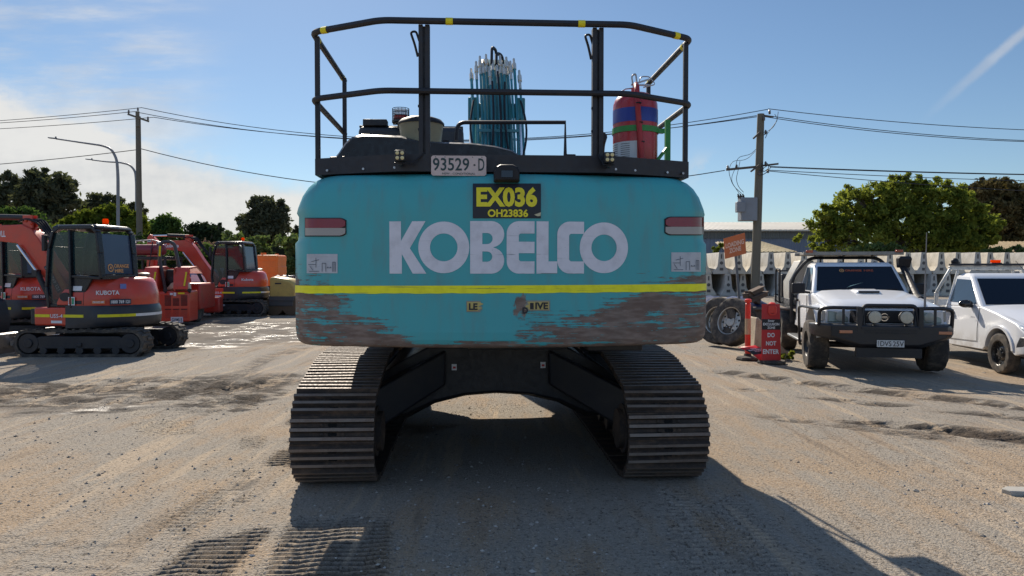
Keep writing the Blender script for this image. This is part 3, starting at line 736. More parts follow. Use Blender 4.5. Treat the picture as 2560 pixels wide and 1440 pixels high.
# ---- number plate, camera, work lamps
mb = MB(); a = EL(1078, 389, 4.76); b = EL(1216, 438, 4.74); yc = -2.75
PW, PH = b.x-a.x, a.z-b.z; cxp, czp = (a.x+b.x)/2, (a.z+b.z)/2
mb.prism([(-PW/2+.01,-PH/2),(PW/2-.01,-PH/2),(PW/2,-PH/2+.01),(PW/2,PH/2-.01),(PW/2-.01,PH/2),(-PW/2+.01,PH/2),(-PW/2,PH/2-.01),(-PW/2,-PH/2+.01)], 'y', yc-.004, yc, 0)
mb.v = [v+Vector((cxp, 0, czp)) for v in mb.v]
X_, Z_ = (1,0,0), (0,0,1)
mb.text('93529', (cxp-PW*.14, yc-.0055, czp+.008), X_, Z_, PW*.66, PH*.64, 1, .012); mb.text('D', (cxp+PW*.41, yc-.0055, czp+.008), X_, Z_, PW*.11, PH*.62, 1, .012)
mb.box(cxp+PW*.285-.006, cxp+PW*.285+.006, yc-.0056, yc-.004, czp+.0, czp+.010, 1)
mb.text('NSW - CONDITIONAL', (cxp, yc-.0055, czp-PH*.40), X_, Z_, PW*.6, PH*.10, 1, .01)
for q in ((-.42,.43),(-.25,.43),(.25,.43),(.42,.43)): mb.cyl((cxp+q[0]*PW, yc-.006, czp+q[1]*PH), (cxp+q[0]*PW, yc-.004, czp+q[1]*PH), .003, n=8, m=1)
mb.build('number_plate', [paint('cream_pink_plate', (.62,.50,.46), .5, 0, .1), paint('plate_green_ink', (.02,.05,.05), .5, 0, 0)], exc, smooth=False)
mb = MB(); a = EL(1268, 430, 4.65); cx_, cz_ = a.x, a.z
sec = [(-.082,-.055),(.082,-.055),(.082,.01),(.066,.042),(.04,.055),(-.04,.055),(-.066,.042),(-.082,.01)]
mb.loft([[(cx_+x*1.0, -2.70, cz_+z) for x, z in sec], [(cx_+x, -2.83, cz_+z) for x, z in sec], [(cx_+x*.9, -2.86, cz_+z*.85) for x, z in sec]])
o = mb.build('rear_camera', [DARK], exc, bevel=.008)
mb = MB(); mb.box(cx_-.036, cx_+.036, -2.866, -2.861, cz_-.03, cz_+.012); mb.build('camera_window', [GLASSD], o)
for px, py in ((1001, 391), (1527, 391)):
    a = EL(px, py, 4.72); x, z = a.x, a.z; y = -2.80+max(0, abs(x)-.7)*.3
    mb = MB(); mb.box(x-.034, x+.034, y-.02, y+.03, z-.034, z+.034); mb.box(x-.012, x+.012, y+.01, y+.06, z-.06, z-.03); mb.box(x-.04, x+.04, y+.0, y+.012, z-.05, z-.04)
    w = mb.build('work_lamp', BLACK, exc, bevel=.006)
    mb = MB()
    for i in (-1, 1):
        for j in (-1, 1): mb.lathe([(.012,0),(.0115,.003),(.004,.006),(.001,.006)], (x+i*.0155, y-.0205, z+j*.0155), (0,-1,0), 12)
    mb.build('lamp_lens', [glass('warm_lens', (.7,.6,.3), .15)], w)
    mb = MB(); px2 = -.53 if px < 1200 else .60
    mb.tube([(x+.02*(1 if px<1200 else -1), y+.02, z-.03), ((x+px2)/2, y+.03, z-.045), (px2, -2.72, z+.03)], .006, 6); mb.build('lamp_cable', DARK, w)
# ---- bracket for the extinguisher
GRN = paint('green_bracket_paint', (.03,.26,.05), .45, 0, .15)
ex = EL(1588, 320, 5.28); ex.z = 2.252
mb = MB(); bx = ex.x+.225
mb.bar((bx, ex.y-.03, 2.252), (bx, ex.y-.03, 2.66), .035, .035); mb.bar((bx-.03, ex.y-.03, 2.58), (ex.x+.1, ex.y-.06, 2.58), .03)
mb.bar((bx-.01, ex.y-.05, 2.46), (ex.x+.06, ex.y-.13, 2.275), .018); mb.bar((ex.x, ex.y-.14, 2.262), (bx, ex.y-.05, 2.262), .02)
mb.lathe([(.163,2.56),(.163,2.60),(.160,2.60),(.160,2.56),(.163,2.56)], (ex.x, ex.y, 0), (0,0,1), 36)
mb.build('extinguisher_bracket', GRN, exc)
# ---- boom, pipes, cylinders
mb = MB()
def bm(y, z): return (y, z)
prof = [(-.1,1.5),(.25,2.45),(1.05,3.55),(1.75,4.22),(2.4,4.38),(4.3,3.9),(4.35,3.55),(2.5,3.72),(1.9,3.5),(1.2,2.7),(.55,1.45)]
mb.prism(prof, 'x', -.235, .185); bo = mb.build('boom', TEALP, exc, bevel=.02); bo.scale = (.8, 1, 1); bo.location = (.094, 0, 0)
mb = MB(); mb.cyl((-.42,1.12,3.45),(.36,1.12,3.45),.085,n=18); mb.box(-.44,-.30,1.0,1.25,3.33,3.58); mb.box(.25,.38,1.0,1.25,3.33,3.58); mb.build('pin_boss', TEALP, bo, bevel=.015)
for x in (-.205, .345):
    mb = MB(); mb.cyl((x,1.12,3.45),(x,.95,2.3),.04,n=14,m=1); mb.cyl((x,1.0,2.6),(x,.6,1.3),.075,n=16); mb.build('boom_cylinder', [TEALP, CHROME], exc)
xs = [-.37,-.30,-.245,-.2,-.155,-.11,-.06,.0,.05,.095,.14,.19,.245,.31]
TOPS = [.74,.9,1.05,.88,1.12,.80,.98,.84,1.1,.86,1.06,.92,1.0,.70]
for i, x in enumerate(xs):
    mb = MB(); d = -.07-.03*(i % 2)-(.04 if abs(x+.03) > .2 else 0); top = TOPS[i]*.97
    A = Vector((x, .12+d, 2.2)); B = Vector((x*1.0, .95+d-.02, 3.42)); Cc = Vector((x*1.03-.01, .95+d+.46*top, 3.42+.62*top))
    mb.tube([A, B, Cc], .017+.005*(i % 3 == 0), 8, 0); dn_ = (Cc-B).normalized(); mb.cyl(Cc-dn_*.08, Cc+dn_*.03, .031, n=6, m=2); mb.cyl(Cc+dn_*.03, Cc+dn_*.12, .018, n=8, m=2); mb.cyl(Cc-dn_*.22, Cc-dn_*.08, .021, n=8, m=2)
    mb.build('hydraulic_pipe', [TEALP, STEEL, paint('silver_fitting', (.75,.70,.60), .3, .6, .05)], bo)
for i, (x0, x1, hh) in enumerate(((-.09,.0,.10),(-.02,.10,.03),(-.22,-.12,-.06),(.14,.22,-.08))):
    mb = MB(); mb.tube(rounded([(x0,1.35,4.05),(x0+.01,1.5,4.2+hh),(x1-.01,1.62,4.2+hh),(x1,1.75,4.05)], .09, 5), .022, 8); mb.build('hose', DARK, bo)
for i, (x0, y0_, z0_, x1, y1_, z1_, sw) in enumerate(((-.20,.22,2.5,-.10,1.02,3.72,.05),(.16,.25,2.5,.08,1.05,3.72,-.05),(-.03,.2,2.5,-.02,1.1,3.85,.03),(.27,.4,2.75,.30,1.0,3.5,.07),(-.33,.4,2.75,-.36,1.0,3.5,-.06))):
    mb = MB(); a_ = Vector((x0,y0_-.12,z0_)); b_ = Vector((x1,y1_-.14,z1_)); mb.tube([a_.lerp(b_, q_/10)+Vector((sw*math.sin(q_/10*math.pi), -.03, 0)) for q_ in range(11)], .015, 7); mb.build('hose', DARK, bo)
for z in (2.75, 3.1): 
    mb = MB(); mb.box(-.30,.25,.30+(z-2.75)*.7,.33+(z-2.75)*.7,z,z+.03); mb.build('pipe_clamp', TEALP, bo)
mb = MB(); mb.prism([(4.1,4.0),(4.6,3.8),(4.5,1.3),(4.2,1.3),(3.9,3.5)], 'x', -.18, .13); mb.build('arm', TEALP, exc, bevel=.02)
mb = MB(); mb.prism([(4.1,1.3),(4.6,1.35),(4.75,.8),(4.4,.15),(3.9,.12),(3.6,.5),(3.65,.6),(4.0,.3),(4.3,.4),(4.35,.9)], 'x', -.5, .45); mb.build('bucket', BLACK, exc, bevel=.01)
# ---- undercarriage
def track_path():
    r = .345; c0 = (-2.2+.33, .375); c1 = (1.9, .375)
    pts = []
    for a in np.linspace(270, 90, 15): pts.append((c0[0]+r*math.cos(R(a)), c0[1]+r*math.sin(R(a))))
    for y, z in ((-1.35,.825),(-.9,.865),(-.3,.855),(.3,.85),(.9,.865),(1.4,.81)): pts.append((y, z))
    for a in np.linspace(88, -90, 15): pts.append((c1[0]+r*math.cos(R(a)), c1[1]+r*math.sin(R(a))))
    return pts
tp = [Vector((0, a, b)) for a, b in track_path()]
L = [0]
for i in range(len(tp)): L.append(L[-1]+(tp[(i+1) % len(tp)]-tp[i]).length)
TOT = L[-1]; NS = 49; PIT = TOT/NS
def at_len(s_):
    s_ %= TOT
    for i in range(len(tp)):
        if s_ <= L[i+1]:
            a = tp[i]; b = tp[(i+1) % len(tp)]; t = (s_-L[i])/(L[i+1]-L[i]); return a.lerp(b, t)
def shoe_mesh(var=0):
    """plate lies in local x (width) / y (travel); outward is +z"""
    mb = MB(); w = .298; p = PIT*.49
    prof = [(-p,-.012),(-p,.004)]
    for k in (-1, 0, 1):
        c = k*PIT/3.05
        prof += [(c-.020,.004),(c-.0115,.036),(c+.0115,.036),(c+.020,.004)]
    prof += [(p,.004),(p,-.012)]
    n = len(prof); xs = (-w, w)
    vs = [(x, a, b) for x in xs for a, b in prof]; fs = [tuple(range(n-1,-1,-1)), tuple(range(n, 2*n))]; mi = [0, 0]
    mb.add(vs, fs, 0)
    for i in range(n):
        j = (i+1) % n; top = prof[i][1] > .02 and prof[j][1] > .02
        mb.f.append((i, j, n+j, n+i)); mb.mi.append(1 if top else 0)
    for bx in (-.075, .075):
        for by in (-.5, .5): mb.lathe([(.013,.004),(.013,.014),(.006,.018),(.001,.018)], (bx, by*PIT/3.05, 0), (0,0,1), 8, 0)
    for by in (-.5, .5): mb.lathe([(.014,.0045),(.001,.0046)], (0, by*PIT/3.05, 0), (0,0,1), 10, 2); 
    for bx in (-.02, .02):
        for by in (-.5, .5): mb.lathe([(.0135,.0050),(.001,.0051)], (bx, by*PIT/3.05, 0), (0,0,1), 10, 2)
    # chain link behind the plate
    for bx in (-.09, .09): mb.box(bx-.02, bx+.02, -p*.98, p*.98, -.10, -.0125, 0)
    return mb
tags = {}
base_shoe = None
for side in (-1, 1):
    xc = side*1.218
    mb = MB()
    mb.prism([(-1.55,.22),(-1.75,.55),(-1.4,.64),(1.4,.64),(1.75,.5),(1.6,.2)], 'x', xc-.13, xc+.13)
    for y in np.linspace(-1.4, 1.4, 8): mb.cyl((xc-.17, y, .17), (xc+.17, y, .17), .085, n=16)
    for y in (-.9, .9): mb.cyl((xc-.1, y, .69), (xc+.1, y, .69), .06, n=14)
    fr = mb.build('track_frame', BLACK, exc, bevel=.01)
    mb = MB(); mb.lathe([(.25,-.05),(.285,-.05),(.285,.05),(.25,.05)], (xc, -1.87, .375), (1,0,0), 21, 0, jag=lambda j, k: 1.0 if k % 2 else .93)
    mb.cyl((xc-side*.28, -1.87, .375), (xc+side*.05, -1.87, .375), .19, n=24); mb.cyl((xc-side*.32, -1.87, .375), (xc-side*.28, -1.87, .375), .15, n=24); mb.build('sprocket', SHOE, fr)
    mb = MB(); mb.cyl((xc-.07, 1.9, .375), (xc+.07, 1.9, .375), .29, n=28); mb.build('idler_wheel', SHOE, fr)
    for k in range(NS):
        s0 = (k+.15)*PIT; a = at_len(s0-PIT*.5); b = at_len(s0+PIT*.5); t = (b-a).normalized(); c = (a+b)/2
        nrm = Vector((0, t.z, -t.y)); nrm = -nrm if nrm.dot(Vector((0, c.y if abs(c.y) > 1.9 else 0, c.z-.375))) < 0 else nrm
        M = Matrix.Translation((xc+random.gauss(0,.0025), c.y, c.z)) @ Matrix.Rotation(random.gauss(0,.006), 4, 'Y') @ Matrix.Rotation(random.gauss(0,.004), 4, 'Z') @ Matrix((( 1,0,0),(0,t.y,nrm.y),(0,t.z,nrm.z))).to_4x4()
        if base_shoe is None:
            base_shoe = shoe_mesh().build('track_shoe', [SHOE, SHOEE, paint('slot_black', (.004,.004,.004), .9, 0, 0)], fr); o = base_shoe
        else:
            o = base_shoe.copy(); C.objects.link(o); o.parent = fr
        o.matrix_local = M
mb = MB()   # central carbody: box with an arched belly and sloping legs, plus four diagonal arms
arch = [(-1.08,.28),(-1.08,.62),(-.86,.78),(-.60,.93),(.60,.93),(.86,.78),(1.08,.62),(1.08,.28),(.80,.27),(.55,.40),(.28,.465),(0,.485),(-.28,.465),(-.55,.40),(-.80,.27)]
rings = []
for y, k in ((-1.05, .90), (-.85, 1.0), (.85, 1.0), (1.05, .90)):
    rings.append([(x, y, .93-(.93-z)*k) for x, z in arch])
mb.loft(rings); cb = mb.build('carbody', BLACK, exc, bevel=.015)
for y0, y1, s_ in ((-1.0,-1.45,-1),(-1.0,-1.45,1),(1.0,1.45,-1),(1.0,1.45,1)):
    mb = MB(); mb.hexa([(s_*.45, y0-.12, .60),(s_*1.08, y1-.16, .26),(s_*1.08, y1+.20, .26),(s_*.45, y0+.3, .60),(s_*.45, y0-.12, .90),(s_*1.08, y1-.16, .60),(s_*1.08, y1+.20, .60),(s_*.45, y0+.3, .90)])
    mb.build('carbody_leg', BLACK, exc, bevel=.02)
mb = MB()
for px, py in ((1135, 921), (1361, 917)):
    mb = MB(); a = EL(px, py, 6.37); mb.box(a.x-.022, a.x+.022, -1.062, -1.056, a.z-.027, a.z+.027, 0); mb.box(a.x-.012, a.x+.013, -1.065, -1.0615, a.z-.012, a.z+.006, 1)
    mb.build('belly_sticker', [WHITEP, paint('red_ink', (.5,.03,.03), .5, 0, 0)], cb)

# ---- extinguisher: a thing of its own on the deck
ew = exc.matrix_world @ ex
fx = thing('fire_extinguisher', 'big red fire extinguisher with blue band standing on the excavator deck', 'fire extinguisher', ew, R(3.2)); fx.scale = (1,1,1.2)
REDX = paint('extinguisher_red', (.42,.020,.028), .3, 0, .1, coat=.2)
mb = MB(); rr = .157
mb.lathe([(rr*.96,0),(rr,.015),(rr,.27),(rr,.40)], (0,0,0), (0,0,1), 40, 0)
mb.lathe([(rr,.25),(rr,.26)], (0,0,0), (0,0,1), 40, 0) if False else None
mb.lathe([(rr,.40),(rr*.99,.43),(rr*.93,.455),(rr*.8,.478),(rr*.55,.494),(rr*.25,.50),(.03,.50),(.03,.53)], (0,0,0), (0,0,1), 40, 0)
tank = mb.build('tank', REDX, fx)
mb = MB(); mb.lathe([(rr+.0016,.315),(rr+.0016,.395)], (0,0,0), (0,0,1), 48); mb.f = [f for f in mb.f if len(f) == 4]; mb.mi = mb.mi[:len(mb.f)]; mb.build('blue_band', [paint('blue_band_paint', (.02,.05,.32), .35, 0, .05)], tank)
mb = MB(); vs = []; fs = []
for i in range(13):
    a = R(186+84*i/12)-R(8); vs += [((rr+.002)*math.cos(a), (rr+.002)*math.sin(a), z) for z in (.035, .20)]
for i in range(12): fs.append((2*i, 2*i+2, 2*i+3, 2*i+1))
mb.add(vs, fs, 0)
for k, z in enumerate((.185,.172,.16,.148,.136,.124,.112,.1)):
    for (a0, a1) in ((188, 215), (225, 250)):
        vs = []; fs = []
        for i in range(5):
            a = R(a0+(a1-a0)*i/4-6); vs += [((rr+.003)*math.cos(a), (rr+.003)*math.sin(a), z+q) for q in (0, .003)]
        for i in range(4): fs.append((2*i, 2*i+2, 2*i+3, 2*i+1))
        mb.add(vs, fs, 1)
a = R(238); mb.tube([Vector(((rr+.004)*math.cos(a), (rr+.004)*math.sin(a), .066))+Vector((.011*math.cos(k*.6), 0, .011*math.sin(k*.6))) for k in range(10)], .0017, 5, 1)
mb.build('paper_label', [paint('label_white', (.55,.6,.62), .5, 0, .1), BLK], tank, smooth=False)
mb = MB(); mb.cyl((0,0,.50),(0,0,.55),.022); mb.bar((-.03,0,.55),(.10,0,.585),.02,.008); mb.bar((-.02,0,.55),(.10,-.02,.545),.02,.008); mb.tube(rounded([(.02,0,.56),(.04,0,.60),(.10,0,.60),(.14,-.02,.55),(.05,-.03,.53)], .02, 4), .004, 6)
mb.tube(rounded([(-.02,-.01,.55),(-.03,-.01,.60),(0,-.01,.615),(.01,-.01,.55)], .02, 4), .006, 8); mb.tube([(-.02,0,.53),(-.07,0,.525),(-.1,0,.51)], .004, 6)
mb.build('valve_handle', [STEEL], fx, bevel=.001)
mb = MB(); mb.tube(rounded([(-.0,-.02,.545),(-.015,-.11,.52),(-.025,-.178,.42),(-.01,-.180,.25),(.01,-.180,.10),(.025,-.178,.0)], .05, 5), .019, 10)
for z in (.41,.30,.19,.08): mb.lathe([(.0205,-.003),(.0205,.003)], (-.02+(.42-z)*.11, -.180, z), (0,0,1), 12, 1)
mb.build('discharge_hose', [paint('red_hose', (.38,.02,.025), .45, 0, .05), DARK], fx)
# ================================================================== small red excavators and the plant parked on the left
HIREO = decal('hire_orange', (.75,.22,.05)); NAVY = decal('navy_vinyl', (.015,.02,.05)); CREAMT = decal('orange_text', (.75,.36,.12))
SEATM = paint('seat_vinyl', (.02,.02,.022), .6)
def emblem(mb, o, xd, yd, r, m=0):
    g1 = shape_geo([arc(0,0,1,0,352,24), arc(0,0,.72,0,352,20)]); mb.flat(g1, o, xd, yd, 2*r, 2*r, m)
    g2 = shape_geo([[(-.5,-.3),(.1,.55),(.5,.2),(.2,.1),(.35,-.45),(-.1,-.1)]]); mb.flat(g2, o, xd, yd, r*.95, r*.95, m)
def rubber_track(y0, y1, L=1.25, h=.53, name='rubber_track', parent=None):
    """long loop of lugged rubber around x"""
    r0, r1 = h/2, h/2; n = 22; mb = MB()
    path = [(-L+r0+r0*math.cos(R(a)), r0+r0*math.sin(R(a))) for a in np.linspace(270, 90, n)]+[(x, h+.012*math.sin(x*9)) for x in np.linspace(-L+r0+.2, L-r1-.2, 6)]+[(L-r1+r1*math.cos(R(a)), r1+r1*math.sin(R(a))) for a in np.linspace(90, -90, n)]
    N = len(path); inner = []
    for i in range(N):
        a = Vector(path[i-1]); b = Vector(path[(i+1) % N]); t = (b-a).normalized(); nr = Vector((t.y, -t.x)); inner.append(Vector(path[i])+nr*.055)
    rings = []
    for i in range(N): rings.append([(path[i][0], y0, path[i][1]), (path[i][0], y1, path[i][1]), (inner[i].x, y1, inner[i].y), (inner[i].x, y0, inner[i].y)])
    rings.append(rings[0]); mb.loft(rings, caps=False)
    # lugs
    pl = [0]
    for i in range(N): pl.append(pl[-1]+math.dist(path[i], path[(i+1) % N]))
    s_ = 0.0; k = 0
    while s_ < pl[-1]-.04:
        i = next(j for j in range(N) if s_ <= pl[j+1]); a = Vector(path[i]); b = Vector(path[(i+1) % N]); t = (s_-pl[i])/(pl[i+1]-pl[i]); c = a.lerp(b, t); d = (b-a).normalized(); nr = Vector((-d.y, d.x))
        ang = math.atan2(d.y, d.x); ys = (y0, (y0+y1)/2+.03) if k % 2 else ((y0+y1)/2-.03, y1)
        M = Matrix(((d.x,0,nr.x),(0,1,0),(d.y,0,nr.y)))
        for ya, yb in (ys,):
            q = [M @ Vector(p)+Vector((c.x, 0, c.y)) for p in ((-.035,ya-.006,-.01),(.035,ya-.006,-.01),(.035,yb+.006,-.01),(-.035,yb+.006,-.01),(-.022,ya-.006,.022),(.022,ya-.006,.022),(.022,yb+.006,.022),(-.022,yb+.006,.022))]
            mb.hexa(q)
        s_ += .075; k += 1
    return mb.build(name, RUBBERD, parent, ang=40)
def mini(name, label, loc, rz, uyaw, texts):
    o = thing(name, label, 'mini excavator', loc, rz, None)
    T = Matrix.Rotation(R(uyaw), 4, 'Z')
    def U(): m_ = MB(); m_.T = T; return m_
    for y0, y1 in ((-.98,-.58),(.58,.98)):
        tr = rubber_track(y0, y1, parent=o); mb = MB(); ym = (y0+y1)/2
        mb.prism([(-.95,.16),(-.98,.30),(-.75,.40),(.75,.40),(.98,.30),(.95,.16)], 'y', y0+.03, y1-.03)
        for x in (-.7,-.35,0,.35,.7): mb.cyl((x, y0+.02, .12), (x, y1-.02, .12), .075, n=14)
        for x in (-.98,.98): mb.cyl((x, y0+.02, .265), (x, y1-.02, .265), .195, n=20); mb.cyl((x, y0-.005, .265), (x, y0+.02, .265), .09, n=12)
        mb.box(-.05,.05, y0-.002 if y0<0 else y1-.02, y0+.04 if y0<0 else y1, .2,.27)
        mb.build('track_frame', BLACK, tr, bevel=.01)
    mb = MB(); mb.box(-.5,.5,-.6,.6,.25,.5); mb.cyl((0,0,.5),(0,0,.64),.42,n=28); mb.box(-.6,.6,-.62,-.5,.3,.42); mb.box(-.6,.6,.5,.62,.3,.42); mb.build('undercarriage', BLACK, o, bevel=.02)
    mb = MB(); mb.prism([(-1.72,.05),(-1.62,.03),(-1.66,.2),(-1.60,.42),(-1.70,.44),(-1.76,.2)], 'y', -.96, .96); mb.bar((-1.65,-.45,.22),(-.5,-.4,.35),.1,.12); mb.bar((-1.65,.45,.22),(-.5,.4,.35),.1,.12); mb.build('dozer_blade', [STEEL], o, bevel=.008)
    # skirt, deck, counterweight
    def rear_ring(r, z, x0=-.95, w=.94):
        pts = [(x0, -w), (.35, -w)]+[(r*math.cos(R(a))*1.0, r*math.sin(R(a))*.97) for a in np.linspace(-62, 62, 15)]+[(.35, w), (x0, w)]
        return [(x, y, z) for x, y in pts]
    mb = U(); mb.loft([rear_ring(.96, .62, -.9), rear_ring(.98, .66, -.9), rear_ring(.98, .92, -.9)]); mb.build('deck', BLACK, o, bevel=.015)
    mb = U(); mb.loft([[(-.80,-.965,z),(-.0,-.965,z),(-.0,-.80,z),(-.80,-.80,z)] for z in (.60,.955)]); sk = mb.build('skirt_panel', ORED, o, bevel=.03, seg=3)
    mb = U()
    def cwring(r, z):
        out = [(-.1, -.975), (.30, -.975)]+[(r*math.cos(R(a)), r*math.sin(R(a))*.97) for a in np.linspace(-60, 60, 19)]+[(.30,.975),(-.1,.975)]
        return [(x, y, z) for x, y in out]
    mb.loft([cwring(.98,.56), cwring(1.03,.60), cwring(1.05,.70), cwring(1.04,.92), cwring(1.0,.99)]); cwm = mb.build('counterweight', [paint('grey_black_casting', (.022,.026,.034), .4, 0, .15)], o, ang=50)
    # wrap stripe
    def wrapstrip(mb, r, z0, z1, a0, a1, m, n=14):
        vs = []; fs = []
        for i in range(n+1):
            a = R(a0+(a1-a0)*i/n); 
            for z in (z0, z1): vs.append((r*math.cos(a), r*math.sin(a)*.97, z))
        for i in range(n): fs.append((2*i, 2*i+2, 2*i+3, 2*i+1))
        mb.add(vs, fs, m)
    mb = U(); wrapstrip(mb, 1.054, .765, .82, -60, -22, 0); wrapstrip(mb, 1.054, .765, .82, -22, 30, 1)
    mb.add([(-.1,-.979,.765),(.30,-.979,.765),(.30,-.979,.82),(-.1,-.979,.82)],[(0,1,2,3)],0); mb.build('reflective_stripe', [YEL, WHITEP], cwm, smooth=False)
    mb = U(); mb.add([(-.78,-.969,.765),(-.45,-.969,.765),(-.45,-.969,.82),(-.78,-.969,.82)],[(0,1,2,3)],0); mb.add([(-.15,-.969,.765),(-.02,-.969,.765),(-.02,-.969,.82),(-.15,-.969,.82)],[(0,1,2,3)],0)
    mb.text('U55-4', (-.30,-.970,.79), X_, Z_, .27, .075, 1, .02); mb.box(-.42,-.18,-.969,-.967,.65,.70,1); mb.build('model_lettering', [YEL, WHITEP], sk, smooth=False)
    # engine cover (rises behind the cab)
    mb = U()
    def ecring(r, z, x0, w):
        out = [(x0, -w), (.30, -w)]+[(r*math.cos(R(a)), r*math.sin(R(a))*.96) for a in np.linspace(-60, 60, 19)]+[(.30, w), (x0, w)]
        return [(x, y, z) for x, y in out]
    mb.loft([ecring(1.0,.985,-.30,.95), ecring(1.01,1.05,-.30,.95), ecring(1.0,1.22,-.22,.935), ecring(.95,1.42,-.05,.90), ecring(.90,1.50,.08,.86), ecring(.80,1.54,.15,.8)])
    ec = mb.build('engine_cover', ORED, o, ang=60)
    mb = U(); mb.prism([(-.12+.11*math.cos(a_), 1.16+.085*math.sin(a_)) for a_ in [k*math.pi/9 for k in range(18)]], 'y', -.9665, -.93); mb.v = [v for v in mb.v]; mb.build('intake_hole', [BLACK], ec)
    mb = U(); mb.bar((.28,-.958,1.0),(.28,-.925,1.36),.006,.004); mb.box(-.05,.24,-.955,-.951,1.02,1.09); mb.build('panel_gap', [BLACK], ec)
    mb = U()
    def tangent(a_deg, r, z, t_, w_, h_, m_, bold=.02, bg=None):
        a = R(a_deg); oo = Vector((r*math.cos(a), r*math.sin(a)*.97, z)); xd = Vector((-math.sin(a), math.cos(a), 0))
        if bg is not None: 
            b_ = oo-Vector((math.cos(a), math.sin(a), 0))*.004; mb.add([b_-xd*w_*.56-Vector((0,0,h_*.8)), b_+xd*w_*.56-Vector((0,0,h_*.8)), b_+xd*w_*.56+Vector((0,0,h_*.8)), b_-xd*w_*.56+Vector((0,0,h_*.8))], [(0,1,2,3)], bg)
        if t_: mb.text(t_, oo, xd, Z_, w_, h_, m_, bold)
    tangent(-50, 1.035, 1.24, texts['brand'], .40, .085, 0, .03)
    if texts.get('phone'):
        tangent(-38, 1.055, 1.06, '1800 769 121', .34, .065, 0, .03, 2); tangent(-59, 1.06, 1.06, 'ORANGE HIRE', .20, .04, 0, .03, 1)
        tangent(-34, .995, 1.36, '', .1, .06, 3, 0, 3)
    mb.add([(.05,-.948,1.28),(.24,-.944,1.28),(.24,-.930,1.37),(.05,-.934,1.37)],[(0,1,2,3)],0)
    mb.build('decal', [WHITEP, HIREO, NAVY, decal('round_blue_badge', (.15,.2,.5))], ec, smooth=False)
    TC = T @ Matrix(((.78,0,0,.239),(0,1,0,0),(0,0,1,0),(0,0,0,1)))
    def UC(): m_ = MB(); m_.T = TC; return m_
    # cab: pillars, roof, panes, seat
    FR = paint('cab_frame', (.008,.010,.016), .3, 0, .0)
    prof = [(-.92,.95),(-.98,1.35),(-.90,2.10),(-.78,2.42),(-.60,2.50),(.32,2.50),(.44,2.40),(.50,2.0),(.54,1.52)]
    mb = UC(); y0, y1 = -.93, .06
    for ya, yb in ((y0, y0+.05), (y1-.05, y1)):
        Wd = [prof[0], prof[1], prof[2], prof[3]]
        for a, b in zip(prof[:-1], prof[1:]): mb.bar((a[0], (ya+yb)/2, a[1]), (b[0], (ya+yb)/2, b[1]), .07, .13, (0,1,0))
        mb.bar((-.28,(ya+yb)/2,.95),(-.30,(ya+yb)/2,2.45),.06,.16,(0,1,0)); mb.bar((-.92,(ya+yb)/2,.99),(-.25,(ya+yb)/2,.99),.06,.09,(0,1,0)); mb.bar((-.28,(ya+yb)/2,1.56),(.54,(ya+yb)/2,1.52),.06,.12,(0,1,0))
        mb.hexa([(-.28,ya,1.0),(-.1,ya,1.0),(-.1,yb,1.0),(-.28,yb,1.0),(-.28,ya,1.55),(.3,ya,1.55),(.3,yb,1.55),(-.28,yb,1.55)])
    mb.bar((.54,y0,1.54),(.54,y1,1.54),.09); mb.bar((-.92,y0,.98),(-.92,y1,.98),.08); mb.bar((-.90,y0,2.12),(-.90,y1,2.12),.04)
    cabf = mb.build('cab_frame', FR, o, bevel=.012)
    mb = UC(); mb.loft([[(-.80,y0+.02,2.46),(.40,y0+.02,2.46),(.40,y1-.02,2.46),(-.80,y1-.02,2.46)],[(-.84,y0-.02,2.50),(.44,y0-.02,2.50),(.44,y1+.02,2.50),(-.84,y1+.02,2.50)],[(-.74,y0+.05,2.56),(.36,y0+.05,2.56),(.36,y1-.05,2.56),(-.74,y1-.05,2.56)]]); mb.build('cab_roof', FR, o, bevel=.02)
    def pane(pts, nm='cab_window'):
        m_ = UC(); m_.add(pts, [tuple(range(len(pts)))]); return m_.build(nm, glass('cab_glass', (.008,.032,.040), .05, .86), cabf, smooth=False)
    pane([(-.90,y0+.01,1.02),(-.30,y0+.01,1.02),(-.32,y0+.01,2.42),(-.76,y0+.01,2.40),(-.88,y0+.01,2.1),(-.94,y0+.01,1.36)], 'door_window')
    pane([(-.24,y0+.01,1.60),(.46,y0+.01,1.58),(.42,y0+.01,2.0),(.36,y0+.01,2.38),(-.26,y0+.01,2.42)])
    pane([(-.90,y1-.01,1.02),(-.30,y1-.01,1.02),(-.32,y1-.01,2.42),(-.76,y1-.01,2.40),(-.88,y1-.01,2.1),(-.94,y1-.01,1.36)]); pane([(-.24,y1-.01,1.60),(.46,y1-.01,1.58),(.42,y1-.01,2.0),(.36,y1-.01,2.38),(-.26,y1-.01,2.42)])
    rw = UC(); rw.add([(.53,y0+.05,1.60),(.53,y1-.05,1.60),(.43,y1-.05,2.38),(.43,y0+.05,2.38)], [(0,1,2,3)]); rw = rw.build('rear_window', glass('rear_glass', (.05,.075,.13), .08, .9), cabf, smooth=False)
    mb = UC(); up_ = Vector((-.10,0,.78)).normalized(); oo = Vector((.525,-.43,1.72)); 
    if texts.get('hire'):
        emblem(mb, oo+Vector((0,-.23,.0)), (0,1,0), up_, .08); mb.text('ORANGE', oo+Vector((-.004,.08,.04)), (0,1,0), up_, .42, .075, 0, .03); mb.text('HIRE', oo+Vector((.006,.0,-.055)), (0,1,0), up_, .24, .07, 0, .03)
        mb.build('hire_lettering', [CREAMT], rw, smooth=False)
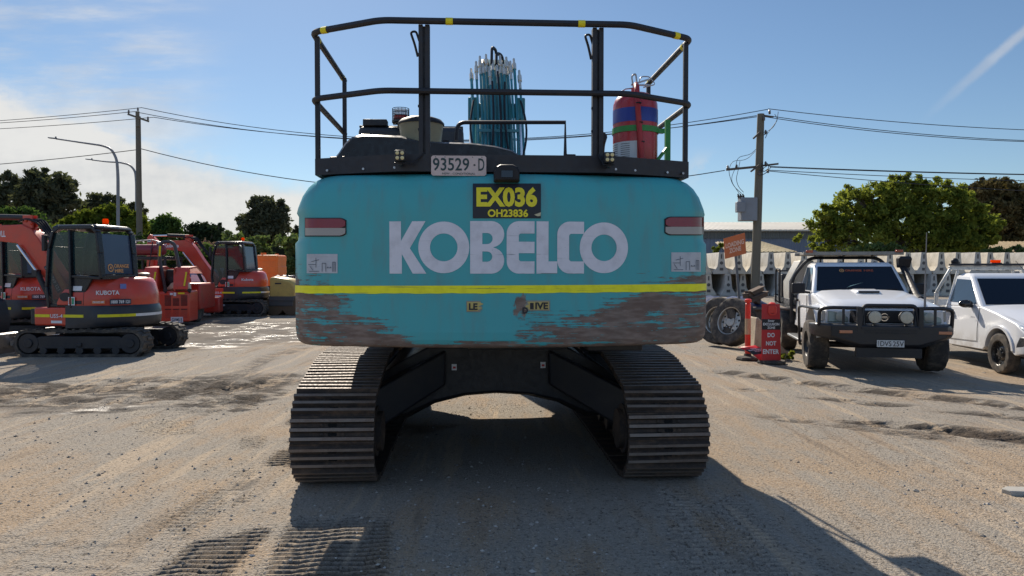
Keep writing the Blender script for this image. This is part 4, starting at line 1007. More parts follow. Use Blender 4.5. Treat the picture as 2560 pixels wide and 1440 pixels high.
    mb = UC(); mb.box(-.45,.0,-.70,-.2,1.05,1.38); mb.hexa([(-.08,-.70,1.35),(.12,-.70,1.35),(.12,-.2,1.35),(-.08,-.2,1.35),(.08,-.68,2.0),(.18,-.68,2.0),(.18,-.22,2.0),(.08,-.22,2.0)]); mb.box(-.8,.2,-.85,0,.95,1.0)
    mb.tube([(-.65,-.6,1.0),(-.6,-.6,1.55)],.015,6); mb.tube([(-.65,-.3,1.0),(-.6,-.3,1.55)],.015,6); mb.box(-.75,-.55,-.1,.0,1.4,1.75); mb.build('operator_seat', SEATM, o, bevel=.03)
    mb = UC(); mb.lathe([(.075,0),(.08,.02),(.06,.03)], (.16,-.43,2.56),(0,0,1),20,1); mb.lathe([(.062,.03),(.066,.10),(.05,.135),(.001,.14)], (.16,-.43,2.56),(0,0,1),20,0); mb.build('beacon', [AMBER, BLACK], o)
    mb = UC(); mb.box(-1.06,-.98,-.99,-.90,2.05,2.36); mb.tube([(-.92,-.93,2.2),(-1.02,-.95,2.25)],.012,6); mb.build('side_mirror', BLACK, o, bevel=.01)
    mb = U(); mb.lathe([(.09,0),(.12,.03),(.12,.07),(.05,.09),(.001,.09)], (.62,.35,1.54),(0,0,1),20); mb.build('fuel_cap', [paint('silver_cap', (.35,.33,.25), .4,.3)], o)
    mb = UC(); mb.box(-.34,-.16,-.981,-.976,1.0,1.16,0); mb.box(-.32,-.25,-.984,-.981,1.02,1.14,1); mb.box(-.24,-.18,-.984,-.981,1.02,1.14,2); mb.build('door_sticker', [WHITEP, ORED, paint('green_cross', (.02,.3,.15), .5, 0, 0)], cabf)
    # right-hand side cover
    mb = U(); mb.loft([[(x, y, z) for x, y in ((-.95,.12),(.5,.12),(.5,.93),(-.95,.93))] for z in (.92,1.25,1.32)]); mb.build('side_cover', ORED, o, bevel=.06, seg=3)
    # boom, arm, cylinders, bucket
    bp = [(-.84,.72),(-.98,.95),(-.74,1.10),(-.70,1.32),(-.82,1.62),(-1.05,2.02),(-1.28,2.38),(-1.46,2.60),(-1.70,2.70),(-2.75,2.66),(-2.86,2.52),(-2.75,2.40),(-1.80,2.30),(-1.62,2.14),(-1.38,1.80),(-1.14,1.35),(-1.08,1.0)]
    bp = [(x-.27*max(0, min(1, (z-1.0)/.8)), z-.06*max(0, min(1, (z-1.0)/.8))) for x, z in bp]
    mb = U(); yc_ = .12; mb.prism(bp, 'y', yc_-.13, yc_+.13); bo_ = mb.build('boom', ORED, o, bevel=.03, seg=2)
    mb = U(); mb.box(-1.05,-.60,yc_-.18,yc_+.18,.55,1.02); mb.cyl((-1.0,yc_,.5),(-1.0,yc_,1.1),.11,n=16); mb.build('swing_post', ORED2, o, bevel=.03)
    mb = U(); mb.cyl((-1.12,yc_-.19,.85),(-1.55,yc_-.19,1.65),.055,n=14,m=0); mb.cyl((-1.55,yc_-.19,1.65),(-2.0,yc_-.19,2.20),.03,n=12,m=1); mb.box(-1.62,-1.5,yc_-.25,yc_-.13,1.55,1.68); mb.build('boom_cylinder', [BLACK, CHROME], o)
    mb = U(); mb.cyl((-1.86,yc_,2.78),(-2.65,yc_,2.81),.06,n=14,m=0); mb.cyl((-2.65,yc_,2.81),(-3.2,yc_,2.80),.032,n=12,m=1); mb.box(-1.97,-1.75,yc_-.08,yc_-.04,2.56,2.83,2); mb.box(-1.97,-1.75,yc_+.04,yc_+.08,2.56,2.83,2); mb.build('arm_cylinder', [BLACK, CHROME, ORED], o)
    for k_ in range(4):
        yy = yc_-.10+k_*.06; mb = U(); mb.tube(rounded([(-.78,yy,.95),(-.66,yy,1.40),(-1.0,yy,1.92),(-1.36,yy,2.40),(-1.60,yy,2.68+.02*k_),(-1.86,yy,2.76),(-2.05,yy,2.70)], .25, 6), .022, 7); mb.build('hose', DARK, bo_)
    for x_, z_ in ((-1.76,2.66),(-1.62,2.54),(-1.88,2.72)):
        mb = U(); mb.ball((x_,yc_-.08,z_),(.04,.04,.04),5); mb.ball((x_,yc_+.06,z_),(.04,.04,.04),5); mb.build('hose_fitting', ORED, bo_)
    mb = U(); mb.prism([(-2.95,2.56),(-3.27,2.86),(-3.37,2.74),(-3.42,1.2),(-3.26,1.12),(-3.14,1.3),(-3.05,2.25)], 'y', yc_-.10, yc_+.10); mb.build('arm', ORED, o, bevel=.02)
    mb = U(); mb.prism([(-3.4,1.25),(-3.2,1.2),(-2.82,1.0),(-2.7,.6),(-2.8,.22),(-3.15,.08),(-3.5,.18),(-3.48,.28),(-3.2,.35),(-3.25,.8)], 'y', yc_-.35, yc_+.35); mb.build('bucket', BLACK, o, bevel=.01)
    mb = U(); d_ = Vector((-1,0,-.02)); 
    mb.text('Kubota' if texts['brand'] != 'KUBOTA' else 'WLL', (-2.45,yc_-.1325,2.44), X_, Z_, .55 if texts['brand'] != 'KUBOTA' else .22, .13, 0, .03); 
    if texts.get('phone'):
        xd = Vector((-.24,0,.41)).normalized()*-1; zd = Vector((.41,0,.24)).normalized(); oo = Vector((-1.22,yc_-.1325,1.50))
        mb.add([oo+xd*a_+zd*b_ for a_, b_ in ((-.32,-.06),(.32,-.06),(.32,.06),(-.32,.06))], [(0,1,2,3)], 1); mb.text('1800 769 121', oo+Vector((0,-.002,0)), xd, zd, .56, .075, 0, .02)
        o2 = oo+zd*.13; mb.add([o2+xd*a_+zd*b_ for a_, b_ in ((-.32,-.06),(.32,-.06),(.32,.06),(-.32,.06))], [(0,1,2,3)], 2); mb.text('ORANGE HIRE', o2+Vector((0,-.002,0)), xd, zd, .5, .07, 3, .02)
    mb.build('boom_lettering', [WHITEP, NAVY, HIREO, CREAMT], bo_, smooth=False)
    return o
X_, Z_ = (1,0,0), (0,0,1)
m1 = mini('mini_excavator', 'nearest red mini excavator with black cab and hire lettering on its rear window', (-8.35, 15.2, gz(-8.35, 15.2)), R(0), -10, {'brand': 'KUBOTA', 'phone': 1, 'hire': 1})
m2 = mini('mini_excavator', 'smaller-looking red mini excavator parked behind on the wet ground, curved boom over the loader', (-9.72, 26.3, .03), R(0), -4, {'brand': 'Kubota'})
m3 = mini('mini_excavator', 'red mini excavator half hidden at the left edge, behind the nearest one', (-11.35, 17.9, gz(-11, 18)), R(0), -22, {'brand': 'KUBOTA', 'phone': 1})
for o in (m1, m2, m3): o['group'] = 'red mini excavators parked on the left'
def LX(px, Y): return P(px, 675, Y).x
def LZ(py, Y): return P(1280, py, Y).z
# ---- compact loader with louvred rear grille
def loader(label, cx, Y, s=1.0, text=True):
    o = thing('compact_loader', label, 'loader', (cx, Y, gz(cx, Y)), R(8), 'red compact loaders')
    mb = MB(); mb.loft([[(-.44,y0_,z) ,(.44,y0_,z),(.44,.9,z),(-.44,.9,z)] for z, y0_ in ((.12,-.02),(.95,0),(1.0,.05))]); bd = mb.build('engine_housing', ORED, o, bevel=.04, seg=3)
    for cx_ in (-.14,.08,.30):
        for z0, z1 in ((.58,.88) if cx_ != .08 else (.58,.80), (.22,.50)):
            mb = MB(); mb.box(cx_-.085,cx_+.085,-.012,.0,z0,z1,0)
            z = z0+.02
            while z < z1: mb.box(cx_-.08,cx_+.08,-.022,-.010,z,z+.014,1); z += .035
            mb.build('louvre', [paint('grille_dark', (.05,.008,.008), .6), ORED2], bd)
    mb = MB(); mb.box(-.06,.27,-.03,-.022,.10,.26,0); mb.text('G1945 E', (.105,-.032,.18), X_, Z_, .28, .10, 1, .02); mb.build('number_plate', [WHITEP, BLK], bd, smooth=False)
    for q_ in ((-.38,-.33,.28,.52),(.14,.32,.915,.96)): mb = MB(); mb.box(q_[0],q_[1],-.024,-.018,q_[2],q_[3],0); mb.build('reflector', [YEL], bd)
    mb = MB(); mb.box(-.08,.0,-.024,-.018,.89,.95,0); mb.box(.02,.09,-.024,-.018,.86,.96,0); mb.build('sticker', [WHITEP], bd)
    for x in (-.20,.46):
        mb = MB(); mb.lathe([(.05,.05),(.055,.0),(.045,-.01),(.001,-.012)], (x,-.05,1.02),(0,1,0),16); mb.box(x-.01,x+.01,-.01,.06,.94,1.0); mb.build('work_lamp', [BLACK], o)
    for s_ in (-1, 1):
        mb = MB(); x0, x1 = (-.80,-.42) if s_ < 0 else (.02,.42); mb.loft([[(x0,a,b),(x1,a,b),(x1,a-.03,b-.05),(x0,a-.03,b-.05)] for a, b in ((-.02,1.1),(.02,1.5),(.15,1.68),(.9,1.72),(1.5,1.55))]); mb.box(x0 if s_>0 else x1-.03, x0+.03 if s_>0 else x1, 0.0,1.5,1.0,1.66)
        fd = mb.build('fender', ORED, o, bevel=.02)
        mb = MB(); mb.bar((x1-.10,-.05,1.15),(x1-.05,-.0,1.55),.045,.01); mb.build('reflector', [YEL], fd)
        mb = MB(); mb.lathe([(.2,-.15),(.42,-.17),(.5,-.12),(.5,.12),(.42,.17),(.2,.15)], (s_*.28-.16,1.75,.5),(1,0,0),24,0); wh = mb.build('wheel', RUBBERD, o); mb = MB(); mb.cyl((s_*.28-.28,1.75,.5),(s_*.28-.04,1.75,.5),.24,n=18); mb.build('rim', ORED2, wh)
    mb = MB()
    mb.tube(rounded([(-.28,.25,1.0),(-.42,.2,1.9),(-.38,.15,2.42),(.0,.15,2.42),(.08,.18,1.9),(.22,.25,1.1)], .22, 6), .05, 10); mb.build('roll_bar', [paint('rops_grey', (.045,.05,.06), .4)], o)
    mb = MB(); mb.bar((-.40,.145,2.0),(-.37,.10,2.30),.05,.01); mb.build('yellow_marker', [YEL], o)
    mb = MB(); mb.ball((-.2,.8,1.25),(.25,.3,.22),8); mb.box(-.38,-.02,.6,.95,1.3,1.62); mb.build('seat', SEATM, o, bevel=.05)
    mb = MB(); mb.box(-.75,.42,1.2,3.0,.4,1.2); mb.box(-.9,.5,3.2,3.7,.2,.7); mb.build('front_end', ORED2, o, bevel=.05)
    return o
LXc = LX(432, 21.2)
loader('red compact loader with a louvred rear grille and a grey roll bar', LXc, 21.2)
# bag on the loader
mb = MB(); 
rings = []
for i, (x, r) in enumerate(((-.36,.02),(-.30,.06),(-.18,.12),(-.02,.15),(.06,.10),(.09,.09),(.14,.13),(.28,.12),(.34,.03))):
    rings.append([(x, .22+r*1.3*math.cos(a)*(1+.15*math.sin(3*a+i)), max(-.0, .0+r*.9+r*.95*math.sin(a)*(1+.12*math.cos(4*a+i*2)))) for a in [k*2*math.pi/14 for k in range(14)]])
mb.loft(rings); o = mb.build('plastic_bag', [paint('beige_plastic_bag', (.55,.42,.30), .35, 0, .1)]); o.location = (LXc+.05, 21.2+.05, 1.01); tag(o, 'beige plastic bag tied in the middle, lying on the red loader', 'bag')
# second loader/tractor with a red air tank further back
o = thing('tractor_loader', 'red loader with a dark red air tank and canopy posts, left of the roll bar', 'loader', (LX(372, 25), 25, 0), R(0), None)
mb = MB(); mb.box(-.9,.5,0,2.2,.55,1.35); mb.box(-.6,.35,-.2,.2,.9,1.62); mb.build('body', ORED2, o, bevel=.06)
mb = MB(); mb.cyl((-.75,.1,2.28),(.45,.1,2.28),.19,n=20); mb.ball((-.75,.1,2.28),(.08,.19,.19),8); mb.ball((.45,.1,2.28),(.08,.19,.19),8); mb.build('air_tank', [paint('maroon_paint', (.20,.015,.03), .35)], o)
mb = MB(); mb.box(-.85,.6,-.05,1.3,1.95,2.06); [mb.bar((x,y,1.2),(x,y,2.0),.07) for x in (-.8,.55) for y in (0,1.2)]; mb.bar((.0,-.1,1.3),(.2,-.12,2.55),.03); mb.build('canopy_frame', BLACK, o, bevel=.01)
mb = MB(); [mb.ball((x,.05,z),(.07,.07,.05),5) for x, z in ((-.5,2.52),(.0,2.56),(.3,2.5))]; mb.tube([(-.7,.0,2.55),(.1,.05,2.62),(.5,.1,2.5)],.02); mb.build('fitting', STEEL, o)
for s_ in (-1, 1):
    mb = MB(); mb.lathe([(.2,-.15),(.45,-.17),(.55,-.12),(.55,.12),(.45,.17),(.2,.15)], (s_*.85,.9,.55),(1,0,0),24); mb.build('wheel', RUBBERD, o)
# roller, blue and yellow
def mat1(n, c, **k): return paint(n, c, **k)
YP = paint('machine_yellow', (.55,.38,.10), .4, 0, .35); BP = paint('roller_blue', (.08,.19,.30), .4, 0, .2)
o = thing('roller', 'blue and yellow compaction roller partly behind the mini excavator', 'roller', (LX(520, 29), 29, 0), 0)
mb = MB(); mb.loft([[( -.68,y,z_) for y, z_ in ((-.5,.72),(.5,.72),(.45,1.4),(.3,1.55),(-.3,1.55),(-.45,1.4))],[(.9,y,z_) for y, z_ in ((-.5,.72),(.5,.72),(.45,1.6),(.3,1.7),(-.3,1.7),(-.45,1.6))]]); mb.build('hood', BP, o, bevel=.05)
mb = MB(); mb.prism([(-.75,.4),(-.7,.98),(.9,1.05),(.9,.4),(.45,.4),(.38,.6),(.2,.74),(-.05,.76),(-.28,.66),(-.42,.4)], 'y', -.56, .56); bd = mb.build('body', YP, o, bevel=.03)
mb = MB(); mb.text('AMMANN', (.05,-.565,.88), X_, Z_, .8, .12, 1, .03); mb.add([(-.45,-.515,1.15),(.3,-.515,1.15),(.3,-.485,1.42),(-.45,-.485,1.42)], [(0,1,2,3)], 0); mb.build('lettering', [WHITEP, BLK], bd, smooth=False)
for x in (.05, 2.0):
    mb = MB(); mb.cyl((x,-.5,.36),(x,.5,.36),.36,n=28); mb.build('drum', SHOE, o)
# yellow roller, right end
Yr = 26.5
o = thing('roller', 'small yellow roller with rounded bonnet just left of the big excavator', 'roller', (LX(712, Yr), Yr, 0), R(-6))
mb = MB(); mb.loft([[(x, y*sc_, z_) for y in (0,) for x, z_ in ((0,0),)] and [(x, yy, .62+(z_-.62)*k_) for x, z_ in ((-.35,.66),(.52,.66),(.58,.92),(.50,1.14),(.32,1.27),(-.2,1.36),(-.35,1.34))] for yy, k_, sc_ in ((-.5,.9,1),(-.42,1,1),(.42,1,1),(.5,.9,1))])
hd = mb.build('bonnet', YP, o, bevel=.03)
mb = MB(); mb.box(-.15,.08,-.505,-.5,1.10,1.15); mb.build('sticker', BLK, hd)
mb = MB(); mb.box(-.4,.5,-.48,.48,.32,.62); mb.box(-.4,.54,-.5,.5,.5,.69); mb.build('chassis', [paint('grey_chassis', (.07,.07,.07), .5)], o, bevel=.03)
for x in (-.2,.42):
    mb = MB(); mb.cyl((x,-.46,.33),(x,.46,.33),.33,n=28); mb.build('drum', [paint('rusty_drum', (.14,.09,.05), .6, .3)], o)
# orange plastic tank
Yt = 33
o = thing('water_tank', 'bright orange plastic tank standing behind the far mini excavator', 'tank', (LX(679, Yt), Yt, .9), R(-5))
mb = MB(); mb.loft([[(x*w_, y*w_, z) for x, y in ((-.5,-.5),(.5,-.5),(.5,.5),(-.5,.5))] for z, w_ in ((0,.96),(.28,1),(.3,.97),(.55,.97),(.57,1),(.85,1),(.87,.97),(1.1,.97),(1.12,1),(1.3,1),(1.36,.9))]); mb.build('shell', ORANGE, o, bevel=.03, seg=3)
mb = MB(); mb.cyl((-.28,-.2,1.36),(-.28,-.2,1.46),.12,n=18); mb.cyl((.25,0,1.36),(.25,0,1.42),.08,n=14); mb.build('cap', ORANGE, o)
mb = MB(); [mb.bar((x,y,-.9+0),(x,y,0),.07) for x in (-.42,.42) for y in (-.42,.42)]; mb.box(-.48,.48,-.48,.48,-.08,-.01); mb.build('stand', BLACK, o)
# red water-filled barriers stacked behind
for k, (px, w_, z0) in enumerate(((452, 72, 0), (512, 62, 0), (566, 60, 0), (476, 70, .78), (545, 66, .78), (600, 40, .0))):
    Yb = 31+.3*(k % 2); wd = w_/F*Yb
    o = thing('plastic_barrier', ('red plastic road barrier in the lower row behind the machines', 'red plastic road barrier on top of the stack behind the machines')[z0 > 0], 'barrier', (LX(px, Yb), Yb, z0), 0, 'stacked red plastic barriers')
    mb = MB(); mb.loft([[(x*wd/2, y, z) for x, y in ((-1,-.22+q_),(1,-.22+q_),(1,.22-q_),(-1,.22-q_))] for z, q_ in ((0,0),(.2,.02),(.34,.09),(.76,.13))]); mb.build('shell', [paint('red_plastic', (.60,.05,.03), .4, 0, .35)], o, bevel=.03)
    mb = MB(); [mb.box(x_*wd-.05, x_*wd+.05, -.235, -.18, .06, .14) for x_ in (-.25,.25)]; [mb.bar((x_*wd,-.215,.2),(x_*wd,-.11,.74),.03,.03) for x_ in (-.36,-.12,.12,.36)]; mb.build('rib', [paint('red_plastic2', (.40,.03,.02), .5, 0, .3)], o)
# plate compactors near the big machine
for k, (px, Yk) in enumerate(((690, 29.5), (712, 30.3), (731, 29.0), (741, 30.2))):
    o = thing('plate_compactor', ('plate compactor left of the others, beside the orange tank', 'plate compactor with blue engine between the two red ones', 'plate compactor second from the excavator', 'plate compactor closest to the big excavator')[k], 'compactor', (LX(px, Yk), Yk, .62), R(20*k), 'plate compactors on the rack')
    mb = MB(); mb.loft([[(x*.2*q_, y*.25, z) for x, y in ((-1,-1),(1,-1),(1,1),(-1,1))] for z, q_ in ((.04,.8),(0.0,1),(.1,1.1))]); mb.build('base_plate', BLACK, o)
    mb = MB(); mb.box(-.14,.14,-.14,.16,.12,.38); mb.cyl((-.1,-.02,.42),(.12,-.02,.42),.07,n=12); mb.build('engine', [(ORED, paint('engine_blue', (.05,.10,.35), .4), ORED, ORED2)[k]], o, bevel=.03)
    mb = MB(); mb.tube(rounded([(-.12,.1,.1),(-.12,.2,.75),(.12,.2,.75),(.12,.1,.1)], .08, 4), .016, 8); mb.build('handle', STEEL, o)
mb = MB(); mb.box(-.8,.8,-.6,.6,.54,.6); [mb.bar((x,y,0),(x,y,.56),.06) for x in (-.75,.75) for y in (-.55,.55)]; o = mb.build('steel_rack', BLACK, None); o.location = (LX(716, 29.7), 29.7, 0); tag(o, 'low dark steel rack carrying the plate compactors', 'rack')
# dark timber stand-like pallet with white flat bars near the ground
mb = MB()
for k in range(3): mb.box(-.6+k*.1,.5+k*.12,-.2+k*.3,-.05+k*.3,.1+.14*k,.16+.14*k)
o = mb.build('steel_plates', [paint('pale_steel', (.40,.42,.45), .35, .4, .2)], None, bevel=.005); o.location = (LX(490, 24.5), 24.5, 0); tag(o, 'pale steel bars lying on the ground in front of the roller', 'steel bars')
# ================================================================== right hand side: barriers, utes, signs, wheels
CONC = [paint('concrete_'+n, c, .85, 0, .35, dcol=(.12,.11,.10), bump=.5, sc=2.2) for n, c in (('pale', (.56,.51,.42)), ('warm', (.56,.47,.35)), ('grey', (.46,.44,.40)))]
def barrier_mesh(cm):
    mb = MB(); Lb = 3.6
    pr = [(-.40,0),(.40,0),(.40,.10),(.37,.13),(.22,.36),(.19,.42),(.125,1.08),(.11,1.10),(-.11,1.10),(-.125,1.08),(-.19,.42),(-.22,.36),(-.37,.13),(-.40,.10)]
    mb.prism(pr, 'y', 0, Lb)
    o = mb.build('concrete_barrier', [cm, paint('recess_dark', (.10,.095,.09), .9)], None, bevel=.012)
    return o
protos = []
ordn = ['first','second','third','fourth','fifth','sixth','seventh','eighth','ninth','tenth','eleventh','twelfth','thirteenth','fourteenth','fifteenth','sixteenth','seventeenth','eighteenth','nineteenth','twentieth','last']
Yb = 37.5; NB = 20
for row in range(2):
    for k in range(NB):
        j = (k*7+row*3+k*k) % 3
        x = 9.7+k*.862+rng.normal()*.035+(.3 if row == 0 else 0); y = Yb+rng.normal()*.16; z = .29+1.105*row
        if len(protos) < 3 and not any(p[0] == j for p in protos):
            o = barrier_mesh(CONC[j]); protos.append((j, o))
            mb = MB(); mb.box(-.035,.035,-.006,.0,.78,1.0); mb.lathe([(.085,0),(.085,-.006)], (0,0,.56),(0,1,0),18); mb.box(-.09,.09,-.007,0,.18,.32)
            r_ = mb.build('end_recess', [paint('recess_dark', (.10,.095,.09), .9)], o); rec = r_
        else:
            src = next(p[1] for p in protos if p[0] == j) if any(p[0] == j for p in protos) else protos[0][1]
            o = src.copy(); C.objects.link(o)
            for ch in list(src.children): c_ = ch.copy(); C.objects.link(c_); c_.parent = o
        o.location = (x, y, z); o.rotation_euler = (0, 0, R(rng.normal()*2.0))
        tag(o, '%s concrete barrier from the left in the %s row of the stack' % (ordn[k] if k < NB-1 else 'rightmost', ('lower', 'upper')[row]), 'concrete barrier', 'concrete barriers stacked two high')
# ---- wheels
def tyre(parent, c, axis, Rr, W, rim, name='wheel', knob=0.0, matt=None, rimmat=None, n=56, disc=True):
    h = W/2; mb = MB()
    prof = [(rim,-h*.80),(rim*1.05,-h*.95),((rim+Rr)/2,-h),(Rr*.93,-h*.98),(Rr*.985,-h*.85),(Rr,-h*.6),(Rr,0),(Rr,h*.6),(Rr*.985,h*.85),(Rr*.93,h*.98),((rim+Rr)/2,h),(rim*1.05,h*.95),(rim,h*.80)]
    jag = (lambda j, k: (1-knob if (k % 4 < 2) == (j in (5, 7, 3)) else 1.0) if j in (3,4,5,6,7,8,9) else 1.0) if knob else None
    mb.lathe(prof, c, axis, n, 0, jag, caps=False); w_ = mb.build(name, matt or RUBBERD, parent, ang=30)
    ax = Vector(axis).normalized(); mb = MB()
    if disc:
        mb.lathe([(rim,-h*.85),(rim*.97,-h*.8),(rim*.93,-h*.45),(rim*.62,-h*.30),(rim*.5,-h*.50),(rim*.3,-h*.55),(rim*.26,-h*.8),(.001,-h*.82)], c, axis, 28, 0, caps=False); mb.lathe([(rim,-h*.8),(rim,h*.8)], c, axis, 28, 0, caps=False)
        u = ax.orthogonal().normalized(); v = ax.cross(u)
        for k in range(6):
            a = k*math.pi/3; p = Vector(c)+(u*math.cos(a)+v*math.sin(a))*rim*.4-ax*h*.52; mb.cyl(p, p-ax*.02, .012, n=6, m=1)
        for k in range(8):
            a = k*math.pi/4+.2; p = Vector(c)+(u*math.cos(a)+v*math.sin(a))*rim*.78-ax*h*.40; mb.cyl(p, p-ax*.006, rim*.09, n=10, m=2)
    mb.build('rim', [rimmat or STEEL, STEEL, paint('hole_black', (.01,.01,.01), .9, 0, 0)], w_)
    return w_
TRIM = paint('black_trim', (.010,.011,.014), .5, 0, .05)
LAMP = glass('headlamp_glass', (.30,.34,.30), .12); MIRR = DARK
# ---- lifted white ute with bull bar
pu = thing('ute', 'lifted white ute with black bull bar, round spotlights and mud tyres', 'ute', (5.78, 11.85, 0), R(-12))
hw = .86
arch_f = [(-.50,.62)]+[(.50*-math.cos(a), .52+.47*math.sin(a)) for a in np.linspace(.25, math.pi-.25, 12)]+[(.50,.62)]
low = [(-.62,.62)]+arch_f+[(.56,.56),(2.05,.56),(2.05,1.16),(1.0,1.18),(.72,1.20),(-.55,1.05),(-.66,.98)]
mb = MB()
def slab(mb, prof, w0, w1, ztop, m=0, x_in=0.0):
    """side profile across the width, narrowing upward"""
    xs = [-1, -.97, 0, .97, 1]; rings = []
    for x in xs:
        rings.append([(x*(w0+(w1-w0)*max(0, min(1, (z-.55)/(ztop-.55)))), y+(0.03 if abs(x) == 1 else 0)*(1 if y < 0 else 0), z-(.012 if abs(x) == 1 and z > .9 else 0)) for y, z in prof])
    mb.loft(rings, m)
slab(mb, low, hw, hw-.05, 1.2)
body = mb.build('body', WHITE, pu, bevel=.02, seg=2, ang=40)
# bonnet: crowned panel
mb = MB(); rings = []
for y, z, w_ in ((-.64,1.00,.70),(-.56,1.055,.74),(-.2,1.12,.76),(.3,1.19,.77),(.70,1.235,.77)):
    rings.append([(x*w_, y+.05*abs(x)**3*(1 if y < -.3 else 0), z+.035*(1-abs(x)**2.5)-(.05 if abs(x) == 1 else 0)) for x in np.linspace(-1, 1, 13)])
mb.loft(rings, closed=False, caps=False); 
mb.build('bonnet', WHITE, pu, ang=50)
mb = MB(); mb.hexa([(-.20,.22,1.21),(.20,.22,1.21),(.22,.62,1.24),(-.22,.62,1.24),(-.16,.24,1.265),(.16,.24,1.265),(.18,.58,1.285),(-.18,.58,1.285)]); sc_ = mb.build('bonnet_scoop', WHITE, pu, bevel=.02); mb = MB(); mb.box(-.155,.155,.214,.24,1.225,1.258); mb.build('scoop_opening', TRIM, sc_)
# greenhouse
def green(mb, base, top, m=0): mb.loft([base, top], m)
wb = .78; wt = .66
cabp = [[(-wb,.74,1.17),(wb,.74,1.17),(wb+.01,2.03,1.16),(-wb-.01,2.03,1.16)], [(-wb*.99,.80,1.22),(wb*.99,.80,1.22),(wb,2.02,1.22),(-wb,2.02,1.22)], [(-wt,1.28,1.68),(wt,1.28,1.68),(wt,1.92,1.70),(-wt,1.92,1.70)], [(-wt*.9,1.42,1.735),(wt*.9,1.42,1.735),(wt*.9,1.86,1.74),(-wt*.9,1.86,1.74)]]
mb = MB(); mb.loft(cabp); mb.build('cab_roof', WHITE, pu, bevel=.035, seg=3)
def lerp(a, b, t): return Vector(a).lerp(Vector(b), t)
def quad(a, b, c, d, m0, m1, n0, n1, off):
    """inset quad on the face a b c d (a,b bottom; d,c top), u margins m0..m1, v margins n0..n1, pushed along the normal"""
    a, b, c, d = map(Vector, (a, b, c, d)); nr = (b-a).cross(d-a).normalized()
    f = lambda u, v: (a.lerp(b, u)).lerp(d.lerp(c, u), v)+nr*off
    return [f(m0, n0), f(m1, n0), f(m1, n1), f(m0, n1)]
A_, B_, C_, D_ = cabp[1][0], cabp[1][1], cabp[2][1], cabp[2][0]
mb = MB(); mb.add(quad(A_, B_, C_, D_, .045, .955, .04, .95, .006), [(0,1,2,3)], 0); ws = mb.build('windscreen', [GLASSD], pu, smooth=False)
q = quad(A_, B_, C_, D_, .045, .955, .04, .95, .010); xd = (Vector(q[1])-Vector(q[0])).normalized(); zd = (Vector(q[3])-Vector(q[0])); zd = (zd-xd*zd.dot(xd)).normalized()
o_ = (Vector(q[0])+Vector(q[1]))/2+zd*.50
mb = MB(); emblem(mb, o_-xd*.22, xd, zd, .04, 0); mb.text('ORANGE', o_-xd*.03, xd, zd, .27, .05, 1, .03); mb.text('HIRE', o_+xd*.22, xd, zd, .15, .05, 1, .01); mb.build('windscreen_lettering', [CREAMT, paint('dark_orange_text', (.45,.09,.03), .5, 0, 0)], ws, smooth=False)
mb = MB(); mb.bar(Vector(q[0])+xd*.12+zd*.01, Vector(q[0])+xd*.75+zd*.07, .012, .01); mb.bar(Vector(q[0])+xd*.75+zd*.01, Vector(q[0])+xd*1.3+zd*.05, .012, .01); mb.build('wiper', DARK, ws)
mb = MB(); mb.hexa([Vector(q[0])+xd*a+zd*b+Vector((0,c_,0)) for a, b, c_ in ((.50,.08,-.001),(.68,.16,-.001),(.68,.16,.002),(.50,.08,.002),(.58,.13,-.001),(.78,.20,-.001),(.78,.20,.002),(.58,.13,.002))]); mb.build('paper_on_dash', [paint('green_white_paper', (.6,.75,.6), .5, 0, 0)], ws)
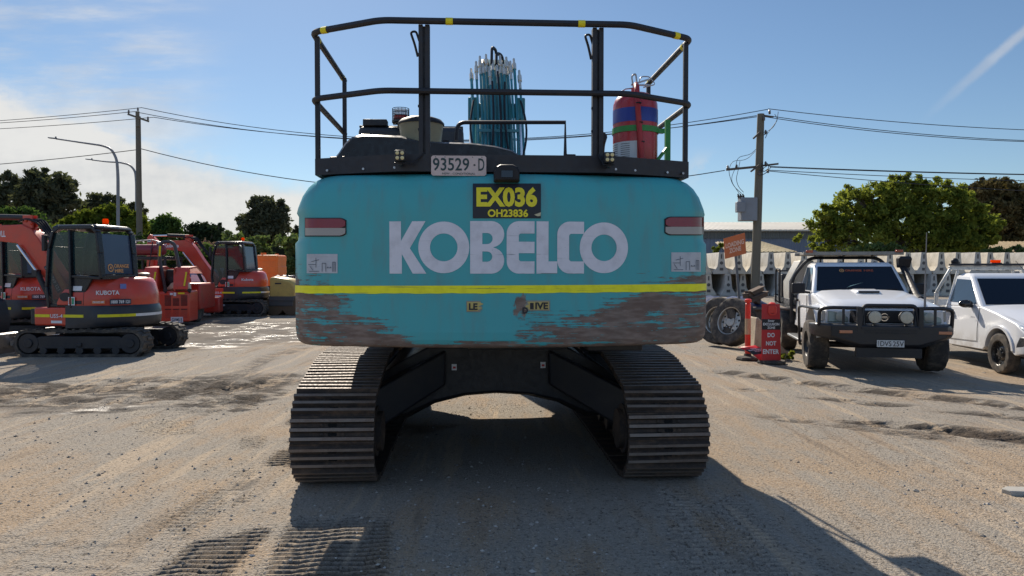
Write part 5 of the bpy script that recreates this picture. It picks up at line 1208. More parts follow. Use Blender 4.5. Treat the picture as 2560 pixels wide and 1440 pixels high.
for s_ in (-1, 1):
    a = cabp[1][0 if s_ < 0 else 1]; b = cabp[1][3 if s_ < 0 else 2]; c = cabp[2][3 if s_ < 0 else 2]; d = cabp[2][0 if s_ < 0 else 1]
    pts = quad(a, b, c, d, .10, .90, .05, .90, .006*(-1 if s_ < 0 else 1)*(-1)) if False else None
    A2, B2, C2, D2 = (b, a, d, c) if s_ < 0 else (a, b, c, d)
    mb = MB(); mb.add(quad(A2, B2, C2, D2, .12, .92, .05, .90, .006), [(0,1,2,3)], 0); mb.build('side_window', [glass('side_glass', (.03,.05,.08), .04)], pu, smooth=False)
    mb = MB(); qq = quad(A2, B2, C2, D2, .52, .545, .05, .9, .012); mb.add(qq, [(0,1,2,3)]); mb.build('window_divider', TRIM, pu, smooth=False)
    # door outline and handle
    mb = MB(); x = s_*(hw+.002)
    dr = mb; mb.box(min(x, s_*(hw-.01)), max(x, s_*(hw-.01)), .80, .808, .66, 1.16); mb.box(min(x, s_*(hw-.01)), max(x, s_*(hw-.01)), 1.92, 1.928, .66, 1.14); mb.build('door_gap', TRIM, pu)
    mb = MB(); mb.box(min(s_*(hw-.02), s_*(hw+.035)), max(s_*(hw-.02), s_*(hw+.035)), 1.72, 1.86, 1.02, 1.065); mb.build('door_handle', DARK, pu, bevel=.01)
    mb = MB(); mb.box(min(s_*(hw+.0), s_*(hw+.22)), max(s_*(hw+.0), s_*(hw+.22)), .93, 1.02, 1.19, 1.37); mb.bar((s_*(hw-.12),.98,1.2),(s_*(hw+.04),.98,1.22),.04); mb.build('door_mirror', DARK, pu, bevel=.03, seg=3)
    # flare
    mb = MB(); rings = []
    for a in np.linspace(.08, math.pi-.08, 16):
        y, z = -.53*math.cos(a), .52+.53*math.sin(a); yi_, zi_ = -.485*math.cos(a), .52+.475*math.sin(a)
        x0, x1 = s_*(hw-.05), s_*(hw+.075); rings.append([(x0, y, z+.01), (x1, y, z-.02), (x1, yi_, zi_), (x0, yi_, zi_)])
    mb.loft(rings); mb.build('wheel_flare', WHITE, pu, ang=50)
    tyre(pu, (s_*.86, 0, .395), (-s_, 0, 0), .395, .30, .205, knob=.035, rimmat=paint('black_rim', (.015,.017,.02), .35))
    tyre(pu, (s_*.86, 2.95, .395), (-s_, 0, 0), .395, .30, .205, knob=.035, rimmat=paint('black_rim', (.015,.017,.02), .35))
    # headlights
    mb = MB(); x0, x1 = sorted((s_*.50, s_*.80)); mb.hexa([(x0,-.675,.80),(x1,-.655,.80),(x1,-.5,.80),(x0,-.5,.80),(x0,-.665,.975),(x1,-.64,.975),(x1,-.5,.975),(x0,-.5,.975)]); hl = mb.build('headlight', LAMP, pu, bevel=.015)
    mb = MB(); mb.lathe([(.075,0),(.07,-.012),(.04,-.02),(.001,-.021)], (s_*.62,-.675,.885),(0,1,0),24); mb.build('lamp_reflector', [glass('lamp_bowl', (.42,.42,.36), .1)], hl)
    mb = MB(); x0, x1 = sorted((s_*.81, s_*.875)); mb.box(x0,x1,-.6,-.42,.82,.97); mb.build('indicator', [glass('clear_indicator', (.45,.42,.38), .2)], pu, bevel=.01)
# front end
mb = MB(); mb.box(-.49,.49,-.66,-.55,.79,.99); gr = mb.build('grille', TRIM, pu, bevel=.02)
for s_ in (-1, 1):
    mb = MB(); mb.hexa([(s_*.36,-.672,.80),(s_*.42,-.672,.80),(s_*.42,-.66,.80),(s_*.36,-.66,.80),(s_*.45,-.672,.98),(s_*.49,-.672,.98),(s_*.49,-.66,.98),(s_*.45,-.66,.98)])
    mb.build('chrome_strip', CHROME, gr)
mb = MB(); g1 = shape_geo([arc(0,0,1,0,352,28), arc(0,0,.80,0,352,26)]); mb.flat(g1, (.0,-.672,.885), X_, Z_, .12, .12, 0); mb.box(-.072,.072,-.676,-.670,.872,.898,0); mb.text('NISSAN', (0,-.678,.885), X_, Z_, .11, .016, 1, .03); mb.build('badge', [CHROME, BLK], gr, smooth=False)
# bull bar
BB = paint('bull_bar_black', (.009,.011,.016), .38, 0, .06)
mb = MB(); rings = []
for x, yy, z0, z1 in ((-1.0,-.42,.60,.76),(-.97,-.62,.58,.78),(-.80,-.90,.55,.79),(-.40,-.98,.43,.79),(.40,-.98,.43,.79),(.80,-.90,.55,.79),(.97,-.62,.58,.78),(1.0,-.42,.60,.76)):
    rings.append([(x, yy, z0+.06), (x, yy, z1-.02), (x, yy+.05, z1), (x, yy+.22, z1), (x, yy+.22, z0), (x, yy+.08, z0)])
mb.loft(rings); bbar = mb.build('bull_bar', BB, pu, bevel=.015)
mb = MB()
mb.tube(rounded([(-.93,-.66,.74),(-.93,-.70,1.00),(-.80,-.78,1.03),(-.35,-.90,1.03),(-.35,-.93,.76)], .07), .028, 10)
mb.tube(rounded([(.93,-.66,.74),(.93,-.70,1.00),(.80,-.78,1.03),(.35,-.90,1.03),(.35,-.93,.76)], .07), .028, 10)
mb.tube(rounded([(-.40,-.94,.74),(-.36,-.92,1.07),(.36,-.92,1.07),(.40,-.94,.74)], .07), .030, 10)
for x in (-.42, .42): mb.box(x-.03,x+.03,-.98,-.90,.72,1.05)
for x in (-.62, .64): mb.bar((x,-.86,.76),(x,-.86,1.03),.035,.02)
for s_ in (-1, 1): mb.tube(rounded([(s_*.93,-.68,.98),(s_*.97,-.45,1.0),(s_*1.0,-.35,.98),(s_*1.0,.1,.90),(s_*1.0,.58,.94),(s_*1.0,.62,.42),(s_*.98,1.95,.40)], .10), .024, 8) if False else mb.tube(rounded([(s_*.93,-.68,1.0),(s_*1.02,.30,1.0),(s_*1.02,.60,.97),(s_*1.0,.62,.34),(s_*.95,.72,.32)], .10), .022, 8)
mb.build('bar_tubing', BB, bbar)
mb = MB(); [mb.box(-.36,.36,-.985,-.975,z,z+.02) for z in (.66,.70)]; mb.box(-.45,.45,-.93,-.84,.30,.44); mb.build('winch_slot', TRIM, bbar)
for x in (-.60, .76):
    mb = MB(); mb.box(x-.09,x+.09,-.96+.03*(abs(x)>.7),-.90,.655,.70,0); mb.build('indicator', [glass('amber_indicator', (.50,.20,.10), .3)], bbar, bevel=.006)
mb = MB(); mb.box(-.186,.186,-1.008,-1.0,.465,.565,0); mb.text('DVS', (-.065,-1.010,.515), X_, Z_, .15, .075, 1, .008); mb.text('25V', (.105,-1.010,.515), X_, Z_, .15, .075, 1, .008); mb.box(.013,.021,-1.0095,-1.0079,.510,.520,1)
for z in (.49,.508,.526,.544): mb.box(-.172,-.160,-1.0095,-1.0079,z-.004,z+.006,1)
mb.build('number_plate', [paint('plate_white', (.62,.63,.62), .4, 0, .1), BLK], pu, smooth=False)
for x in (-.215, .215):
    mb = MB(); mb.lathe([(.088,.09),(.098,.02),(.098,0),(.090,-.01)], (x,-1.0,.905),(0,1,0),32,0); mb.bar((x,-.95,.75),(x,-.95,.82),.03); sp_o = mb.build('spotlight', TRIM, pu)
    mb = MB(); mb.lathe([(.089,-.0105),(.07,-.014),(.001,-.015)], (x,-1.0,.905),(0,1,0),32,0)
    for i in range(-4, 5):
        for j in range(-4, 5):
            if i*i+j*j < 17: mb.lathe([(.0072,-.0135),(.004,-.020),(.001,-.0205)], (x+i*.018,-1.0,.905+j*.018),(0,1,0),6,1)
    mb.build('spot_lens', [glass('spot_glass', (.42,.40,.33), .25), glass('led_cell', (.70,.66,.52), .15)], sp_o)
# tall aerial on the bull bar
mb = MB(); mb.tube([(.50,-.86,1.04),(.50,-.86,1.20),(.50,-.86,1.45),(.51,-.86,2.15)], [.018,.016,.010,.006], 8); mb.build('aerial', [paint('grey_aerial', (.22,.21,.21), .4)], pu)
# snorkel
mb = MB(); mb.tube([(.80,.30,1.10),(.84,.62,1.16),(.80,1.28,1.66)], [.075,.06,.055], 10); mb.loft([[(.72,1.22,1.64),(.90,1.22,1.64),(.90,1.36,1.64),(.72,1.36,1.64)],[(.70,1.16,1.80),(.92,1.16,1.80),(.92,1.34,1.80),(.70,1.34,1.80)],[(.73,1.18,1.84),(.89,1.18,1.84),(.89,1.32,1.84),(.73,1.32,1.84)]]); mb.build('snorkel', DARK, pu, bevel=.015)
# side steps
for s_ in (-1, 1):
    mb = MB(); x0, x1 = sorted((s_*.82, s_*1.0)); mb.box(x0,x1,.66,2.0,.36,.41); mb.build('side_step', [paint('scuffed_step', (.20,.21,.22), .4, .5)], pu, bevel=.02)
# chassis
mb = MB(); mb.box(-.45,.45,-.5,4.2,.42,.56); mb.cyl((-.8,0,.40),(.8,0,.40),.05,n=12); mb.ball((.12,0,.38),(.13,.13,.13),8); mb.cyl((-.8,2.95,.40),(.8,2.95,.40),.05,n=12); mb.box(-.72,.72,-.45,1.95,.50,.64); mb.build('chassis', BLACK, pu)
# tray, headboard, rack, tool box, welder/generator
TRAYM = paint('grey_black_tray', (.045,.05,.058), .4, .2, .3)
mb = MB(); mb.box(-.93,.93,2.12,4.25,.86,.92); [mb.box(s_*.93-.015,s_*.93+.015,2.12,4.25,.92,1.05) for s_ in (-1,1)]; mb.box(-.93,.93,4.24,4.27,.92,1.08); tr_ = mb.build('tray', TRAYM, pu, bevel=.006)
mb = MB()
mb.tube(rounded([(-.90,2.14,.60),(-.90,2.12,1.45),(-.62,2.06,1.83),(.62,2.06,1.83),(.90,2.12,1.45),(.90,2.14,.60)], .16, 6), .032, 10); mb.tube([(-.9,2.13,1.1),(.9,2.13,1.1)],.02,8); [mb.tube([(x,2.13,.9),(x,2.08,1.82)],.016,6) for x in (-.4,0,.4)]
mb.build('headboard', BB, pu)
mb = MB(); mb.box(-.72,.80,1.55,2.45,1.88,1.915); mb.box(-.80,.88,1.50,1.56,1.87,1.93); mb.box(-.80,.88,2.44,2.5,1.87,1.93); [mb.bar((x,2.06,1.82),(x,2.06,1.88),.04) for x in (-.5,0,.5)]; rk = mb.build('roof_rack', [paint('rack_alloy', (.28,.26,.23), .5, .4)], pu, bevel=.006)
for x in (-.70, .80):
    mb = MB(); mb.box(x-.06,x+.06,1.47,1.53,1.915,1.96); mb.build('marker_light', [glass('red_marker', (.35,.06,.02), .2)], rk, bevel=.01)
mb = MB(); rings = [[(x_, y_, z_) for y_, z_ in ((2.25,.93),(3.0,.93),(3.0,1.55),(2.6,1.86),(2.32,1.86),(2.25,1.45))] for x_ in (-.93,-.35)]
mb.prism([(-.94,.93),(-.5,.93),(-.5,1.78),(-.74,1.78),(-.94,1.38)], 'y', 2.22, 2.95); tb = mb.build('tool_box', [paint('tool_box_alloy', (.42,.40,.36), .45, .5, .2)], pu, bevel=.01)
mb = MB(); mb.box(-.80,-.62,2.205,2.22,1.22,1.38); mb.build('box_lock', STEEL, tb)
# generator: separate thing on the tray
ge = thing('generator', 'black framed portable generator on the tray of the lifted ute', 'generator', pu.matrix_world @ Vector((-.68, 3.35, .925)), R(-12))
mb = MB(); mb.box(-.27,.27,-.25,.25,.03,.60); gb = mb.build('engine_case', [paint('generator_black', (.02,.022,.028), .35)], ge, bevel=.03)
mb = MB(); mb.box(-.16,.12,-.256,-.25,.24,.46,0); mb.text('SPX', (-.02,-.259,.36), X_, Z_, .22, .12, 1, .04); mb.build('case_lettering', [paint('grey_label', (.22,.22,.22), .5), WHITEP], gb, smooth=False)
mb = MB(); [mb.tube(rounded([(s_*.31,-.28,0),(s_*.31,-.28,.70),(s_*.31,.28,.70),(s_*.31,.28,0)], .08), .018, 8) for s_ in (-1,1)]; [mb.tube([(-.31,y,z),(.31,y,z)], .016, 8) for y in (-.28,.28) for z in (.02,.66)]; mb.build('tube_frame', BLACK, ge)
# ---- second ute, partly outside the frame
hu = thing('ute', 'white single cab ute with alloy tray, cut off by the right edge', 'ute', (8.35+.95, 12.78, -.2), R(-5))
hw2 = .82
arch2 = [(.42*-math.cos(a), .37+.44*math.sin(a)) for a in np.linspace(.12, math.pi-.12, 14)]
low2 = [(-.80,.42),(-.52,.36)]+arch2+[(.50,.36),(2.0,.34),(2.02,1.10),(1.0,1.12),(.66,1.13),(.2,1.05),(-.45,.90),(-.80,.72)]
mb = MB(); slab(mb, low2, hw2+.02, hw2-.04, 1.13); hb = mb.build('body', WHITE, hu, bevel=.03, seg=3, ang=40)
mb = MB(); rings = []
for y, z, w_ in ((-.82,.74,.60),(-.66,.86,.68),(-.3,.96,.72),(.2,1.06,.74),(.64,1.13,.74)):
    rings.append([(x*w_, y+.06*abs(x)**3, z+.045*(1-abs(x)**2.5)) for x in np.linspace(-1, 1, 13)])
mb.loft(rings, closed=False, caps=False); mb.build('bonnet', WHITE, hu, ang=50)
c2 = [[(-.78,.62,1.10),(.78,.62,1.10),(.79,2.0,1.08),(-.79,2.0,1.08)], [(-.765,.72,1.15),(.765,.72,1.15),(.775,1.98,1.16),(-.775,1.98,1.16)], [(-.63,1.30,1.66),(.63,1.30,1.66),(.64,1.86,1.68),(-.64,1.86,1.68)], [(-.55,1.45,1.735),(.55,1.45,1.735),(.55,1.78,1.74),(-.55,1.78,1.74)]]
mb = MB(); mb.loft(c2); mb.build('cab_roof', WHITE, hu, bevel=.04, seg=3)
A_, B_, C_, D_ = c2[1][0], c2[1][1], c2[2][1], c2[2][0]
mb = MB(); mb.add(quad(A_, B_, C_, D_, .06, .94, .02, .95, .008), [(0,1,2,3)]); mb.build('windscreen', [GLASSD], hu, smooth=False)
for s_ in (-1, 1):
    a = c2[1][0 if s_ < 0 else 1]; b = c2[1][3 if s_ < 0 else 2]; c = c2[2][3 if s_ < 0 else 2]; d = c2[2][0 if s_ < 0 else 1]
    A2, B2, C2, D2 = (b, a, d, c) if s_ < 0 else (a, b, c, d)
    mb = MB(); q = quad(A2, B2, C2, D2, .12, .90, .04, .90, .008); mb.add(q, [(0,1,2,3)]); mb.build('side_window', [glass('side_glass', (.03,.05,.08), .04)], hu, smooth=False)
    mb = MB(); xs_ = sorted((s_*(hw2+.013), s_*(hw2+.017)))
    for pts_ in ([(.70,.50),(.73,.75),(.72,1.12)], [(.70,.50),(1.9,.46)], [(1.9,.46),(1.96,.8),(1.92,1.10)]):
        for (y0_, z0_), (y1_, z1_) in zip(pts_[:-1], pts_[1:]):
            k0 = (hw2+.02)-.06*(z0_-.55)/.58; k1 = (hw2+.02)-.06*(z1_-.55)/.58; mb.bar((s_*(min(k0,hw2+.02)), y0_, z0_), (s_*min(k1,hw2+.02), y1_, z1_), .006, .006)
    mb.build('door_gap', TRIM, hu)
    mb = MB(); mb.tube(rounded([(s_*(hw2-.03),1.62,.98),(s_*(hw2+.035),1.66,.99),(s_*(hw2+.035),1.80,.99),(s_*(hw2-.03),1.84,.98)], .03), .018, 8); mb.build('door_handle', [paint('handle_grey', (.12,.13,.15), .3)], hu)
    mb = MB(); mb.ball((s_*(hw2+.08),.98,1.17),(.13,.07,.075),8); mb.bar((s_*(hw2-.12),1.0,1.13),(s_*(hw2+.02),1.0,1.12),.05); mb.build('door_mirror', [paint('gloss_black', (.01,.01,.012), .08)], hu)
    mb = MB(); rings = []
    for a in np.linspace(.15, math.pi-.15, 16):
        rings.append([(s_*(hw2-.04),-.46*math.cos(a),.37+.475*math.sin(a)),(s_*(hw2+.035),-.46*math.cos(a),.37+.465*math.sin(a)),(s_*(hw2+.035),-.41*math.cos(a),.37+.42*math.sin(a)),(s_*(hw2-.04),-.41*math.cos(a),.37+.42*math.sin(a))])
    mb.loft(rings); mb.build('wheel_flare', WHITE, hu, ang=50)
    for y in (0, 3.0): tyre(hu, (s_*.74, y, .35), (-s_, 0, 0), .35, .21, .215, knob=.008, rimmat=paint('grey_steel_rim', (.05,.055,.06), .25, .6))
    x0, x1 = sorted((s_*.45, s_*.80)); mb = MB(); mb.hexa([(x0,-.86,.66),(x1,-.70,.70),(x1,-.30,.80),(x0,-.5,.7),(x0,-.84,.78),(x1,-.66,.84),(x1,-.30,.90),(x0,-.5,.88)]); mb.build('headlight', [glass('bright_lamp', (.45,.50,.55), .06)], hu, bevel=.02)
    mb = MB(); x0, x1 = sorted((s_*.70, s_*(hw2+.012))); mb.prism([(-.84,.36),(-.44,.36),(-.50,.56),(-.60,.70),(-.84,.70)], 'x', x0, x1); mb.build('bumper_corner', [paint('dark_bumper', (.02,.024,.032), .35)], hu, bevel=.03)
mb = MB(); mb.box(-.72,.72,-.90,-.70,.34,.70); mb.build('bumper', [paint('dark_bumper', (.02,.024,.032), .35)], hu, bevel=.04)
mb = MB(); mb.text('HILUX', (-(hw2+.0195),.84,.93), (0,-1,0), (0,0,1), .16, .03, 0, .02); mb.build('door_badge', [STEEL], hu, smooth=False)
mb = MB(); mb.box(-.4,.4,-.6,4.1,.36,.5); mb.box(-.66,.66,-.6,1.95,.30,.42); mb.cyl((-.7,3,.35),(.7,3,.35),.05); mb.build('chassis', BLACK, hu)
mb = MB(); mb.box(-.92,.92,2.12,4.4,.82,.87); [mb.box(s_*.92-.02,s_*.92+.02,2.12,4.4,.87,1.12) for s_ in (-1,1)]; [mb.box(s_*.945-.006,s_*.945+.006,2.12,4.4,z,z+.008) for s_ in (-1,1) for z in (.95,1.03)]; mb.box(-.92,.92,4.38,4.42,.87,1.12); mb.build('tray', ALU, hu, bevel=.006)
mb = MB()
for s_ in (-1, 1): mb.bar((s_*.90,2.12,.80),(s_*.90,2.12,1.35),.07,.05); mb.bar((s_*.90,2.12,1.35),(s_*.66,2.05,1.85),.07,.05); mb.bar((s_*.70,2.14,.90),(s_*.52,2.05,1.8),.05,.04)
mb.box(-.70,.70,2.02,2.08,1.80,1.88); mb.box(-.9,.9,2.1,2.14,1.05,1.10); mb.build('headboard', ALU, hu, bevel=.008)
mb = MB(); mb.box(-.72,.78,1.92,2.02,1.885,1.93); mb.build('light_bar', BLACK, hu, bevel=.006)
mb = MB(); mb.box(.06,.26,1.94,2.04,1.93,1.945,1); mb.box(.08,.24,1.95,2.03,1.945,2.0,0); mb.build('beacon', [AMBER, BLACK], hu, bevel=.01)
mb = MB(); mb.ball((-.62,1.98,1.97),(.07,.07,.07),7); mb.bar((-.62,1.98,1.90),(-.62,1.98,1.95),.05); mb.build('reversing_lamp', DARK, hu)
mb = MB(); mb.cyl((.50,1.55,1.735),(.50,1.60,1.78),.02); mb.tube([(.50,1.6,1.77),(.40,1.75,1.98)],.005,6); mb.build('roof_aerial', DARK, hu)
# ---- leaning truck wheels
def truck_wheel(label, c, axis):
    o = thing('truck_wheel', label, 'wheel', (c[0], c[1], 0), 0, 'truck wheels leaning together')
    ax = Vector(axis).normalized(); Rr = .50; cz = Rr*math.sqrt(1-ax.z**2)+.14*abs(ax.z)+gz(c[0], c[1])+.005
    cc = (0, 0, cz); w_ = tyre(o, cc, (-ax.x,-ax.y,-ax.z), Rr, .28, .29, name='tyre', knob=.01, matt=RUBBERD, disc=False)
    for ch in list(w_.children): bpy.data.objects.remove(ch)
    mb = MB(); na = -ax; h = .14
    mb.lathe([(.292,-h*.9),(.275,-h*.85),(.268,-h*.2),(.235,-h*.05),(.22,-h*.35),(.16,-h*.45),(.11,-h*.45),(.10,-h*.6),(.001,-h*.62)], cc, na, 36, 0, caps=False); mb.lathe([(.292,h*.9),(.27,h*.85),(.235,0)], cc, na, 36, 0, caps=False)
    u = na.orthogonal().normalized(); v = na.cross(u)
    for k in range(10):
        a = k*math.pi/5; p = Vector(cc)+(u*math.cos(a)+v*math.sin(a))*.135-na*h*.47; mb.cyl(p+na*.01, p-na*.015, .013, n=8, m=1)
        p = Vector(cc)+(u*math.cos(a+.3)+v*math.sin(a+.3))*.20-na*h*.40; mb.cyl(p+na*.01, p-na*.008, .020, n=10, m=2)
    mb.build('rim', [paint('dusty_alloy_rim', (.50,.46,.40), .35, .6, .5), STEEL, paint('hole_black', (.01,.01,.01), .9, 0, 0)], w_)
    return o
tw1 = truck_wheel('truck wheel with polished rim, half hidden behind the excavator', (LX(1800, 15.6), 15.6), (-.80,-.56,.22))
tw2 = truck_wheel('truck wheel with rusty-stained rim and blue chalk mark on its tread', (LX(1833, 15.25), 15.25), (-.80,-.52,.30))
mb = MB(); a_ = Vector((-.80,-.52,.30)).normalized()
u = Vector((0,0,1)).cross(a_).normalized()*-1; 
up2 = a_.cross(u); 
dd = (u*.72+up2*.55).normalized() if (u.x > 0) else (-u*.72+up2*.55).normalized()
if dd.y > 0: dd = (dd+Vector((0,-.5,0))).normalized()
# ---- red T-top bollards with exclusion boards
RB = paint('bollard_red', (.75,.045,.025), .35, 0, .1); BRD = paint('sign_red', (.55,.02,.025), .4, 0, .1)
def board_text(mb, o, xd, zd, w, lines):
    for t_, dz, ww, hh_, m_ in lines: mb.text(t_, Vector(o)+Vector(zd)*dz, xd, zd, ww, hh_, m_, .035)
Ys = 12.55
b1 = thing('bollard', 'red T-top bollard with a beige reflective band, left of the upright board', 'bollard', (LX(1871, 13.1), 13.1, 0), 0)
mb = MB(); mb.lathe([(.05,.12),(.048,1.0),(.03,1.02),(.03,1.05)], (0,0,0),(0,0,1),20,0); mb.lathe([(.05,1.03),(.06,1.05),(.06,1.075),(.035,1.09),(.001,1.09)], (0,0,0),(0,0,1),20,0); bd = mb.build('post', RB, b1)
mb = MB(); mb.lathe([(.0515,.46),(.0505,.74)], (0,0,0),(0,0,1),24); mb.f = [f for f in mb.f if len(f) == 4]; mb.mi = [0]*len(mb.f); mb.build('reflective_band', [paint('beige_reflective', (.55,.38,.22), .4, 0, .2)], bd)
mb = MB(); mb.lathe([(.20,0),(.21,.03),(.19,.06),(.07,.08),(.06,.12)], (0,0,0),(0,0,1),8); mb.build('base', RUBBERD, b1)
# fallen board on the bollard's foot
s1 = thing('safety_sign', 'fallen red exclusion zone board lying over the foot of the bollard', 'sign', (LX(1893, 12.75), 12.70, .0), 0)
mb = MB(); rows = []
vs = []; 
def bend(u, v): # u across 0..1, v along 0..1 from top-left to bottom-right
    base = Vector((-.30,.10,.26))+Vector((.24,-.0,.03))*u*1.2 ; d_ = Vector((.20,-.22,-.30)); p = base+d_*v; p.z = max(.02+.02*u, p.z+.10*math.sin(v*math.pi*.6)); p.x += .10*v; return p
n_ = 10
for i in range(n_+1):
    for j in range(2): vs.append(bend(j, i/n_))
fs = [(2*i, 2*i+1, 2*i+3, 2*i+2) for i in range(n_)]; mb.add(vs, fs, 0)
mi_ = [0 if i < 3 or i > 6 else 1 for i in range(n_)]; mb.mi = mi_
fb = mb.build('board', [BRD, BLK], s1, ang=80); sm = fb.modifiers.new('s', 'SOLIDIFY'); sm.thickness = .006; sm.offset = -1
mb = MB(); p5 = bend(.5, .46); xd = (bend(1,.46)-bend(0,.46)).normalized(); zd = (bend(.5,.36)-bend(.5,.56)).normalized(); nrm = xd.cross(zd).normalized(); nrm = nrm if nrm.y < 0 else -nrm
mb.text('5mtr', p5+nrm*.012+zd*.055, xd, zd, .10, .03, 0, .03); mb.text('EXCLUSION', p5+nrm*.014+zd*.01, xd, zd, .25, .035, 0, .03); mb.text('ZONE', p5+nrm*.014-zd*.035, xd, zd, .13, .03, 0, .03)
p9 = bend(.55, .90); mb.text('DO', p9+nrm*.016, xd, zd, .12, .06, 0, .03); mb.build('lettering', [WHITEP], fb, smooth=False)
# upright board on its own bollard
b2 = thing('bollard', 'red bollard on a black rubber foot behind the DO NOT ENTER board', 'bollard', (LX(1931, 12.62), 12.62, 0), 0)
mb = MB(); mb.lathe([(.05,.10),(.048,.96),(.03,.98),(.03,1.0)], (0,0,0),(0,0,1),20,0); mb.lathe([(.05,.99),(.06,1.0),(.06,1.03),(.03,1.05),(.001,1.05)], (0,0,0),(0,0,1),20,0); mb.build('post', RB, b2)
mb = MB(); mb.lathe([(.24,0),(.25,.03),(.23,.06),(.08,.08),(.06,.1)], (0,0,0),(0,0,1),8); mb.build('base', RUBBERD, b2)
s2_ = thing('safety_sign', 'upright red and black DO NOT ENTER board hanging on a bollard', 'sign', (LX(1930, 12.5), 12.50, .07), R(-3))
zb = .955; pts_f = [(-.168,0),(.158,0),(.135,zb),(-.165,zb)]
mb = MB(); mb.prism([(x, z) for x, z in pts_f], 'y', -.006, .0, 0); bo2 = mb.build('board', [BRD], s2_, bevel=.002)
mb = MB(); mb.add([(-.1655,-.0085,.52),(.1465,-.0085,.52),(.142,-.0085,.70),(-.164,-.0085,.70)], [(0,1,2,3)], 1)
board_text(mb, (-.008,-.011,0), X_, Z_, 1, [('5mtr',.672,.11,.035,0),('EXCLUSION',.615,.27,.045,0),('ZONE',.555,.13,.04,0),('DO',.43,.12,.075,0),('NOT',.29,.17,.075,0),('ENTER',.15,.27,.08,0)]); mb.build('lettering', [WHITEP, BLK], bo2, smooth=False)
mb = MB(); mb.tube(rounded([(-.05,-.02,.92),(-.055,-.03,.80),(.0,-.03,.77),(.07,-.03,.80),(.06,-.02,.92)], .03), .014, 8); mb.box(-.05,.06,-.028,-.012,.80,.93); mb.build('hook', RB, s2_, bevel=.01)
# loading zone sign
sg = thing('loading_zone_sign', 'orange LOADING ZONE sign on a thin leaning grey post', 'sign', (LX(1858, 16.5), 16.5, 0), 0)
tilt = Vector((-.13, 0, 1.72)); mb = MB(); topv = P(1838, 592, 16.5); base = Vector((0,0,0)); tp_ = Vector((topv.x-LX(1858,16.5), 0, 2.05)); mb.bar(base, tp_, .05, .03); mb.build('post', [paint('post_grey', (.17,.18,.19), .5, .4)], sg)
mb = MB(); c_ = P(1836, 615, 16.5)-Vector((LX(1858,16.5), 16.5, 0)); c_.y = -.03
yw = R(38); xd = Vector((math.cos(yw), math.sin(yw)*-1.0, .24)).normalized(); zd = Vector((-.08, 0, 1)).normalized(); zd = (zd-xd*zd.dot(xd)*0).normalized()
w_, h_ = .50, .46
def sgp(a, b, d=0): return c_+xd*a+zd*b+Vector((0,-d,0))
mb.hexa([sgp(-w_/2,-h_/2,0),sgp(w_/2,-h_/2,0),sgp(w_/2,-h_/2,-.006),sgp(-w_/2,-h_/2,-.006),sgp(-w_/2,h_/2,0),sgp(w_/2,h_/2,0),sgp(w_/2,h_/2,-.006),sgp(-w_/2,h_/2,-.006)]); bb_ = mb.build('board', [paint('sign_orange', (.62,.16,.05), .45, 0, .15)], sg)
mb = MB(); mb.text('LOADING', sgp(0,.05,.006), xd, zd, .43, .11, 0, .035); mb.text('ZONE', sgp(0,-.08,.006), xd, zd, .28, .11, 0, .035); mb.build('lettering', [paint('pale_orange_letters', (.78,.52,.40), .5, 0, 0)], bb_, smooth=False)
# beige concrete block standing behind the boards
mb = MB(); Yk = 13.9
tri = [(1880,792),(1886,792),(1905,812),(1922,838),(1948,868),(1968,884),(1970,905),(1872,906),(1876,850)]
pts_ = [(P(a,b,Yk).x, max(P(a,b,Yk).z, -.02)) for a, b in tri]; cx0 = sum(p[0] for p in pts_)/len(pts_)
mb.prism([(x-cx0, z) for x, z in pts_], 'y', -.25, .25); o = mb.build('concrete_block', [paint('beige_concrete', (.46,.38,.27), .8, 0, .5, bump=.4)], None, bevel=.02); o.location = (cx0, Yk, 0); tag(o, 'beige sloping concrete block behind the red boards', 'concrete block')
# trailer with blue tarp and scrap beams
tl = thing('trailer', 'low dark trailer with blue tarpaulin load, behind the truck wheels', 'trailer', (LX(1830, 20), 20, 0), 0)
mb = MB(); mb.box(-1.6,.9,-.8,.8,.35,.5); mb.build('deck', BLACK, tl, bevel=.02)
mb = MB(); rings = []
for i in range(15):
    x = -1.6+i*.17; rings.append([(x, y, .5+max(0, (.36+.08*math.sin(i*1.3+y*4)-.05*(i/14)))*(1-abs(y)**3*1.6)) for y in np.linspace(-.8, .8, 11)])
mb.loft(rings, closed=False, caps=False); mb.build('tarpaulin', [paint('blue_tarp', (.015,.03,.10), .35, 0, .2, bump=.6)], tl, ang=60)
for x in (-.6,.2):
    mb = MB(); mb.lathe([(.15,-.1),(.3,-.1),(.32,0),(.3,.1),(.15,.1)], (x,-.85,.32),(0,1,0),24); mb.build('wheel', RUBBER, tl)
for k, (a_, b_) in enumerate((((1862,742),(1905,722)),((1868,735),(1895,757)),((1875,752),(1915,735)))):
    pa, pb = P(*a_, 19.0), P(*b_, 19.4); mb = MB(); mb.bar((0,0,0), pb-pa, .13, .10); mb.bar((0,0,.07), pb-pa+Vector((0,0,.07)), .20, .02); o = mb.build('steel_beam', [paint('rusty_beam', (.12,.075,.05), .8, 0, .4)], None, bevel=.006); o.location = pa
    tag(o, ('rusty steel beam slanting up to the right beside the generator', 'rusty steel beam slanting down across the others', 'lowest rusty steel beam of the scrap pile')[k], 'steel beam', 'scrap steel beams')
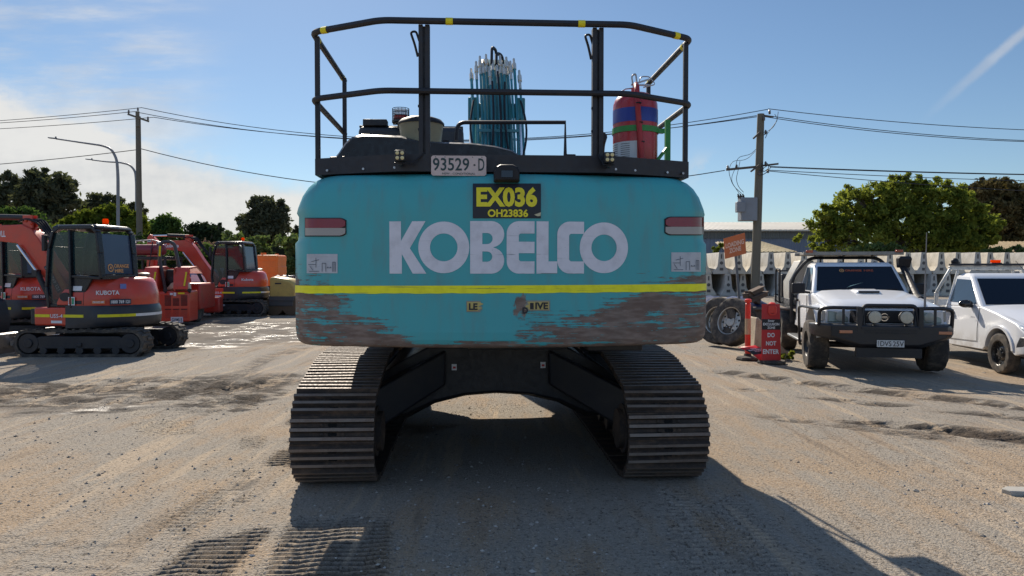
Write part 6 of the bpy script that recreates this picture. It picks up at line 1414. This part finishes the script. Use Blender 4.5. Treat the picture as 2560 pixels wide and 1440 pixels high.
mb = MB(); mb.hexa([(-.7,-.4,0),(.7,-.4,0),(.7,.4,0),(-.7,.4,0),(-.6,-.35,.60),(.6,-.35,.60),(.6,.35,.60),(-.6,.35,.60)]); mb.box(-.72,.72,-.42,.42,.58,.64); o = mb.build('steel_bin', [paint('brown_bin', (.09,.06,.045), .7, 0, .4)], None, bevel=.02); o.location = (LX(1895, 19), 19, .0); tag(o, 'brown steel bin under the rusty beams', 'bin')
# ---- sheds
def corr_mat(name, c, c2, freq, axis=0):
    m, t, b = newmat(name); x = t.sep(t.coord())[axis]; s_ = t.m('SINE', t.m('MULTIPLY', x, freq)); n = t.noise(t.coord(), .3, 4)
    t.put(b, 'Base Color', t.mix(t.mr(n, .35, .65), c, c2)); b.inputs['Roughness'].default_value = .45
    t.put(b, 'Normal', t.bump(s_, .9, .04)); return m
Ysd = 62
sh = thing('shed', 'long grey-blue shed with a cream roof behind the power pole', 'shed', (LX(1780, Ysd), Ysd, .3), 0)
x1_ = LX(2140, Ysd)-LX(1780, Ysd)
mb = MB(); mb.box(-14,x1_,0,12,-.3,LZ(596, Ysd)-.3); wl = mb.build('wall', [corr_mat('blue_grey_wall', (.17,.205,.27), (.14,.17,.23), 18)], sh)
mb = MB(); mb.box(-14.1,x1_+.1,-.12,0,LZ(596,Ysd)-.3,LZ(577,Ysd)-.3); [mb.box(k*6-14,k*6-13.9,-.16,-.12,LZ(596,Ysd)-.3,LZ(577,Ysd)-.3) for k in range(5)]; mb.build('upper_band', [corr_mat('olive_band', (.13,.14,.13), (.10,.11,.11), 22)], sh)
zt = LZ(577,Ysd)-.3; mb = MB(); mb.prism([(-.5,zt-.05),(-.5,zt+.08),(9,zt+1.3),(18,zt+.1),(18,zt)], 'x', -14.4, x1_+.4); mb.build('roof', [corr_mat('cream_roof', (.62,.56,.45), (.55,.50,.40), 14)], sh)
sh2 = thing('shed', 'small shed whose ribbed cream roof shows between the sign and the pole', 'shed', (LX(1890, 48), 48, .3), 0)
zt = LZ(629, 48)-.3; mb = MB(); mb.box(-1.6,2.2,0,4,-.3,zt); mb.build('wall', [paint('shed_wall_grey', (.3,.3,.28), .7)], sh2)
mb = MB(); mb.hexa([(-1.9,-.2,zt-.05),(2.6,-.2,zt-.05),(1.9,4.2,zt+.72),(-1.5,4.2,zt+.72),(-1.9,-.2,zt+.0),(2.6,-.2,zt+.0),(1.9,4.2,zt+.78),(-1.5,4.2,zt+.78)])
for k in range(16): x = -1.8+k*.28; x2 = -1.4+(x+1.9)*3.3/4.5; mb.bar((x,-.2,zt+.02),(x2,4.2,zt+.80),.06,.05)
mb.build('roof', [paint('ribbed_cream', (.52,.44,.28), .6, 0, .3)], sh2)
sh3 = thing('shed', 'shed at the far right with a tan ribbed roof above the barriers', 'shed', (LX(2560, 50), 50, .3), 0)
zt = LZ(640, 50)-.3; mb = MB(); mb.box(-2.6,8,0,6,-.3,zt); mb.build('wall', [paint('shed_wall_grey', (.3,.3,.28), .7)], sh3)
mb = MB(); mb.hexa([(-2.6,-.3,zt-.05),(8,-.3,zt-.05),(8,5,zt+1.1),(-1.9,5,zt+1.1),(-2.6,-.3,zt+.02),(8,-.3,zt+.02),(8,5,zt+1.17),(-1.9,5,zt+1.17)])
for k in range(34): x = -2.5+k*.3; mb.bar((x,-.3,zt+.03),(x+.5,5,zt+1.18),.05,.04)
mb.build('roof', [paint('tan_ribbed', (.50,.38,.22), .6, 0, .3)], sh3)
# ================================================================== trees, hedges, poles, lamps, wires
def leaf_cloud(name, lobes, n, size, mat_, parent, seed=0, clump=.34, hang=0.0, shell=.55, tint_up=.5):
    """leaf-sized quads gathered in clumps over the outer part of each lobe (cx,cy,cz,rx,ry,rz)"""
    g_ = np.random.default_rng(seed); lobes = np.array(lobes, float)
    vol = (lobes[:,3]*lobes[:,4]*lobes[:,5])**(2/3); vol /= vol.sum()
    nc = max(12, int(n/70)); li = g_.choice(len(lobes), nc, p=vol)
    d = g_.normal(size=(nc, 3)); d /= np.linalg.norm(d, axis=1)[:,None]; rad = shell+(1-shell)*g_.random(nc)**.6; out_ = g_.random(nc) < .16; rad = np.where(out_, 1.0+.28*g_.random(nc), rad)
    cc = lobes[li,:3]+d*lobes[li,3:]*rad[:,None]; cr = clump*lobes[li,3:].mean(1)*(.5+.9*g_.random(nc))*np.where(out_, .55, 1.0); ct = g_.random(nc)
    ci = g_.integers(0, nc, n); p = cc[ci]+g_.normal(size=(n, 3))*cr[ci][:,None]*np.array([.5,.5,.40])
    if hang: p[:,2] -= hang*g_.random(n)*cr[ci]
    a = g_.normal(size=(n, 3)); a /= np.linalg.norm(a, axis=1)[:,None]; b_ = np.cross(a, g_.normal(size=(n, 3))); b_ /= np.linalg.norm(b_, axis=1)[:,None]
    s_ = size*(.5+g_.random(n))[:,None]; v = np.stack([p-a*s_, p+b_*s_*.45, p+a*s_, p-b_*s_*.45], 1).reshape(-1, 3)
    me = bpy.data.meshes.new(name); me.vertices.add(4*n); me.vertices.foreach_set('co', v.astype(np.float32).ravel())
    me.loops.add(4*n); me.loops.foreach_set('vertex_index', np.arange(4*n, dtype=np.int32)); me.polygons.add(n)
    me.polygons.foreach_set('loop_start', np.arange(0, 4*n, 4, dtype=np.int32)); me.polygons.foreach_set('loop_total', np.full(n, 4, np.int32)); me.update(calc_edges=True)
    tint = np.clip(.45*ct[ci]+.55*g_.random(n), 0, 1); at = me.attributes.new('tint', 'FLOAT', 'FACE'); at.data.foreach_set('value', tint.astype(np.float32))
    me.materials.append(mat_); o = bpy.data.objects.new(name, me); C.objects.link(o); o.parent = parent; return o
BARK = paint('bark', (.09,.07,.055), .9, 0, .2, bump=.6)
def tree(label, base, lobes, n, size, lm, seed, name='tree', cat='tree', group=None, trunk=.18, **kw):
    """lobes relative to base"""
    o = thing(name, label, cat, base, 0, group)
    leaf_cloud('crown', lobes, n, size, lm, o, seed, **kw)
    g_ = random.Random(seed); mb = MB(); zt = min(l[2]-l[5]*.3 for l in lobes); mb.tube([(0,0,-.3),(trunk*.2,0,zt*.5),(0,0,max(zt, .5))], [trunk*1.25,trunk,trunk*.8], 10)
    for l in lobes:
        c_ = Vector(l[:3]); s_ = Vector((0,0,max(.4, zt*.8))); mid = s_.lerp(c_, .5)+Vector((g_.uniform(-.3,.3), g_.uniform(-.3,.3), .1)); mb.tube([s_, mid, c_, c_+Vector((g_.uniform(-.4,.4)*l[3], 0, l[5]*.6))], [trunk*.6,trunk*.4,trunk*.22,trunk*.08], 7)
        for k in range(3):
            e = c_+Vector((g_.uniform(-.8,.8)*l[3], g_.uniform(-.6,.6)*l[4], g_.uniform(-.4,.8)*l[5])); mb.tube([mid, (mid+e)/2+Vector((0,0,.1)), e], [trunk*.25,trunk*.15,trunk*.05], 5)
    mb.build('trunk', BARK, o); return o
def pxlobes(Y, items, depth=.8):
    """lobes given in picture units at distance Y -> relative to the first point on the ground"""
    k = Y/F; cx = sum(i[0] for i in items)/len(items); bx = LX(cx, Y); zb = gz(bx, Y)
    out = []
    for it in items:
        px, py, rx, ry = it[:4]; dy = it[4] if len(it) > 4 else 0
        p = P(px, py, Y); out.append((p.x-bx, dy, p.z-zb, rx*k, rx*k*depth, ry*k))
    return (bx, Y, zb), out
EUC = leaf_mat('eucalypt_leaves', (.035,.048,.034), (.13,.135,.085), .3); OLV = leaf_mat('olive_leaves', (.07,.10,.02), (.20,.23,.04), .4); GRNL = leaf_mat('green_leaves', (.04,.085,.028), (.11,.17,.05), .35)
BRI = leaf_mat('bright_leaves', (.035,.075,.02), (.29,.31,.065), .48); PIN = leaf_mat('pine_needles', (.045,.05,.024), (.20,.15,.07), .2); DKG = leaf_mat('dark_conifer', (.02,.034,.022), (.055,.075,.035), .15); PNK = leaf_mat('pinkish_twigs', (.16,.10,.09), (.26,.17,.15), .3); IVY = leaf_mat('ivy_leaves', (.04,.08,.025), (.19,.24,.10), .3)
G1 = 'trees beyond the yard on the left'
def T(label, Y, items, n, size, lm, seed, group=G1, depth=.8, **kw):
    b_, l_ = pxlobes(Y, items, depth); return tree(label, b_, l_, n, size, lm, seed, group=group, **kw)
T('tall eucalyptus cut off by the left edge', 95, [(-10,500,42,48),(22,468,26,34),(20,540,34,48),(-5,565,45,40)], 9000, .34, EUC, 1, trunk=.35)
T('large round-topped eucalyptus, tallest on the left', 90, [(95,470,42,38),(140,470,44,38),(165,515,30,42),(75,510,30,50),(120,525,55,55),(150,545,35,38),(95,560,45,40)], 18000, .30, EUC, 2, trunk=.4)
T('thin spreading eucalyptus between the round one and the lamp posts', 100, [(225,520,28,14),(250,505,26,18),(285,512,22,16),(210,532,18,10),(262,530,30,16)], 6500, .30, EUC, 3, trunk=.2, clump=.5)
T('dark small tree peeking out right of the first lamp post', 110, [(345,525,20,14),(330,535,14,12)], 2500, .32, EUC, 4, trunk=.2)
T('yellow-green bushy tree behind the nearest cab', 52, [(200,560,38,22),(245,548,42,24),(290,545,36,32),(330,560,36,24),(150,578,42,16),(265,575,60,22),(110,588,40,16)], 20000, .15, OLV, 5, trunk=.15)
T('dark green bush at the far left above the red machines', 48, [(10,560,40,36),(55,545,30,30),(80,580,40,40),(30,590,60,30),(-20,580,40,40),(230,600,80,24)], 15000, .15, GRNL, 6, trunk=.15)
T('airy small-leaved tree right of the power pole', 58, [(392,556,22,22),(425,562,20,20),(405,585,36,22),(375,580,20,24),(440,585,16,14)], 7000, .15, GRNL, 7, trunk=.1, clump=.5)
T('dark clipped conifer group left of the pointed one', 62, [(480,585,30,22),(515,585,34,26),(500,605,46,22),(540,600,24,24)], 11000, .16, DKG, 8, trunk=.15)
for k, (px, top, w_) in enumerate(((547, 553, 10), (562, 580, 9), (535, 565, 9))):
    T(('pointed conifer, tallest tip of the dark group', 'pointed conifer at the right end of the dark group', 'pointed conifer left of the tallest tip')[k], 60, [(px, top+14, w_*.45, 14), (px, top+34, w_*.9, 16), (px, top+56, w_*1.4, 20)], 2600, .14, DKG, 30+k, trunk=.08)
T('big dark eucalyptus standing alone near the excavator', 75, [(655,520,34,30),(690,530,30,30),(640,560,36,32),(685,565,38,36),(615,585,24,20),(660,590,48,24),(672,545,40,40)], 14500, .22, EUC, 9, trunk=.3)
T('small dark tree touching the excavator on its left', 80, [(738,578,9,12),(745,590,14,14)], 1500, .22, EUC, 10, trunk=.12)
T('pinkish bare shrub between the machines', 40, [(515,630,26,26),(545,640,20,22),(495,645,22,20)], 3200, .06, PNK, 11, name='shrub', cat='shrub', group=None, trunk=.05, clump=.5)
# hedges (ivy-covered bank) behind the machines
def hedge(label, Y, x0, x1, top, bot, n, size, lm, seed, thick=1.2):
    o = thing('hedge', label, 'hedge', (LX((x0+x1)/2, Y), Y, 0), 0, 'hedges behind the machines'); k = Y/F; cx = (x0+x1)/2; items = []; g_ = random.Random(seed)
    m_ = max(3, int((x1-x0)/22))
    for i in range(m_):
        px = x0+(x1-x0)*(i+.5)/m_; t_ = top+g_.uniform(-6, 8)
        for py in (t_+14, (t_+bot)/2, bot-12): p = P(px, py, Y); items.append((p.x-LX(cx, Y), g_.uniform(-.2,.2), p.z, 17*k, thick/2, max(16, (bot-t_)/4)*k))
    leaf_cloud('foliage', items, n, size, lm, o, seed, shell=.75, clump=.4)
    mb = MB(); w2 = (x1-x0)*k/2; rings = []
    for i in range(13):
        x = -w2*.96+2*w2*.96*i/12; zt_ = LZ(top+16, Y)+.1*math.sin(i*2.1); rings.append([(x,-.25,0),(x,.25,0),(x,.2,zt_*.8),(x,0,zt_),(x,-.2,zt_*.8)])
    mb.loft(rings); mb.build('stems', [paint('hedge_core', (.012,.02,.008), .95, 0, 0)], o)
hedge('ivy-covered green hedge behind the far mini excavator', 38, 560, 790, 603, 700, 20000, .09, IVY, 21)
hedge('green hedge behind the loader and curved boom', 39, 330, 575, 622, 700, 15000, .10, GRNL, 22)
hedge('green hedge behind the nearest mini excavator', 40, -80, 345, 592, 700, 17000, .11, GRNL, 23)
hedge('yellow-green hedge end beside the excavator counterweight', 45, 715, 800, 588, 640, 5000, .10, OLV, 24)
# right side
T('large bright green tree behind the concrete barriers', 45.5, [(2075,560,50,46),(2130,520,58,55),(2205,500,62,55),(2260,480,56,40),(2330,505,64,60),(2390,520,50,55),(2440,570,50,52),(2470,590,30,40),(2400,590,60,50),(2420,540,50,40),(2060,600,56,32),(2150,585,80,55),(2250,560,90,70),(2350,580,80,60),(2120,475,14,20),(2265,455,22,24),(2305,462,22,20),(2190,470,16,22),(2420,610,50,30)], 60000, .125, BRI, 12, group=None, trunk=.25, clump=.22, depth=.75, shell=.45)
T('brown-green pine with flat layered crown at the right edge', 62, [(2440,480,34,20),(2490,470,44,22),(2540,482,50,24),(2590,490,60,30),(2450,515,40,26),(2510,520,60,30),(2570,540,60,40),(2480,560,50,36),(2540,585,60,36)], 30000, .17, PIN, 13, group=None, trunk=.3, clump=.3)
T('low grey-green bush poking over the barriers', 42.5, [(2165,622,26,9),(2205,618,28,12),(2235,624,22,9),(2130,627,18,6)], 4200, .09, IVY, 14, name='bush', cat='bush', group=None, trunk=.06)
T('creeper showing over the rightmost barriers', 42, [(2500,628,24,7),(2540,624,24,9),(2470,630,18,5)], 3000, .09, IVY, 15, name='bush', cat='bush', group=None, trunk=.06)
T('small plant growing beside the big excavator, in front of the shed', 41, [(1790,622,10,8),(1803,617,7,9)], 500, .10, OLV, 16, name='plant', cat='plant', group=None, trunk=.03)
# far wooded skyline, both sides of the machine
def wood(label, Y, x0, x1, top, n, lm, seed):
    items = []; g_ = random.Random(seed)
    for i in range(int((x1-x0)/26)): items.append((x0+26*(i+.5), top+g_.uniform(-8,14)+26, 24, 26, g_.uniform(-3,3)))
    b_, l_ = pxlobes(Y, items); o = leaf_cloud('distant_trees', l_, n, .6, lm, None, seed, shell=.5); o.location = b_; tag(o, label, 'trees', kind='stuff')
wood('far-off line of trees low along the skyline', 150, -500, 3000, 622, 46000, GRNL, 71)
# ---- power poles
WIRE = paint('dark_wire', (.03,.032,.036), .6, 0, 0)
Yl, Yr_ = 40.5, 36.0
pl_ = thing('power_pole', 'timber power pole with short crossarm on the left, behind the street lamps', 'power pole', (LX(349, Yl), Yl, 0), 0)
ht = LZ(291, Yl); mb = MB(); mb.tube([(0,0,-.3),(.02,0,ht*.5),(.02,0,ht)], [.17,.15,.13], 14); mb.build('pole', WOOD, pl_)
mb = MB(); mb.bar((-.44,-.17,LZ(287,Yl)),(.68,-.17,LZ(305,Yl)),.10,.10); mb.box(-.02,.16,-.2,-.12,LZ(318,Yl),LZ(280,Yl)); mb.build('crossarm', WOOD, pl_)
for x_, py in ((-.40,285),(.64,302),(.10,279)):
    z_ = LZ(py, Yl); mb = MB(); mb.lathe([(.03,0),(.06,.03),(.035,.06),(.06,.09),(.035,.12),(.05,.15),(.02,.19)], (x_,-.17,z_),(0,0,1),12); mb.build('insulator', [paint('insulator_grey', (.12,.12,.13), .3)], pl_)
pr_ = thing('power_pole', 'timber power pole carrying a grey transformer on the right', 'power pole', (LX(1888, Yr_), Yr_, .3), 0)
ht = LZ(285, Yr_)-.3; mb = MB(); xt = LX(1899, Yr_)-LX(1888, Yr_); mb.tube([(-.02,0,-.4),(xt*.5,0,ht*.5),(xt,0,ht)], [.215,.20,.165], 16); mb.build('pole', WOOD, pr_)
def RL(px, py, dy=0): p = P(px, py, Yr_); return Vector((p.x-LX(1888, Yr_), dy, p.z-.3))
mb = MB(); mb.bar(RL(1812,426,-.25), RL(1885,419,-.25), .12, .10); mb.bar(RL(1900,416,-.2), RL(1942,411,-.2), .09, .08); mb.bar(RL(1872,431,-.3), RL(1893,415,-.3), .10, .08); mb.bar(RL(1880,348,-.2), RL(1897,332,-.2), .12, .08); mb.bar(RL(1897,290,-.1), RL(1932,293,-.1), .06, .06); mb.build('crossarm', [paint('weathered_arm', (.08,.07,.06), .8)], pr_)
for px, py in ((1816,422),(1838,420),(1920,284),(1906,300),(1910,334),(1902,425),(1910,412),(1916,430),(1895,436)):
    p = RL(px, py, -.22); mb = MB(); mb.lathe([(.03,-.08),(.07,-.05),(.04,-.02),(.07,.02),(.04,.05),(.06,.08),(.02,.14)], p,(0,0,1),10); mb.build('insulator', [paint('insulator_grey', (.12,.12,.13), .3)], pr_)
for k, pp in enumerate(([(1898,410),(1905,418),(1912,408),(1918,422),(1905,432),(1893,428)],[(1900,425),(1915,415),(1922,420),(1908,436),(1897,440)],[(1905,340),(1915,332),(1908,348)])):
    mb = MB(); mb.tube(rounded([RL(a, b, -.3) for a, b in pp], .15), .018, 6); mb.build('jumper_cable', WIRE, pr_)
for pp in ([(1932,288),(1940,300),(1928,322),(1912,332)],[(1941,282),(1938,305),(1915,335)],[(1886,375),(1872,388),(1840,395),(1835,420),(1822,452),(1846,488)],[(1884,380),(1862,402),(1826,404),(1817,430),(1828,465),(1850,485)],[(1846,405),(1842,425),(1836,450),(1843,470),(1855,482)]):
    mb = MB(); mb.tube(rounded([RL(a, b, -.25) for a, b in pp], .5, 6), .013, 6); mb.build('jumper_cable', WIRE, pr_)
mb = MB(); a = RL(1848,495); b = RL(1888,553); mb.box(a.x,b.x,-.35,.25,b.z,a.z); c_ = RL(1836,506); d_ = RL(1857,532); mb.box(c_.x,d_.x,-.45,-.1,d_.z,c_.z)
tf = mb.build('transformer', [paint('transformer_grey', (.20,.22,.25), .45, .1, .1)], pr_, bevel=.03)
for px in (1846,1852,1858):
    p = RL(px, 497, -.1); mb = MB(); mb.lathe([(.04,0),(.07,.04),(.04,.08),(.07,.12),(.04,.16),(.03,.24)], p,(-.25,0,1),10); mb.build('bushing', [paint('brown_porcelain', (.05,.035,.03), .3)], tf)
# ---- street lamps
for k, (Yp, pts_) in enumerate(((46, [(295,700),(295,440),(292,398),(278,372),(256,364),(200,356),(140,347)]), (56, [(341,700),(341,460),(338,428),(325,412),(300,406),(270,405),(230,400)]))):
    o = thing('street_lamp', ('taller street lamp with long arm reaching left', 'shorter-looking street lamp with its arm crossing behind the first')[k], 'street lamp', (LX(pts_[0][0], Yp), Yp, 0), 0, 'street lamps with long curved arms')
    q = [P(a, b, Yp)-Vector((LX(pts_[0][0], Yp), Yp, 0)) for a, b in pts_]; q[0].z = 0; q = [Vector((v.x, 0, v.z)) for v in q]
    n_ = len(q); mb = MB(); q2 = rounded(q, 1.0, 6); mb.tube(q2, [.10-.055*i/(len(q2)-1) for i in range(len(q2))], 10); mb.build('post', GREY, o)
    e = q[-1]; mb = MB(); mb.hexa([e+Vector(v) for v in ((-.45,-.12,.03),(.1,-.08,-.03),(.1,.08,-.03),(-.45,.12,.03),(-.45,-.10,.09),(.1,-.06,.05),(.1,.06,.05),(-.45,.10,.09))]); mb.box(e.x-.05,e.x+.03,-.03,.03,e.z+.05,e.z+.14); mb.build('lamp_head', [paint('lamp_head_grey', (.16,.17,.18), .4)], o, bevel=.01)
# ---- wires
def wire(label, pts, r=.018):
    mb = MB(); P0 = Vector(pts[0]); mb.tube([Vector(p)-P0 for p in pts], r, 5); o = mb.build('power_line', WIRE, None); o.location = P0; tag(o, label, 'cable', 'overhead power lines')
def span(label, a, b, sag, Ya, Yb_, n=26, r=.018):
    pa, pb = P(*a, Ya), P(*b, Yb_); wire(label, [pa.lerp(pb, i/n)-Vector((0,0,4*sag*(i/n)*(1-i/n))) for i in range(n+1)], r)
span('topmost power line, running between the two poles', (354,269), (1921,273), 1.62, Yl, Yr_)
span('power line between the poles starting at the left crossarm tip', (335,279), (1892,289), 1.45, Yl, Yr_)
span('lowest of the three power lines between the poles', (384,293), (1892,292), 1.22, Yl, Yr_)
span('single low cable from the left pole behind the excavator', (353,372), (1812,426), 1.62, Yl, Yr_, r=.022)
span('topmost power line leaving the left pole to the left', (354,269), (-420,318), .25, Yl, 50)
span('middle power line leaving the left pole to the left', (335,279), (-420,320), .25, Yl, 50)
span('lowest power line of the upper group leaving the left pole to the left', (384,293), (-420,332), .25, Yl, 50)
span('low cable leaving the left pole to the left', (345,374), (-420,432), .25, Yl, 50, r=.022)
span('topmost power line from the right pole towards the right', (1921,272), (2960,330), .35, Yr_, 38)
span('second power line from the right pole towards the right', (1906,287), (2960,352), .5, Yr_, 38)
span('third power line from the right pole towards the right', (1906,291), (2960,350), .55, Yr_, 38)
span('upper low-voltage line from the right pole crossing above the green tree', (1925,416), (2960,440), .1, Yr_, 38)
span('second low-voltage line from the right pole towards the right', (1925,418), (2960,441), .1, Yr_, 38)
span('third low-voltage line passing behind the green tree top', (1915,425), (2960,458), .15, Yr_, 44)
span('lowest low-voltage line dipping behind the green tree', (1915,427), (2960,490), .25, Yr_, 46)

# a weed between the boards and the ute, and a pale broken slab of concrete at the right
o = thing('weed', 'small green weed growing by the red boards', 'plant', (LX(1962, 13.0), 13.0, 0), 0)
leaf_cloud('leaves', [(0,0,.06,.16,.12,.07),(.12,.03,.09,.08,.08,.07)], 260, .035, BRI, o, 91)
mb = MB(); mb.tube([(0,0,-.02),(.01,0,.06),(.03,0,.13)], .006, 5); mb.build('stem', [paint('weed_stem', (.08,.12,.03), .7, 0, 0)], o)
gx_, gy_ = gp(2546, 1232); mb = MB(); mb.prism([(-.09,-.05),(.02,-.07),(.10,-.02),(.07,.06),(-.04,.07),(-.11,.02)], 'z', -.01, .028)
o = mb.build('stone', [paint('pale_slab', (.40,.38,.34), .8, 0, .3, bump=.5)], None, bevel=.006); o.location = (gx_, gy_, .0); tag(o, 'pale flat piece of broken concrete on the gravel at the right edge', 'stone')
